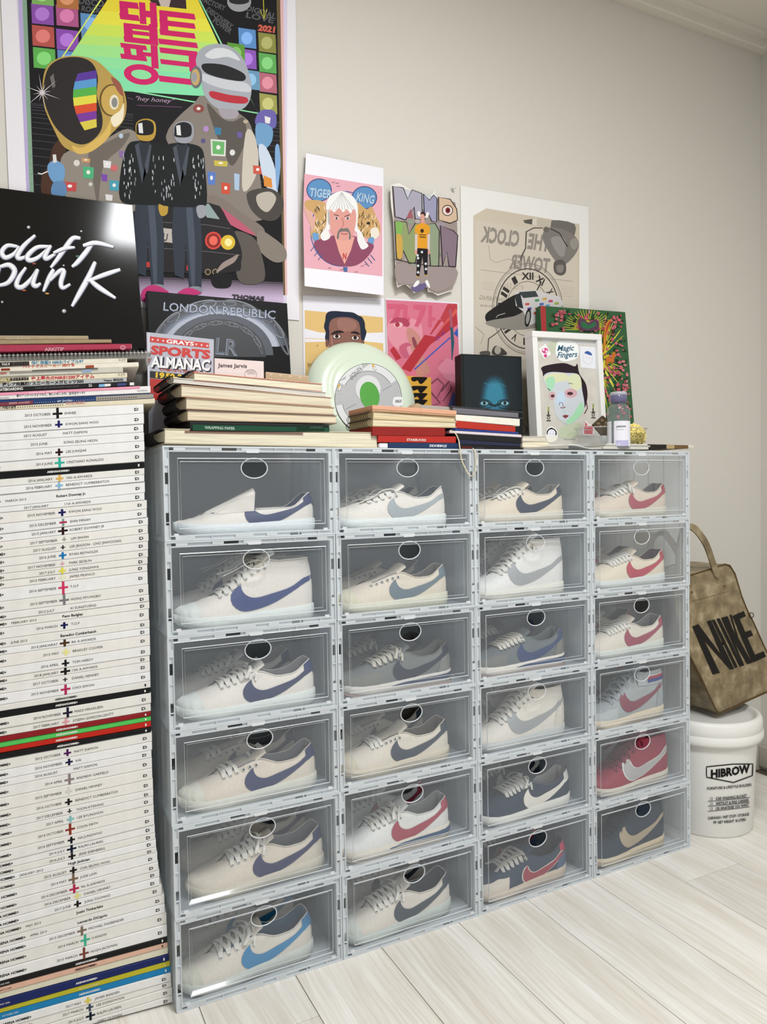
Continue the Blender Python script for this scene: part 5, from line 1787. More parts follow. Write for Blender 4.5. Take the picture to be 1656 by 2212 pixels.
A.line(e3(714, 1708, 724, 1708), .7, '#5a5a66')
A.blob(e3(932, 1618, 950, 1640, 985, 1655, 985, 1715, 915, 1715, 920, 1660, 930, 1650), '#eee4e4', 3)
A.poly(e3(922, 1660, 982, 1656, 978, 1712, 922, 1710), '#cf4a5a')
A.poly(e3(932, 1630, 944, 1650, 930, 1660), '#cf4a5a')
A.text('Erinthas', k3(790, 1750), k3(868, 1750), 3.6, '#a8a79c', 0)
A.mb.build('print', INK, ar, off=root.location)
ar_glass = None

GRN = lean(1.1, ZT, .212, 1.505, .268)
root = upright('book', 'large green book with pink blossoms and yellow rays, red spine', 'book', GRN, (1166, 660), (1350, 674), (1172, 800), (1369, 910), .02, '#2f5c38', rough=.45)
A = Art(GRN, .0004)
A.poly([(1166.5, 661), (1177.5, 662), (1183, 800), (1173, 800)], '#a8383a')
rs = random.Random(4)
quad = lambda u, v: (1178 + 172 * u + (6 + 12 * u) * v, 663 + 12 * u + 235 * v)
for i in range(46):
    a = math.radians(rs.uniform(-75, 85)) if i > 12 else math.radians(-70 + i * 13)
    L_ = rs.uniform(45, 105)
    c0 = (1285, 775)
    while c0[0] + L_ * .62 * math.cos(a) > 1346 or c0[1] + L_ * 1.4 * math.sin(a) < 676:
        L_ -= 2
    A.line([(c0[0] + 18 * math.cos(a), c0[1] + 18 * math.sin(a) * 1.4), (c0[0] + L_ * .62 * math.cos(a), c0[1] + L_ * math.sin(a) * 1.4)], [3.2, .8], ('#d6c63a', '#c9b12e', '#e0d65a')[i % 3])
for i in range(26):
    a = math.radians(180 + 180 * i / 25)
    A.line([(1268 + 10 * math.cos(a), 712 + 10 * math.sin(a)), (1268 + 52 * math.cos(a), 712 + 44 * math.sin(a))], [2.4, .8], '#cdbf3e')
for i in range(620):
    u, v = rs.random(), rs.random()
    edge = min(1, abs(u - .45) * 2.4)
    if rs.random() > .3 + .7 * edge + .3 * (v < .12):
        continue
    x, y = quad(.03 + .93 * u, .025 + .95 * v)
    A.ell(x, y, rs.uniform(1.6, 4.6), rs.uniform(1.4, 4.2), rs.choice(['#c0646c', '#b55560', '#c97a80', '#2a2f22', '#23452c', '#a84c58']), 7)
A.blob([(1246, 692), (1256, 690), (1268, 698), (1282, 691), (1290, 698), (1288, 712), (1268, 716), (1250, 712)], '#5a3a52', 4)
A.blob([(1252, 697), (1260, 697), (1268, 704), (1280, 697), (1284, 704), (1268, 712), (1254, 708)], '#2f6a44', 4)
A.blob([(1318, 690), (1306, 700), (1300, 730), (1302, 760), (1307, 730), (1312, 706)], '#c8832e', 4)
A.blob([(1316, 694), (1308, 704), (1303, 730), (1309, 712)], '#b0382e', 4)
A.poly([(1305, 775), (1312, 770), (1316, 776), (1322, 760), (1327, 766), (1320, 785), (1312, 783), (1306, 792)], '#c6702c')
A.build(root, 'print', INK)

# ---------------------------------------------------------------- flying disc and the yellow-and-black box behind it
DP = lean(.4, ZT, .205, 1.35, .275)
dc = DP.at(790, 862)
rad = np.linalg.norm(DP.at(906, 866) - DP.at(671, 858)) / 2
up_ = np.array([0, .07, .27]); up_ = up_ / np.linalg.norm(up_)
rt = np.array([1., 0, 0])
lowest = dc[2] - rad * up_[2]
dc = dc + up_ * ((ZT + .002 - lowest) / up_[2]) * .9
nn = DP.n
root = thing('flying_disc', 'milky pale-green flying disc with silver printed centre leaning between piles', 'disc', tuple(dc - up_ * rad), world=True)
prof = [(0, .012), (.40, .0125), (.585, .0125), (.60, .0115), (.62, .0125), (.66, .012), (.70, .0108), (.72, .0112), (.80, .008), (.90, .000), (.97, -.010), (1.0, -.018), (.985, -.026), (.965, -.022), (.955, -.012), (.88, -.002), (.78, .005), (.6, .009), (0, .009)]
m = MB()
n = 72
m.grid([[tuple(dc + (rt * math.cos(2 * math.pi * k / n) + up_ * math.sin(2 * math.pi * k / n)) * rad * max(r, .002) + nn * h) for k in range(n)] for r, h in prof], cv=True)
m.build('disc', M('#d3dfcb', .3, spec=.5), root, smooth=True)
D2 = Plane(dc + nn * .0128, nn)
A = Art(D2)
cpx = np.array([(lambda q: (828 + FPX * q[0] / q[1], 1106 - FPX * q[2] / q[1]))(RC.T @ (dc + nn * .0128 - CAM))]).ravel()
k5 = lambda x, y: (600 + x / 3.6, 640 + y / 3.6)
CX, CY = 795, 861
A.ell(CX, CY, 72.5, 76, '#55575a', 60)
A.ell(CX, CY, 71.3, 75, '#d9dadb', 60)
A.ell(CX, CY, 57.5, 60, '#58595c', 60)
A.ell(CX, CY, 56.4, 59, '#b4b5b7', 60)
for a0, a1 in ((-12, 32), (152, 192)):
    P_ = [(CX + 71 * math.cos(math.radians(-a)), CY + 75 * math.sin(math.radians(-a))) for a in range(a0, a1 + 1, 4)] + [(CX + 50 * math.cos(math.radians(-a)), CY + 53 * math.sin(math.radians(-a))) for a in range(a1, a0 - 1, -4)]
    A.poly(P_, '#b4b5b7')
for a in list(range(-4, 30, 8)) + list(range(156, 190, 8)):
    for q in (61, 67):
        A.ell(CX + q * math.cos(math.radians(-a)), CY + q * 1.04 * math.sin(math.radians(-a)), .6, .6, '#6a6b6d', 6)
A.text('RIPNDIP', k5(632, 545), k5(545, 625), 11, '#6f7073', .0)
for j in range(8):
    A.line([k5(655 + 7 * j, 522), k5(658 + 7 * j, 566 - 5 * j)], .7, '#6c6d70')
    A.line([k5(470 + 7 * j, 660 - 2 * j), k5(478 + 7 * j, 664 - 6 * j)], .7, '#6c6d70')
for x, y, t in ((748, 558, 30), (480, 715, -25)):
    cx_, cy_ = k5(x, y)
    A.ell(cx_, cy_, 2.6, 7.5, '#5a5a5c', 12, -t)
    A.ell(cx_, cy_, 2.0, 6.6, '#e6e2d8', 12, -t)
    A.ell(cx_ - 2, cy_ - 5, 2, 4, '#e0a83a', 10, -t)
A.ell(*k5(700, 720), 27, 29, '#d6d7d8', 30)
A.ell(*k5(712, 772), 21, 30, '#4f9f3c', 30, -12)
A.blob([k5(*q) for q in ((900, 790), (940, 782), (968, 792), (968, 850), (895, 850))], '#e6e6e6', 3)
A.poly([k5(912, 808), k5(960, 806), k5(958, 826), k5(912, 828)], '#3a3a3c')
A.text('OUTER', k5(915, 824), k5(957, 822), 3.6, '#e2e2e2', .03)
A.line([k5(810, 735), k5(885, 692)], .7, '#77787a')
A.line([k5(525, 880), k5(605, 838)], .7, '#77787a')
A.build(root, 'print', INKG)
YB = PY(.266)
p0, p1 = YB.at(872, 830), YB.at(931, 815)
root = thing('box', 'yellow box with black dripping pattern behind the flying disc', 'box', (p0[0], .266, ZT + .0005), world=True)
m = MB().box(p0[0], p1[0], .266, .292, ZT + .0005, p1[2])
m.build('carton', M('#dba53a', .5), root, bevel=.001)
A = Art(YB, .0004)
for y in (655, 725, 780, 830):
    A.blob([k5(*q) for q in ((1040, y - 25), (1100, y - 28), (1160, y - 24), (1150, y - 5), (1120, y + 25), (1100, y + 22), (1085, y), (1060, y + 8), (1040, y))], '#17130f', 4)
A.build(root, 'print')
# ---------------------------------------------------------------- bag and bucket
BX, BY_, BZ = 1.56, .105, .33
root = thing('bucket', 'white lidded plastic bucket with black printing on the floor', 'bucket', (BX, BY_, 0))
m = MB().lathe([(.122, .004), (.128, .0), (.130, .006), (.1335, .12), (.140, .245), (.140, .25), (.001, .25)][:6] + [(.1395, BZ - .03)], 64)
m.build('pail', M('#e3e2dd', .35), root, smooth=True)
m = MB().lathe([(.1405, BZ - .068), (.154, BZ - .067), (.1575, BZ - .06), (.1575, BZ - .045), (.154, BZ - .041), (.1535, BZ - .039), (.1555, BZ - .036), (.1545, BZ - .012), (.150, BZ - .003), (.144, BZ), (.139, BZ - .001), (.134, BZ - .008), (.130, BZ - .014), (.12, BZ - .015), (.001, BZ - .013)], 64)
m.build('lid', M('#eae9e4', .35), root, smooth=True)


class Can:
    """Side of the bucket: the point of it seen at a pixel."""

    def at(s, px, py, lift=0):
        d = ray(px, py)
        r = .136
        for _ in range(6):
            R_ = r + lift
            ox, oy = CAM[0] - BX, CAM[1] - BY_
            a, b, c = d[0] ** 2 + d[1] ** 2, 2 * (ox * d[0] + oy * d[1]), ox * ox + oy * oy - R_ * R_
            t = (-b - math.sqrt(max(0, b * b - 4 * a * c))) / (2 * a)
            p = CAM + d * t
            r = .130 + .010 * min(1, max(0, p[2] / .245))
        return p


A = Art(Can(), .0008, .00002)
k6 = lambda x, y: (1440 + x / 2.911, 1100 + y / 2.911)
dn = lambda pts, n=6: [tuple(np.array(a) + (np.array(b) - np.array(a)) * j / n) for a, b in zip(pts, pts[1:]) for j in range(n)] + [pts[-1]]
hexa = [k6(*q) for q in ((248, 1620), (415, 1603), (541, 1602), (538, 1675), (418, 1719), (249, 1685), (248, 1620))]
A.line(dn(hexa)[:-1], 2.2, '#161616', True)
INKK = '#161616'


def btext(t, a, b, h, bold=.02):
    A.k += .00002
    a, b = np.array(k6(*a)), np.array(k6(*b))
    d = b - a
    sag = lambda u: np.array([0, 3.0 * 4 * u * (1 - u) * .35])
    text(A.mb, t, lambda x, y, wd: A.pl.at(*(a + d * (x / wd) ** (.97) + sag(x / wd) + np.array([0, -h]) * y), A.k), INKK, bold)


btext('HIBROW', (276, 1690), (522, 1652), 17.5, .045)
btext('FURNITURE & LIFESTYLE BUILDERS', (253, 1765), (532, 1740), 5.6)
btext('CAR WASHING BUCKET', (307, 1828), (503, 1810), 6.2)
btext('WETSUIT & FINS CARRIER', (307, 1860), (516, 1838), 6.2)
btext('OR WHATEVER YOU WANT', (307, 1892), (516, 1866), 6.2)
btext('CARWASH / WET STUFF / STORAGE', (257, 1952), (517, 1926), 5.8)
btext('PP. NET WEIGHT 18 LITERS', (293, 1979), (497, 1959), 5.8)
for y0, y1 in ((1837, 1812), (1868, 1842), (1900, 1871)):
    A.line([k6(258 + 264 * j / 8, y0 + (y1 - y0) * j / 8 + 9 * (j / 8) * (1 - j / 8)) for j in range(9)], 1.1, INKK)
for y in (1820, 1852, 1884):
    A.line([k6(*q) for q in ((273, y - 6), (287, y - 7), (287, y + 6), (273, y + 7))], .9, INKK, True)
A.mb.build('lettering', INK, root, off=root.location)

BGP = Plane((1.54, .035, BZ + .004), (.06, -1, .10))
root = thing('duffel_bag', 'tan waxed leather sports bag with big black letters on bucket', 'bag', tuple(BGP.at(1600, 1520)), world=True)
OUT = [(1440, 1262), (1465, 1252), (1492, 1243), (1520, 1234), (1548, 1225), (1566, 1219), (1577, 1222), (1588, 1240), (1602, 1287), (1613, 1315), (1628, 1345), (1656, 1408), (1684, 1462), (1692, 1478), (1680, 1488), (1656, 1496), (1622, 1511), (1590, 1526), (1560, 1539), (1551, 1540), (1546, 1532), (1533, 1503), (1512, 1458), (1490, 1415), (1468, 1368), (1450, 1320), (1438, 1285)]
cx_, cy_ = 1560, 1390
BD_ = np.array([0, 1., .0])


def bagring(s, lift, back, drop=0):
    r = []
    for x, y in OUT:
        p = BGP.at(cx_ + (x - cx_) * s, cy_ + (y - cy_) * s, lift) + BD_ * back
        p[0] = max(p[0], 1.389)
        r.append(tuple(p - np.array([0, 0, drop])))
    return r


tan = bpy.data.materials.new('waxed_tan_leather')
tan.use_nodes = True
nt = tan.node_tree
b = nt.nodes['Principled BSDF']
tc, n1, rp = nt.nodes.new('ShaderNodeTexCoord'), nt.nodes.new('ShaderNodeTexNoise'), nt.nodes.new('ShaderNodeValToRGB')
n1.inputs['Scale'].default_value, n1.inputs['Detail'].default_value, n1.inputs['Roughness'].default_value = 26, 7, .62
e = rp.color_ramp.elements
e[0].position, e[0].color = .36, (*lin('#6e6047'), 1)
e[1].position, e[1].color = .70, (*lin('#ab9c7e'), 1)
k_ = e.new(.52)
k_.color = (*lin('#887859'), 1)
nt.links.new(tc.outputs['Object'], n1.inputs['Vector'])
nt.links.new(n1.outputs[0], rp.inputs[0])
nt.links.new(rp.outputs[0], b.inputs['Base Color'])
b.inputs['Roughness'].default_value = .42
bp = nt.nodes.new('ShaderNodeBump')
bp.inputs['Strength'].default_value, bp.inputs['Distance'].default_value = .35, .004
nt.links.new(n1.outputs[0], bp.inputs['Height'])
nt.links.new(bp.outputs[0], b.inputs['Normal'])
m = MB()
m.grid([bagring(.02, .0012, 0), bagring(.5, .0012, 0), bagring(.9, .001, 0), bagring(.97, .0, 0), bagring(1, 0, .004)], cv=True)
m.build('front_panel', tan, root, smooth=True)
m = MB()
m.grid([bagring(1, 0, .004), bagring(1.0, .0, .015), bagring(1.0, 0, .05), bagring(1.0, 0, .10), bagring(.985, 0, .145)], cv=True)
m.build('gusset', tan, root, smooth=True)
m = MB()
m.grid([bagring(.985, 0, .145), bagring(.9, 0, .15), bagring(.02, 0, .152)], cv=True)
m.build('back_panel', tan, root, smooth=True)
dk = M('#5a4322', .45)
m = MB().tube(bagring(1.002, .001, .003), .0022, 6, closed=True)
m.build('piping', dk, root, smooth=True)
m = MB().tube(bagring(.99, 0, .145), .002, 6, closed=True)
m.build('piping', dk, root, smooth=True)
m = MB()
q = lambda x, y, l=.002: tuple(BGP.at(x, y, l))
m.ribbon(cat([q(1551, 1246, .003), q(1543, 1236, .004), q(1531, 1212, .010), q(1512, 1175, .018), q(1488, 1144, .02), q(1474, 1140, .012), q(1466, 1160, .008), q(1463, 1190, .005), q(1463, 1250, .003)], 5), .021, .004, (1, 0, .35))
m.build('handle', tan, root, smooth=False)
m = MB()
m.ribbon([tuple(np.array(p) + BD_ * .13) for p in cat([q(1551, 1246), q(1540, 1200, .0), q(1515, 1160, .0), q(1500, 1155, .0), q(1482, 1175, .0), q(1476, 1250)], 5)], .021, .004, (1, 0, .35))
m.build('handle', tan, root, smooth=False)
A = Art(BGP, .0022, .00005)
kb = lambda *q: [k6(x, y) for x, y in zip(q[::2], q[1::2])]
LB = '#0f0c0a'
A.poly(kb(155, 738, 193, 722, 335, 912, 247, 705, 272, 697, 418, 1003, 392, 1008, 232, 828, 329, 1028, 284, 1040), LB)
A.poly(kb(277, 697, 296, 693, 441, 992, 424, 998), LB)
A.poly(kb(307, 690, 327, 685, 470, 984, 452, 990), LB)
A.poly(kb(336, 683, 377, 672, 432, 806, 390, 664, 402, 662, 412, 700, 446, 812, 530, 965, 500, 974, 420, 838, 482, 980, 470, 984), LB)
A.poly(kb(407, 672, 478, 640, 492, 672, 452, 690, 488, 772, 522, 760, 537, 793, 502, 808, 548, 915, 604, 893, 618, 926, 542, 962, 528, 960), LB)
A.line(kb(150, 580, 262, 551, 375, 518), .8, '#6b5838')
for x, y in ((153, 522), (357, 485), (318, 420)):
    A.ell(*k6(x, y), 2.4, 2.6, '#6e4f2a', 10)
A.build(root, 'lettering', print_mat('letter_vinyl', .5, .25))
m = MB().tube([tuple(BGP.at(1622 + 4.2 * math.cos(a), 1329 + 5.5 * math.sin(a), .001)) for a in [2 * math.pi * j / 14 for j in range(14)]], .0013, 5, closed=True)
m.build('side_ring', M('#4a4238', .3, metal=.8), root, smooth=True)

# ---------------------------------------------------------------- posters and prints on the wall


def poster(name, label, pl, px, th=.0005, col='#e9e8ec'):
    o = pl.at(*px[0])
    root = thing(name, label, 'poster', (o[0], o[1], min(pl.at(*q)[2] for q in px)), world=True)
    sheet(pl, px, th).build('paper', M(col, .6), root)
    return root


W = lambda s: (lambda *q: [(x / s, y / s) for x, y in zip(q[::2], q[1::2])])
kp = W(2.509)
k0 = lambda x, y: (x / 2.509, y / 2.509)
PB_ = PY(.2975)
root = poster('poster', 'tall dark concert poster with pink Korean lettering and two helmeted figures', PB_, [(-8, -236), (636, -50), (638, 0), (646, 692), (29, 643)], col='#e9e5ea')
A = Art(PB_, .0003, .000006)
A.poly(kp(64, -500, 1556, -70, 1552, 1680, 180, 1600), '#d9d0e4')
A.poly(kp(75, -490, 106, -480, 195, 1560, 168, 1560), '#b9abd4')
A.poly(kp(103, -480, 130, -472, 200, 1560, 180, 1560), '#86a68e')
A.poly(kp(1508, -80, 1533, -72, 1556, 1600, 1530, 1600), '#e2b6b4')
A.poly(kp(1496, -84, 1516, -78, 1545, 1600, 1525, 1600), '#6a5a3c')
A.poly(kp(128, -470, 1496, -84, 1534, 1570, 200, 1520), '#161417')
for j in range(8):
    c = lin('#161417')
    t = (j + 1) / 8
    cc = tuple(a + (bb - a) * t for a, bb in zip(c, lin('#cfb9d6')))
    A.poly(kp(195, 1475 + 14 * j, 1534, 1530 + 12 * j, 1535, 1640, 195, 1600), cc)
for j in range(15):
    y = 560 + 6 * j + j * j * 1.8
    A.line(kp(165, y, 720, y + 60), .6, '#66626a')
    A.line(kp(1380, y + 90, 1525, y + 105), .6, '#66626a')
# grid of coloured squares
SQ = [(168, 15, '#8a4fa8'), (302, 25, '#b0588a'), (435, 70, '#5f8fc0'), (172, 135, '#b5554f'), (303, 155, '#8d4fb0'), (440, 175, '#6a8cb0'), (178, 255, '#5fae52'), (310, 270, '#5e86c0'), (303, -70, '#b07040'), (168, -90, '#7fb060'),
      (1290, 150, '#5f8fc8'), (1398, 175, '#8b8a44'), (1292, 262, '#8d58b8'), (1400, 285, '#5fa858'), (1230, 230, '#5f9a3c'), (1402, 392, '#b56878'), (1310, 375, '#6a98b8'), (1404, 505, '#9c9a52')]
for x, y, c in SQ:
    w_, h_ = (120, 112) if x < 1000 else (94, 104)
    A.poly(kp(x, y, x + w_, y + 14, x + w_ + 4, y + h_ + 12, x + 5, y + h_), c)
    q = tuple(min(1, v * 1.5 + .08) for v in lin(c))
    A.ell(*k0(x + w_ / 2, y + h_ / 2 + 6), w_ * .13, h_ * .13, q, 16)
for t, a, bb, h in (('DISCO', (425, 20), (560, 40), 14), ('ROCK', (440, 60), (545, 75), 12), ('FACTORY', (1090, 10), (1215, 60), 11), ('DISCOVERY', (1115, 60), (1250, 160), 11), ('POWER', (1150, 120), (1245, 185), 11), ('DIGITAL', (1330, 55), (1490, 105), 12), ('LOVE', (1330, 95), (1480, 128), 12)):
    A.text(t, k0(*a), k0(*bb), h, '#5a5a5e', .03)
A.text('2021', k0(1395, 165), k0(1487, 178), 13, '#c8604e', .06)
A.ell(*k0(1295, 10), 26, 22, '#9c9ea2', 24)
A.ell(*k0(1295, 5), 22, 8, '#2a2a2c', 24)
A.line(kp(1425, -40, 1430, 100), 1.6, '#c8c23a')
A.line(kp(1408, 55, 1430, 105, 1446, 50), 1.6, '#c8c23a')
# triangle
A.line(kp(560, -20, 345, 300, 250, 430), 3, '#d8e86a')
A.line(kp(1050, -60, 1200, 240, 1398, 615, 640, 480), 3, '#8fe0a8')
lev = [(-60, '#e9d63c'), (60, '#e9e24a'), (130, '#cfe45a'), (190, '#b8e474'), (240, '#a2e48e'), (300, '#92e2a0'), (360, '#86dfaa')]
for (y0, c), y1 in zip(lev, [60, 130, 190, 240, 300, 360, 470]):
    xl = lambda y: 595 - (y + 20) * .66
    xr = lambda y: 1075 + (y + 40) * .46
    A.poly(kp(xl(y0), y0, xr(y0), y0 + 45, xr(y1), y1 + 45 if y1 < 400 else y1 + 65, xl(y1), y1), c)
A.poly(kp(795, -20, 1005, -20, 1010, 50, 830, 30), '#3a2a2c')
A.poly(kp(850, -20, 930, -20, 915, 40, 870, 34), '#c8b8b0')
# Korean lettering in heavy strokes
PK = '#cf2168'


def KB(x0, y0, x1, y1):
    sk = lambda x: (x - 645) * .115
    A.poly(kp(x0, y0 + sk(x0), x1, y0 + sk(x1), x1 + 8, y1 + sk(x1), x0 + 6, y1 + sk(x0)), PK)


for r in ((645, 5, 745, 40), (645, 5, 690, 100), (645, 72, 750, 105), (752, 0, 786, 118), (786, 42, 812, 78), (810, -5, 846, 125), (668, 122, 846, 150), (668, 122, 715, 225), (805, 112, 850, 225), (715, 158, 805, 180), (668, 195, 850, 225),
          (650, 232, 790, 258), (650, 290, 790, 318), (668, 255, 705, 295), (735, 250, 772, 295), (772, 268, 822, 290), (815, 225, 852, 350)):
    KB(*r)
A.k += .000006
A.ell(*k0(765, 405), 38, 22, PK, 30, 8)
A.ell(*k0(765, 405), 22, 10, '#8fe0a2', 30, 8)
for r in ((862, 30, 1052, 62), (862, 30, 905, 165), (862, 82, 1052, 112), (862, 135, 1052, 165), (856, 185, 1065, 215), (862, 232, 1065, 262), (1020, 232, 1068, 345), (866, 295, 1065, 322), (858, 385, 1075, 418)):
    KB(*r)
A.text('"hey honey"', k0(735, 545), k0(945, 560), 9, '#b89ab0', 0, .3)
A.line(kp(690, 530, 720, 540), .7, '#a06a9a')
A.line(kp(740, 572, 985, 582), .7, '#a06a9a')
# left figure: plain gold-trimmed helmet with a rainbow visor, grey jacket
A.blob(kp(290, 790, 350, 760, 350, 1000, 300, 1080, 230, 1060, 225, 960, 260, 900), '#4a2f22')
A.blob(kp(430, 800, 560, 760, 690, 700, 770, 770, 860, 1000, 900, 1300, 640, 1300, 440, 1250, 350, 1060, 330, 860), '#8f867c')
A.blob(kp(480, 820, 560, 780, 700, 720, 660, 800, 560, 900, 530, 1100, 500, 960), '#6e665e')
A.blob(kp(230, 470, 250, 370, 320, 315, 420, 305, 520, 330, 600, 400, 660, 470, 685, 560, 670, 650, 610, 720, 540, 790, 450, 830, 350, 800, 290, 700, 240, 580), '#b99a52', 5)
A.blob(kp(236, 470, 262, 370, 330, 320, 430, 312, 500, 345, 530, 420, 525, 520, 555, 640, 540, 720, 470, 780, 390, 770, 300, 690, 245, 570), '#2b2726', 5)
cols = ['#5a3a9a', '#4a58b0', '#5a9ad0', '#4fb0a0', '#58b04a', '#9cc44a', '#e2d84a', '#e8b04a', '#d8502e', '#c03048', '#7a3a9a', '#c04060', '#d8c84a', '#5aa858']
for j in range(7):
    y0, y1 = 400 + 44 * j, 444 + 44 * j
    xa = lambda y: 395 + 40 * ((y - 520) / 150) ** 2
    A.poly(kp(xa(y0), y0, 522, y0 - 18, 524, y1 - 18, xa(y1), y1), cols[2 * j])
A.poly(kp(270, 420, 290, 400, 300, 470, 285, 480), '#6e6a68')
A.blob(kp(390, 790, 450, 800, 560, 720, 600, 650, 590, 740, 500, 820, 420, 835), '#d8b460')
A.ell(*k0(605, 545), 27, 35, '#6a5228', 26)
A.ell(*k0(608, 545), 24, 32, '#c8a658', 26)
A.ell(*k0(618, 555), 10, 16, '#e8e0c8', 20)
A.ell(*k0(620, 557), 6.5, 11, '#8a8a86', 20)
A.blob(kp(600, 420, 650, 450, 668, 520, 640, 500), '#9a5a48')
A.blob(kp(600, 640, 650, 600, 670, 560, 665, 650, 620, 690), '#efe4c8')
# right figure: plain silver helmet with dark visor
A.blob(kp(960, 640, 1050, 560, 1110, 520, 1300, 620, 1370, 720, 1420, 1050, 1440, 1180, 1300, 1200, 1180, 1150, 1100, 1100, 920, 800, 905, 720), '#857c74')
A.blob(kp(1120, 560, 1200, 640, 1260, 660, 1320, 640, 1330, 760, 1260, 900, 1210, 820, 1160, 700), '#5a544e')
A.blob(kp(1330, 720, 1380, 740, 1400, 900, 1350, 1020, 1310, 1010), '#c8c0b2')
A.blob(kp(1060, 330, 1090, 265, 1160, 240, 1240, 250, 1310, 310, 1345, 390, 1362, 480, 1345, 560, 1290, 600, 1180, 590, 1110, 520, 1085, 420), '#a6aab2', 5)
A.blob(kp(1110, 300, 1170, 262, 1250, 275, 1300, 330, 1230, 310, 1150, 320), '#d8dade', 4)
A.blob(kp(1090, 360, 1120, 345, 1220, 355, 1320, 400, 1318, 440, 1220, 430, 1120, 400), '#232326', 4)
A.blob(kp(1092, 400, 1200, 430, 1330, 450, 1360, 490, 1330, 500, 1200, 480, 1100, 440), '#c9ccd2', 4)
A.blob(kp(1140, 495, 1240, 515, 1335, 530, 1330, 562, 1230, 556, 1145, 530), '#b8323e', 4)
A.blob(kp(1190, 590, 1285, 600, 1280, 640, 1220, 645, 1190, 620), '#a39ca4')
A.ell(*k0(1062, 420), 13, 24, '#6a6c72', 22)
A.ell(*k0(1058, 420), 9.5, 18, '#c8a86a', 22)
A.ell(*k0(1052, 420), 6, 11, '#9a9ca2', 22)
PT = [(1075, 590, 62, 48, '#8a4a42'), (1182, 800, 84, 90, '#d8d8d0'), (1182, 800, 66, 70, '#6ab06a'), (1258, 828, 30, 34, '#d8d8d8'), (1195, 885, 74, 30, '#c8b84a'), (1145, 965, 44, 70, '#5a7ac0'), (1100, 765, 26, 28, '#5a5480'), (1297, 730, 30, 32, '#6a5a9a'), (1180, 710, 36, 40, '#3a7aa0'), (1115, 700, 30, 34, '#b08ac0'), (1222, 1020, 50, 60, '#c8503a'), (1282, 985, 30, 90, '#a8c0d8'), (1330, 660, 28, 22, '#b8a890'), (1395, 920, 52, 46, '#c8584a'),
      (478, 935, 60, 64, '#4fae7a'), (415, 885, 34, 36, '#d8d4cc'), (465, 868, 48, 24, '#c89a6a'), (580, 890, 44, 40, '#dcdcdc'), (617, 912, 40, 38, '#c86a6a'), (565, 962, 34, 38, '#7a4aa8'), (618, 1005, 54, 56, '#4a9ab0'), (655, 738, 24, 28, '#b8c8d8'), (378, 1010, 74, 50, '#c04a4a'), (660, 835, 32, 36, '#8a6aa0'), (490, 1000, 22, 22, '#c8c8c0'), (590, 1070, 40, 34, '#dcd8d8')]
for j, (x, y, w_, h_, c) in enumerate(PT):
    if j % 3:
        A.poly(kp(x - w_ / 2, y - h_ / 2, x + w_ / 2, y - h_ / 2 + 6, x + w_ / 2 - 3, y + h_ / 2 + 4, x - w_ / 2 + 3, y + h_ / 2), c)
    else:
        A.ell(*k0(x, y), w_ / 5.1, h_ / 5.1, c, 14)
    if w_ > 40:
        A.ell(*k0(x, y), w_ / 14, h_ / 14, '#efe9e4', 8)
# blue side figures
A.blob(kp(1380, 660, 1400, 610, 1440, 595, 1490, 610, 1495, 680, 1470, 700, 1400, 690), '#6a62a8')
A.blob(kp(1385, 680, 1430, 670, 1475, 700, 1470, 770, 1430, 810, 1390, 780), '#6f9cc4')
A.poly(kp(1432, 630, 1465, 640, 1460, 672, 1436, 668), '#e4dede')
A.blob(kp(1400, 790, 1440, 800, 1490, 920, 1500, 1060, 1440, 1010, 1410, 900), '#c8d4e4')
A.poly(kp(1425, 950, 1470, 970, 1475, 1020, 1430, 1010), '#d88a3a')
A.blob(kp(1490, 800, 1510, 790, 1518, 900, 1500, 1040, 1490, 920), '#7fa6d0')
A.blob(kp(262, 890, 300, 870, 345, 900, 350, 960, 320, 1000, 280, 980, 258, 930), '#6f9cc8')
A.line(kp(205, 940, 225, 945, 260, 930), 2.4, '#e4e0de')
A.poly(kp(285, 840, 303, 838, 308, 880, 288, 885), '#dcd8d6')
A.blob(kp(290, 990, 350, 990, 355, 1060, 280, 1055), '#5f86b0')
A.blob(kp(1345, 1040, 1450, 1020, 1520, 1060, 1535, 1120, 1500, 1190, 1430, 1195, 1370, 1150, 1340, 1090), '#4a4440')
A.blob(kp(1390, 1060, 1460, 1040, 1495, 1080, 1450, 1150, 1400, 1120), '#b8b0a4')
A.blob(kp(1130, 1060, 1200, 1075, 1300, 1150, 1420, 1230, 1430, 1280, 1400, 1290, 1280, 1220, 1150, 1120), '#7f746c')
A.blob(kp(1160, 1110, 1260, 1170, 1380, 1270, 1330, 1260, 1220, 1200), '#b85a72')
A.blob(kp(1400, 1250, 1480, 1290, 1545, 1350, 1545, 1410, 1480, 1420, 1400, 1350), '#857c72')
A.blob(kp(1260, 1260, 1360, 1280, 1410, 1360, 1430, 1520, 1300, 1530, 1270, 1400), '#5c5650')
# car
A.blob(kp(620, 1230, 700, 1150, 1130, 1100, 1230, 1190, 1300, 1330, 1305, 1420, 1240, 1480, 700, 1450), '#262426', 3)
A.poly(kp(1130, 1105, 1190, 1190, 1120, 1180, 1080, 1110), '#8fa0a0')
A.line(kp(780, 1200, 1120, 1220, 1245, 1240), 1.2, '#6a6668')
A.line(kp(780, 1340, 1130, 1365, 1300, 1385), 1.2, '#6a6668')
A.poly(kp(870, 1235, 990, 1250, 990, 1325, 870, 1310), '#b8b0aa')
A.text('U', k0(880, 1305), k0(905, 1308), 16, '#4a4444', .03)
A.ell(*k0(1155, 1305), 18, 19, '#d84a42', 28)
A.ell(*k0(1155, 1305), 14.5, 15.5, '#8a2a26', 28)
A.ell(*k0(1155, 1305), 9, 10, '#e86a5a', 28)
A.ell(*k0(1234, 1315), 15.5, 16, '#d8b83a', 28)
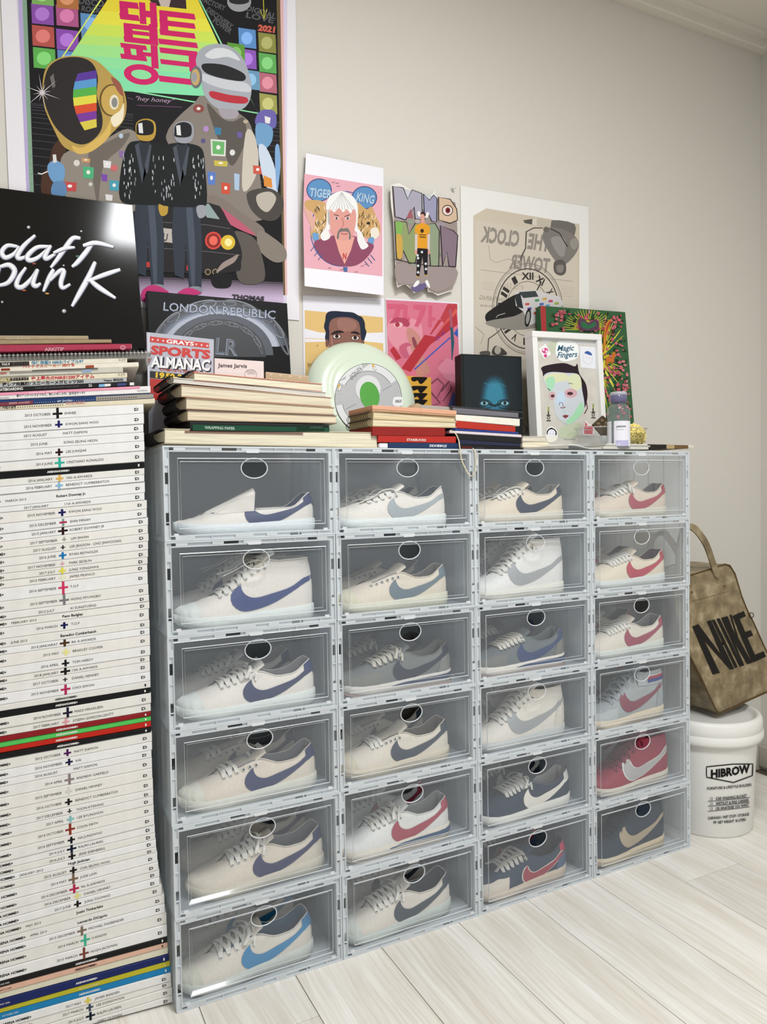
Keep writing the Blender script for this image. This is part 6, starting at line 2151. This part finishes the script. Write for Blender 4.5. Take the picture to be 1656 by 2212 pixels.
A.ell(*k0(1236, 1315), 8, 8.5, '#f4e6a0', 20)
A.poly(kp(780, 1418, 812, 1422, 812, 1450, 780, 1446), '#c03a32')
A.poly(kp(1010, 1438, 1040, 1442, 1038, 1470, 1010, 1466), '#c03a32')
for x in (1125, 1165):
    A.ell(*k0(x, 1475), 6.5, 7, '#9a8a6a', 16)
    A.ell(*k0(x, 1475), 4.5, 5, '#2a2422', 16)
A.blob(kp(1170, 1480, 1200, 1430, 1250, 1400, 1290, 1380, 1270, 1420, 1220, 1450), '#9a8a84')
A.blob(kp(1150, 1490, 1200, 1480, 1250, 1495, 1245, 1555, 1170, 1560, 1145, 1530), '#1a191a')
# two standing figures in dark suits
for dx, hc, hv in ((0, '#b8953e', '#191817'), (205, '#9a9ca4', '#1c1d22')):
    S_ = lambda *q: kp(*[v + (dx if j % 2 == 0 else (12 if dx else 0)) for j, v in enumerate(q)])
    A.poly(S_(735, 1070, 870, 1075, 888, 1280, 885, 1550, 820, 1550, 800, 1300, 790, 1500, 740, 1480, 725, 1250), '#333a45')
    A.poly(S_(800, 1090, 835, 1090, 850, 1300, 850, 1540, 832, 1540, 815, 1300), '#4a5360')
    A.blob(S_(690, 790, 745, 765, 830, 770, 890, 800, 905, 900, 915, 1080, 880, 1110, 730, 1110, 650, 1080, 655, 920), '#171b1c', 4)
    A.poly(S_(730, 790, 760, 770, 790, 940, 800, 940, 820, 790, 800, 770, 770, 1000), '#4a4f5a')
    A.poly(S_(750, 775, 812, 778, 775, 930), '#2c3038')
    rq = random.Random(9 + dx)
    for _ in range(46):
        x, y = rq.choice([rq.uniform(665, 735), rq.uniform(820, 900)]), rq.uniform(830, 1060)
        A.poly(S_(x, y, x + 4, y, x + 5, y + rq.uniform(10, 30), x, y + 18), rq.choice(['#c9ccd0', '#8d9298', '#aab0b4']))
    A.blob(S_(735, 720, 740, 665, 790, 645, 838, 665, 842, 730, 815, 765, 755, 760), hc, 4)
    A.blob(S_(738, 710, 745, 668, 790, 652, 828, 670, 830, 720, 800, 735, 745, 732), hv, 4)
    A.poly(S_(748, 672, 770, 668, 775, 725, 752, 722), '#dedede')
    A.blob(S_(822, 1545, 880, 1545, 885, 1578, 830, 1580), '#8a8f96', 3)
    A.blob(S_(858, 1110, 905, 1105, 905, 1160, 870, 1170), hc, 3)
A.blob(kp(770, 1575, 840, 1545, 920, 1600, 780, 1640), '#c83a78', 3)
A.blob(kp(960, 1590, 1020, 1560, 1090, 1590, 990, 1610), '#c83a78', 3)
A.text('THOMAS', k0(1255, 1618), k0(1430, 1630), 9, '#4a464c', .05)
A.ell(*k0(228, 505), 5, 5, '#f4f0ee', 14)
for a in range(0, 180, 30):
    L_ = 42 if a % 60 == 0 else 20
    cx0, cy0 = k0(228, 505)
    c, s = math.cos(math.radians(a + 20)), math.sin(math.radians(a + 20))
    A.poly([(cx0 - L_ * c, cy0 - L_ * s), (cx0 + 1.2 * s, cy0 - 1.2 * c), (cx0 + L_ * c, cy0 + L_ * s), (cx0 - 1.2 * s, cy0 + 1.2 * c)], '#cfc8ca')
A.build(root, 'print', INK)

k2 = lambda x, y: (630 + x / 4.246, 320 + y / 4.246)
kk = lambda *q: [k2(x, y) for x, y in zip(q[::2], q[1::2])]
# pink print with a long-haired man
o_ = PY(.2985).at(828, 363)
P1 = Plane(o_, (.05, -1, .075))
root = poster('art_print', 'white sheet with pink tiger portrait print, its lower edge off the wall', P1, kk(130, 45, 840, 185, 842, 1350, 118, 1265, 105, 600), col='#ebe9f0')
A = Art(P1)
A.poly(kk(115, 235, 830, 352, 830, 1175, 113, 1095, 103, 600), '#e0a8b4')
A.ell(*k2(465, 740), 70, 82, '#5a6a9a', 44, 8)
A.ell(*k2(465, 740), 67.5, 79.5, '#e0a8b4', 44, 8)
for x, y, t, a, b in ((250, 385, 'TIGER', (160, 440), (365, 462)), (665, 455, 'KING', (590, 480), (750, 512))):
    A.ell(*k2(x, y), 27.5, 25, '#3a4a78', 34)
    A.ell(*k2(x, y), 25.5, 23, '#5d8dbc', 34)
    A.text(t, k2(a[0] + 4, a[1] + 4), k2(b[0] + 4, b[1] + 4), 19, '#3a4a78', .03)
    A.text(t, k2(*a), k2(*b), 18, '#a9c3d8', .03)
for side, pts in ((0, (120, 490, 200, 475, 300, 500, 320, 600, 320, 760, 260, 850, 190, 830, 170, 750, 215, 660, 190, 590, 130, 560)), (1, (590, 500, 680, 560, 730, 540, 770, 620, 810, 720, 800, 800, 720, 830, 640, 800, 600, 700))):
    A.blob(kk(*pts), '#c8a06a', 4)
    rq = random.Random(side + 3)
    for _ in range(26):
        x, y = (rq.uniform(205, 310), rq.uniform(520, 760)) if not side else (rq.uniform(610, 770), rq.uniform(570, 780))
        A.line(kk(x, y, x + rq.uniform(-12, 12), y + 22, x + rq.uniform(-24, 24), y + 48), [.8, 1.8, .6], rq.choice(['#3a2c22', '#3a2c22', '#e8dcc6']))
A.blob(kk(110, 560, 160, 580, 210, 680, 180, 770, 165, 700), '#d8a898', 4)
A.blob(kk(720, 750, 780, 730, 800, 800, 740, 840), '#e4dccc', 4)
A.ell(*k2(700, 690), 4, 3, '#2a2420', 12)
A.blob(kk(190, 780, 240, 790, 245, 840, 200, 850), '#6a9ac8', 3)
A.blob(kk(700, 830, 750, 820, 745, 880, 705, 885), '#6a9ac8', 3)
A.blob(kk(205, 860, 330, 820, 400, 800, 580, 810, 640, 850, 750, 890, 700, 990, 600, 1070, 480, 1085, 330, 1050, 240, 960), '#8a4a62', 4)
A.poly(kk(390, 810, 575, 815, 540, 940, 482, 1065, 430, 950), '#e0a294')
A.blob(kk(320, 600, 330, 480, 380, 420, 460, 395, 540, 430, 595, 500, 605, 620, 600, 720, 640, 780, 670, 850, 700, 900, 640, 930, 600, 850, 575, 760, 350, 740, 350, 820, 290, 850, 260, 800, 310, 720), '#e6e4e2', 4)
A.blob(kk(345, 570, 400, 520, 530, 520, 585, 590, 580, 720, 545, 820, 470, 850, 400, 820, 350, 730), '#d99a90', 4)
A.blob(kk(330, 560, 345, 600, 345, 700, 330, 680), '#b0aeb2', 3)
A.blob(kk(310, 560, 340, 450, 450, 400, 560, 450, 605, 590, 560, 560, 540, 600, 500, 560, 470, 590, 430, 550, 390, 590, 350, 560), '#e9e8e6', 3)
for j in range(9):
    A.line(kk(455, 405, 340 + 30 * j, 560 + 6 * (j % 3)), [.5, 1.4], '#b9b6b4')
A.line(kk(385, 610, 430, 622), 2, '#6a4a46')
A.line(kk(480, 630, 530, 612), 2, '#6a4a46')
for x in (408, 510):
    A.ell(*k2(x, 645), 5, 3, '#e8d8d4', 14)
    A.ell(*k2(x, 645), 2.6, 2.8, '#4a4a5a', 12)
A.line(kk(462, 640, 475, 710, 455, 722), 1.4, '#b06a66')
A.blob(kk(412, 830, 420, 770, 450, 735, 475, 740, 510, 735, 535, 780, 540, 830, 522, 835, 520, 780, 475, 765, 435, 780, 428, 830), '#77706e', 4)
A.line(kk(450, 785, 480, 790, 510, 788), 2, '#a8564e')
A.text('N', k2(465, 1018), k2(497, 1020), 13, '#b8323e', .03)
A.poly(kk(470, 1090, 508, 1092, 508, 1135, 474, 1132), '#4a6aa0')
for x, y, d in ((170, 945, 1), (205, 990, 1), (240, 1028, 1), (760, 1030, -1), (735, 1058, -1), (705, 1085, -1)):
    A.line(kk(x, y, x + 40 * d, y - 50), 1.4, '#4a5a90')
for x, y in ((330, 1100), (440, 1115), (575, 1135), (365, 315), (400, 322), (410, 350), (630, 1080), (660, 1065)):
    A.line(kk(x, y, x + 16, y + 2, x + 30, y - 2), .8, '#8a6a72')
A.build(root)
# graffiti cut-out
o_ = PY(.297).at(985, 420)
P2 = Plane(o_, (.075, -1, .02))
TORN = (905, 340, 940, 328, 985, 320, 1040, 352, 1080, 375, 1140, 395, 1190, 408, 1250, 428, 1288, 420, 1310, 385, 1318, 432, 1350, 440, 1400, 446, 1440, 462, 1485, 500, 1510, 560, 1522, 650, 1518, 740, 1530, 810, 1528, 920, 1520, 1010, 1510, 1110, 1500, 1200, 1482, 1260, 1470, 1310, 1420, 1325, 1340, 1352, 1290, 1325, 1250, 1318, 1238, 1240, 1200, 1262, 1150, 1320, 1122, 1328, 1090, 1290, 1040, 1248, 1000, 1262, 968, 1278, 955, 1200, 948, 1000, 938, 800, 930, 660, 912, 540, 905, 450)
root = poster('cut_out_print', 'torn-edged graffiti print with a figure in a yellow shirt', P2, kk(*TORN), .0006, '#e6e2dc')
A = Art(P2)
A.poly(kk(915, 345, 1190, 415, 1340, 445, 1500, 500, 1515, 660, 1522, 900, 1500, 1190, 1470, 1300, 1340, 1340, 1255, 1312, 1240, 1235, 1150, 1312, 1120, 1318, 1045, 1240, 970, 1265, 950, 1000, 935, 660), '#9a8d88')
A.poly(kk(920, 350, 1190, 415, 1335, 445, 1335, 575, 1200, 560, 935, 490), '#c3c6cc')
rq = random.Random(6)
for _ in range(70):
    x, y = rq.uniform(950, 1480), rq.uniform(520, 1200)
    A.ell(*k2(x, y), rq.uniform(2, 7), rq.uniform(2, 6), rq.choice(['#8a7c86', '#a39a92', '#7f7a74', '#9c8f9a', '#8d9a86', '#b0a6a0']), 9)
for pts, c in (((925, 350, 1020, 365, 1060, 470, 1100, 385, 1190, 415, 1195, 655, 1130, 650, 1120, 540, 1080, 600, 1040, 660, 985, 640, 945, 630), '#a9a4b2'), ((1205, 420, 1260, 480, 1300, 430, 1330, 470, 1325, 680, 1280, 670, 1250, 600, 1215, 660), '#9a98b4'), ((1345, 450, 1450, 470, 1510, 560, 1518, 660, 1450, 690, 1345, 660), '#d0b49a'),
               ((940, 670, 1050, 680, 1070, 790, 1130, 690, 1170, 700, 1160, 900, 1130, 1050, 1075, 1060, 1020, 940, 1000, 1030, 958, 1010), '#8e9a6a'), ((1240, 700, 1310, 690, 1350, 760, 1345, 1080, 1270, 1080), '#8f9b80'), ((1360, 710, 1480, 760, 1520, 800, 1500, 1085, 1440, 1085, 1420, 950, 1380, 1080), '#84727e')):
    A.poly(kk(*pts), c)
    p = kk(*pts)
    A.line(p, 2.0, '#221c20', True)
A.blob(kk(955, 680, 1010, 690, 1000, 790, 960, 780), '#7fae5a', 3)
A.blob(kk(958, 800, 1010, 820, 1010, 1000, 965, 1000), '#c8a04e', 3)
A.poly(kk(1050, 640, 1085, 560, 1110, 640), '#a05a62')
A.ell(*k2(1425, 575), 10.5, 9.5, '#e4d8d0', 18)
A.ell(*k2(1428, 572), 5.5, 6.5, '#8a2f36', 16)
A.ell(*k2(1430, 572), 2.4, 3, '#2a1418', 12)
A.ring(*k2(1425, 572), 11, 11, 1.6, '#221c20')
A.blob(kk(960, 1060, 1180, 1090, 1500, 1100, 1480, 1250, 1340, 1320, 1260, 1290, 1140, 1250, 970, 1240), '#9c8e8c', 3)
A.line(kk(945, 1020, 1080, 1050, 1260, 1080, 1500, 1090), 1.4, '#2a2226')
A.blob(kk(1090, 1280, 1160, 1250, 1240, 1240, 1200, 1300, 1130, 1320), '#6a6088', 3)
# the figure
A.ell(*k2(1165, 605), 3.6, 6.5, '#eae6e2', 12, -20)
A.ell(*k2(1238, 615), 3.6, 7, '#eae6e2', 12, 20)
A.ell(*k2(1198, 625), 5.4, 8.6, '#d29a8c', 16)
A.blob(kk(1175, 610, 1185, 588, 1205, 585, 1225, 605, 1222, 630, 1200, 605), '#3a2a26', 3)
A.poly(kk(1182, 650, 1215, 652, 1218, 700, 1178, 698), '#d29a8c')
A.blob(kk(1130, 720, 1175, 692, 1225, 695, 1262, 725, 1258, 790, 1240, 790, 1245, 925, 1190, 935, 1145, 918, 1150, 790, 1128, 785), '#dd9a2a', 3)
A.ell(*k2(1192, 760), 4, 4.5, '#3a2a1c', 12)
A.line(kk(1165, 795, 1228, 800), 2, '#5a3a1c')
A.line(kk(1168, 815, 1225, 820), 2.4, '#5a3a1c')
for x in (1138, 1252):
    A.poly(kk(x - 12, 790, x + 12, 790, x + 10, 940, x - 12, 940), '#cfc0bc')
    A.ell(*k2(x, 955), 3.6, 5.5, '#d29a8c', 10)
A.poly(kk(1148, 918, 1245, 925, 1240, 1160, 1215, 1170, 1196, 990, 1165, 1180, 1138, 1170), '#1f1c20')
for x, y in ((1190, 955), (1155, 1010), (1155, 1080), (1225, 1062), (1228, 1110), (1155, 1140), (1150, 985)):
    A.ell(*k2(x, y), 2.6, 2.8, '#cfd6d8', 10)
A.line(kk(1135, 1175, 1168, 1185), 1.6, '#d6a83a')
A.line(kk(1215, 1165, 1245, 1170), 1.6, '#d6a83a')
A.blob(kk(1110, 1265, 1140, 1220, 1165, 1218, 1160, 1250, 1125, 1275), '#eceaea', 3)
A.blob(kk(1220, 1225, 1240, 1212, 1262, 1260, 1258, 1285, 1235, 1260), '#eceaea', 3)
A.build(root)
# yellow portrait
P3 = PY(.2982)
root = poster('art_print', 'white sheet with yellow portrait print of a man behind the disc', P3, [(653.5, 637), (829.5, 644), (833, 872), (656, 862)], col='#e8e7ee')
A = Art(P3)
A.poly(kk(118, 1487, 835, 1552, 845, 2310, 125, 2280), '#dfbd7c')
A.poly(kk(118, 1655, 250, 1690, 480, 1705, 838, 1690, 838, 1790, 600, 1765, 122, 1780), '#e8e7ee')
A.line(kk(122, 1745, 330, 1752), 1.6, '#e2c48a')
A.blob(kk(322, 1790, 304, 1740, 310, 1690, 294, 1640, 306, 1580, 312, 1530, 340, 1500, 400, 1494, 470, 1500, 560, 1508, 610, 1535, 645, 1552, 668, 1600, 672, 1650, 684, 1690, 668, 1750, 648, 1800, 600, 1820, 380, 1820), '#222a3c', 4)
A.blob(kk(338, 1800, 344, 1700, 340, 1640, 352, 1590, 385, 1562, 450, 1550, 540, 1556, 605, 1588, 626, 1650, 630, 1720, 645, 1800, 640, 1900, 560, 2030, 440, 2040, 370, 1930, 335, 1850), '#8a6056', 4)
A.blob(kk(420, 1575, 500, 1562, 580, 1590, 590, 1650, 520, 1680, 430, 1660), '#9a7064', 4)
A.ell(*k2(322, 1790), 3.4, 9, '#7a5248', 12)
A.ell(*k2(652, 1790), 3, 8, '#7a5248', 12)
A.blob(kk(352, 1712, 390, 1680, 440, 1672, 480, 1690, 440, 1698, 390, 1705), '#2a2022', 3)
A.blob(kk(535, 1695, 570, 1680, 610, 1690, 622, 1712, 575, 1702), '#2a2022', 3)
for x, y in ((412, 1728), (580, 1742)):
    A.ell(*k2(x, y), 9.5, 5.6, '#3a2422', 16)
    A.ell(*k2(x, y), 8, 4.2, '#d8cac4', 16)
    A.ell(*k2(x, y - 2), 3.8, 4, '#2a1a18', 14)
A.line(kk(480, 1640, 490, 1690), 1, '#a87a6c')
A.blob(kk(440, 1820, 470, 1800, 520, 1810, 560, 1830, 520, 1850, 460, 1845), '#a06e62', 3)
A.line(kk(362, 1720, 375, 1850), 2, '#b08274')
A.text('Black bear', k2(150, 2010), k2(275, 1960), 8, '#5a4636', 0, .3)
A.line(kk(225, 1815, 240, 1805, 235, 1818), 1, '#5a4636')
A.build(root)
# pink collage print
P4_ = PY(.2978)
root = poster('art_print', 'red and pink collage print of a face with diagonal red bars', P4_, [(832, 643.5), (989.5, 653), (997, 905), (839, 890)], col='#e6e2ea')
A = Art(P4_)
kq = lambda *q: [k5(x, y) for x, y in zip(q[::2], q[1::2])]
A.poly(kq(840, 28, 1393, 58, 1425, 950, 868, 900), '#d6758c')
A.blob(kq(860, 200, 950, 160, 1100, 200, 1120, 330, 1060, 450, 940, 420, 860, 330), '#df93a2', 4)
A.poly(kq(850, 60, 985, 62, 990, 100, 955, 100, 930, 210, 880, 205, 915, 100, 850, 100), '#cf5f7a')
A.poly(kq(975, 70, 1010, 72, 1005, 160, 1030, 165, 1028, 190, 1000, 190, 995, 235, 965, 235), '#cf5f7a')
A.poly(kq(1050, 65, 1150, 68, 1150, 105, 1120, 180, 1090, 240, 1060, 235, 1105, 110, 1050, 100), '#cf5f7a')
A.poly(kq(1170, 70, 1200, 72, 1198, 160, 1225, 165, 1225, 192, 1198, 192, 1196, 245, 1166, 240), '#cf5f7a')
A.blob(kq(865, 210, 920, 165, 1000, 175, 1025, 215, 1000, 240, 940, 205), '#b04560', 3)
A.ell(*k5(935, 222), 10, 6, '#e8b8bc', 16)
A.ell(*k5(928, 220), 5, 5.5, '#a8384c', 14)
A.blob(kq(1000, 260, 1040, 250, 1110, 330, 1120, 450, 1180, 560, 1160, 610, 1080, 620, 1060, 480, 1010, 340), '#c88a80', 4)
A.blob(kq(1040, 330, 1060, 320, 1085, 390, 1060, 400), '#8a4a52', 3)
A.blob(kq(945, 390, 1000, 360, 1040, 380, 1000, 400, 1020, 470, 980, 480, 950, 440), '#c4607a', 3)
A.poly(kq(1320, 60, 1393, 62, 1395, 100, 1290, 210, 1260, 175), '#b84048')
A.poly(kq(1250, 180, 1275, 190, 1190, 300, 1180, 295), '#b84048')
A.poly(kq(1385, 120, 1397, 220, 1180, 380, 1030, 590, 960, 560, 1140, 300, 1220, 315), '#b5343e')
A.poly(kq(1385, 90, 1390, 130, 1260, 260, 1220, 300), '#d05a52')
A.poly(kq(870, 420, 900, 390, 960, 480, 920, 500), '#b5343e')
A.line(kq(1340, 320, 1060, 570), 3, '#4a5ab0')
A.poly(kq(1365, 290, 1398, 245, 1400, 320), '#3a5ab0')
A.text('Cy~B', k5(1228, 350), k5(1300, 290), 7, '#5a3a9a', 0, .3)
A.line(kq(1335, 240, 1350, 250, 1358, 360, 1352, 500), [3, 6, 7, 1.5], '#2f5a68')
A.line(kq(1338, 100, 1350, 240), [5, 6], '#a8586a')
A.line(kq(1245, 530, 1270, 500, 1370, 530, 1365, 640), 1.2, '#b85a78')
for pts in ((1190, 680, 1240, 640, 1290, 690, 1230, 800), (1270, 740, 1330, 660, 1350, 720, 1280, 820), (1160, 700, 1200, 760, 1260, 830, 1200, 850)):
    A.line(kq(*pts), [4, 4, 3, 2], '#8a4a5a')
A.poly(kq(1360, 740, 1415, 800, 1418, 900, 1320, 860), '#6a6ab0')
A.poly(kq(1240, 560, 1310, 480, 1410, 520, 1412, 700, 1300, 640), '#dc8a9e')
A.build(root)
# mirrored clock poster
P5 = PY(.2976)
root = poster('poster', 'white-bordered beige poster with mirrored grey lettering and a clock dial', P5, [(994, 401), (1270.4, 446.8), (1274, 950), (1001, 945)], col='#e6e4e0')
A = Art(P5)
e3 = lambda *q: [k3(x, y) for x, y in zip(q[::2], q[1::2])]
A.poly(e3(190, 265, 275, 215, 893, 320, 885, 1720, 195, 1700), '#c9bdab')
A.poly(e3(200, 290, 880, 400, 875, 1500, 200, 1500), '#cbc1b2')
for t, a, b, h in (('CLOCK', (235, 432), (487, 468), 33), ('THE', (545, 478), (690, 500), 33), ('TOWER', (425, 608), (690, 640), 30)):
    A.text(t, k3(*a), k3(*b), h, '#8f877e', .04, mirror=True)
A.line(e3(238, 622, 850, 700), .9, '#8f877e')
for t, a, b, h, c_ in (('LIGHTNING', (228, 818), (440, 842), 9.5, '#a19888'), ('10:04', (235, 866), (330, 872), 5, '#a19888'), ('rally', (360, 745), (520, 752), 12, '#b9afa0')):
    A.text(t, k3(*a), k3(*b), h, c_, .02, mirror=True)
for j in range(5):
    A.line(e3(250, 700 + 12 * j, 330, 708 + 12 * j), .6, '#b3a999')
    A.line(e3(770, 730 + 16 * j, 850, 738 + 16 * j), .6, '#b3a999')
CC = (548, 880)
for rr_, wd, c_ in ((232, 1.6, '#7d766e'), (222, 1.0, '#8f877e'), (205, 2.4, '#4a4642'), (140, 1.2, '#6a645e')):
    A.ring(*k3(*CC), rr_ / 3.067, rr_ / 3.067 * 1.29, wd, c_, 0, 48)
ROM = ['XII', 'I', 'II', 'III', 'IIII', 'V', 'VI', 'VII', 'VIII', 'IX', 'X', 'XI']
for j, t in enumerate(ROM):
    a = math.radians(-30 * j)
    c, s = math.sin(a), math.cos(a)
    wd = {1: 5, 2: 9, 3: 13, 4: 16}[len(t)]
    ctr = np.array(k3(CC[0] + 150 * c, CC[1] - 150 * 1.29 * s))
    tx = np.array([s, 1.29 * c]) / math.hypot(s, 1.29 * c)
    A.text(t, tuple(ctr - tx * wd), tuple(ctr + tx * wd), 15, '#35322f', .03, up=(c, -s * 1.2))
A.line(e3(548, 880, 640, 700), 2.4, '#3c3835')
A.line(e3(500, 560, 510, 530, 535, 480, 540, 370, 590, 345, 650, 345), [2, 3, 2.6, 3, 2.4, 2], '#55504a')
A.line(e3(290, 460, 300, 550, 340, 575, 420, 550, 470, 570), .7, '#9a9288')
A.line(e3(240, 1110, 260, 1050, 205, 1000), .7, '#7a736a')
A.line(e3(285, 1160, 290, 1080, 345, 1040, 380, 1010), [2, 2.6, 2, 1.6], '#55504a')
# figure hanging head down, arms spread
A.blob(e3(710, 295, 860, 320, 850, 420, 820, 480, 720, 430, 705, 360), '#6f6a66', 3)
A.blob(e3(705, 340, 800, 360, 880, 420, 880, 490, 830, 560, 780, 590, 730, 560, 660, 450, 650, 380, 690, 345), '#7d7873', 4)
A.blob(e3(700, 420, 760, 400, 800, 430, 790, 530, 750, 520), '#94908a', 3)
A.blob(e3(725, 570, 770, 555, 800, 580, 800, 640, 765, 660, 725, 635), '#5d5854', 4)
A.blob(e3(742, 595, 785, 592, 780, 638, 745, 636), '#857f79', 3)
A.line(e3(700, 350, 760, 380, 800, 450, 815, 470), 2, '#2c2927')
A.poly(e3(520, 295, 580, 285, 578, 322, 530, 312), '#5a554f')
A.poly(e3(580, 285, 610, 280, 608, 330, 578, 325), '#d2cabc')
A.poly(e3(610, 280, 705, 300, 700, 340, 608, 328), '#bfb5a6')
A.ell(*k3(672, 356), 6.5, 6, '#6a655f', 12)
A.blob(e3(830, 430, 870, 410, 885, 450, 860, 490, 835, 470), '#948e88', 3)
# plain stickered car seen from the front corner
A.blob(e3(270, 920, 330, 870, 440, 800, 480, 790, 530, 830, 530, 900, 460, 960, 330, 990, 280, 970), '#242322', 3)
A.blob(e3(275, 965, 460, 930, 540, 900, 630, 990, 480, 1020, 320, 1000), '#8d8880', 3)
A.poly(e3(460, 770, 600, 755, 640, 770, 760, 800, 790, 850, 640, 960, 560, 990, 520, 900, 470, 860), '#cbc7c6')
A.poly(e3(490, 770, 600, 762, 620, 800, 520, 810), '#3c4444')
A.poly(e3(460, 790, 500, 775, 520, 880, 480, 870), '#2c3034')
for x, y, c_ in ((545, 850, '#c0564a'), (610, 825, '#4a8a5a'), (660, 815, '#c8a04a'), (700, 830, '#b84a6a'), (640, 850, '#4a6ab0'), (560, 880, '#5a4a9a'), (610, 880, '#d0705a'), (680, 860, '#6a9ac0'), (600, 910, '#c8604a'), (740, 845, '#9aa84a')):
    A.poly([tuple(np.array(k3(x, y)) + np.array(q)) for q in ((-4.5, -2), (4.5, -3), (5, 2), (-4, 3))], c_)
A.ell(*k3(550, 940), 6.5, 20, '#1f1e1d', 20, 8)
A.ell(*k3(550, 940), 4, 14, '#9a9792', 20, 8)
A.ell(*k3(628, 965), 5, 16, '#1f1e1d', 18, 10)
A.line(e3(340, 940, 350, 925, 400, 910), 1.4, '#b8b4ac')
A.blob(e3(315, 1150, 340, 1125, 390, 1150, 410, 1185, 320, 1185), '#4a4642', 3)
A.ell(*k3(350, 1155), 7, 9, '#b3aba0', 14)
A.blob(e3(235, 1165, 290, 1160, 300, 1185, 240, 1185), '#5a554f', 3)
A.build(root)
# white push pin of the cut-out, left in the wall
pp = PY(.299).at(976, 408)
m = MB()
m.lathe([(.0005, 0), (.0042, .0), (.0042, .002), (.002, .004), (.0025, .009), (.0045, .011), (.001, .0115)], 14)
o = m.build('push_pin', M('#e4e2de', .35), smooth=True)
o.rotation_euler = (math.pi / 2, 0, 0)
o.location = (pp[0], .2995, pp[2])
tag(o, 'small white push pin above the torn graffiti print', 'push pin')
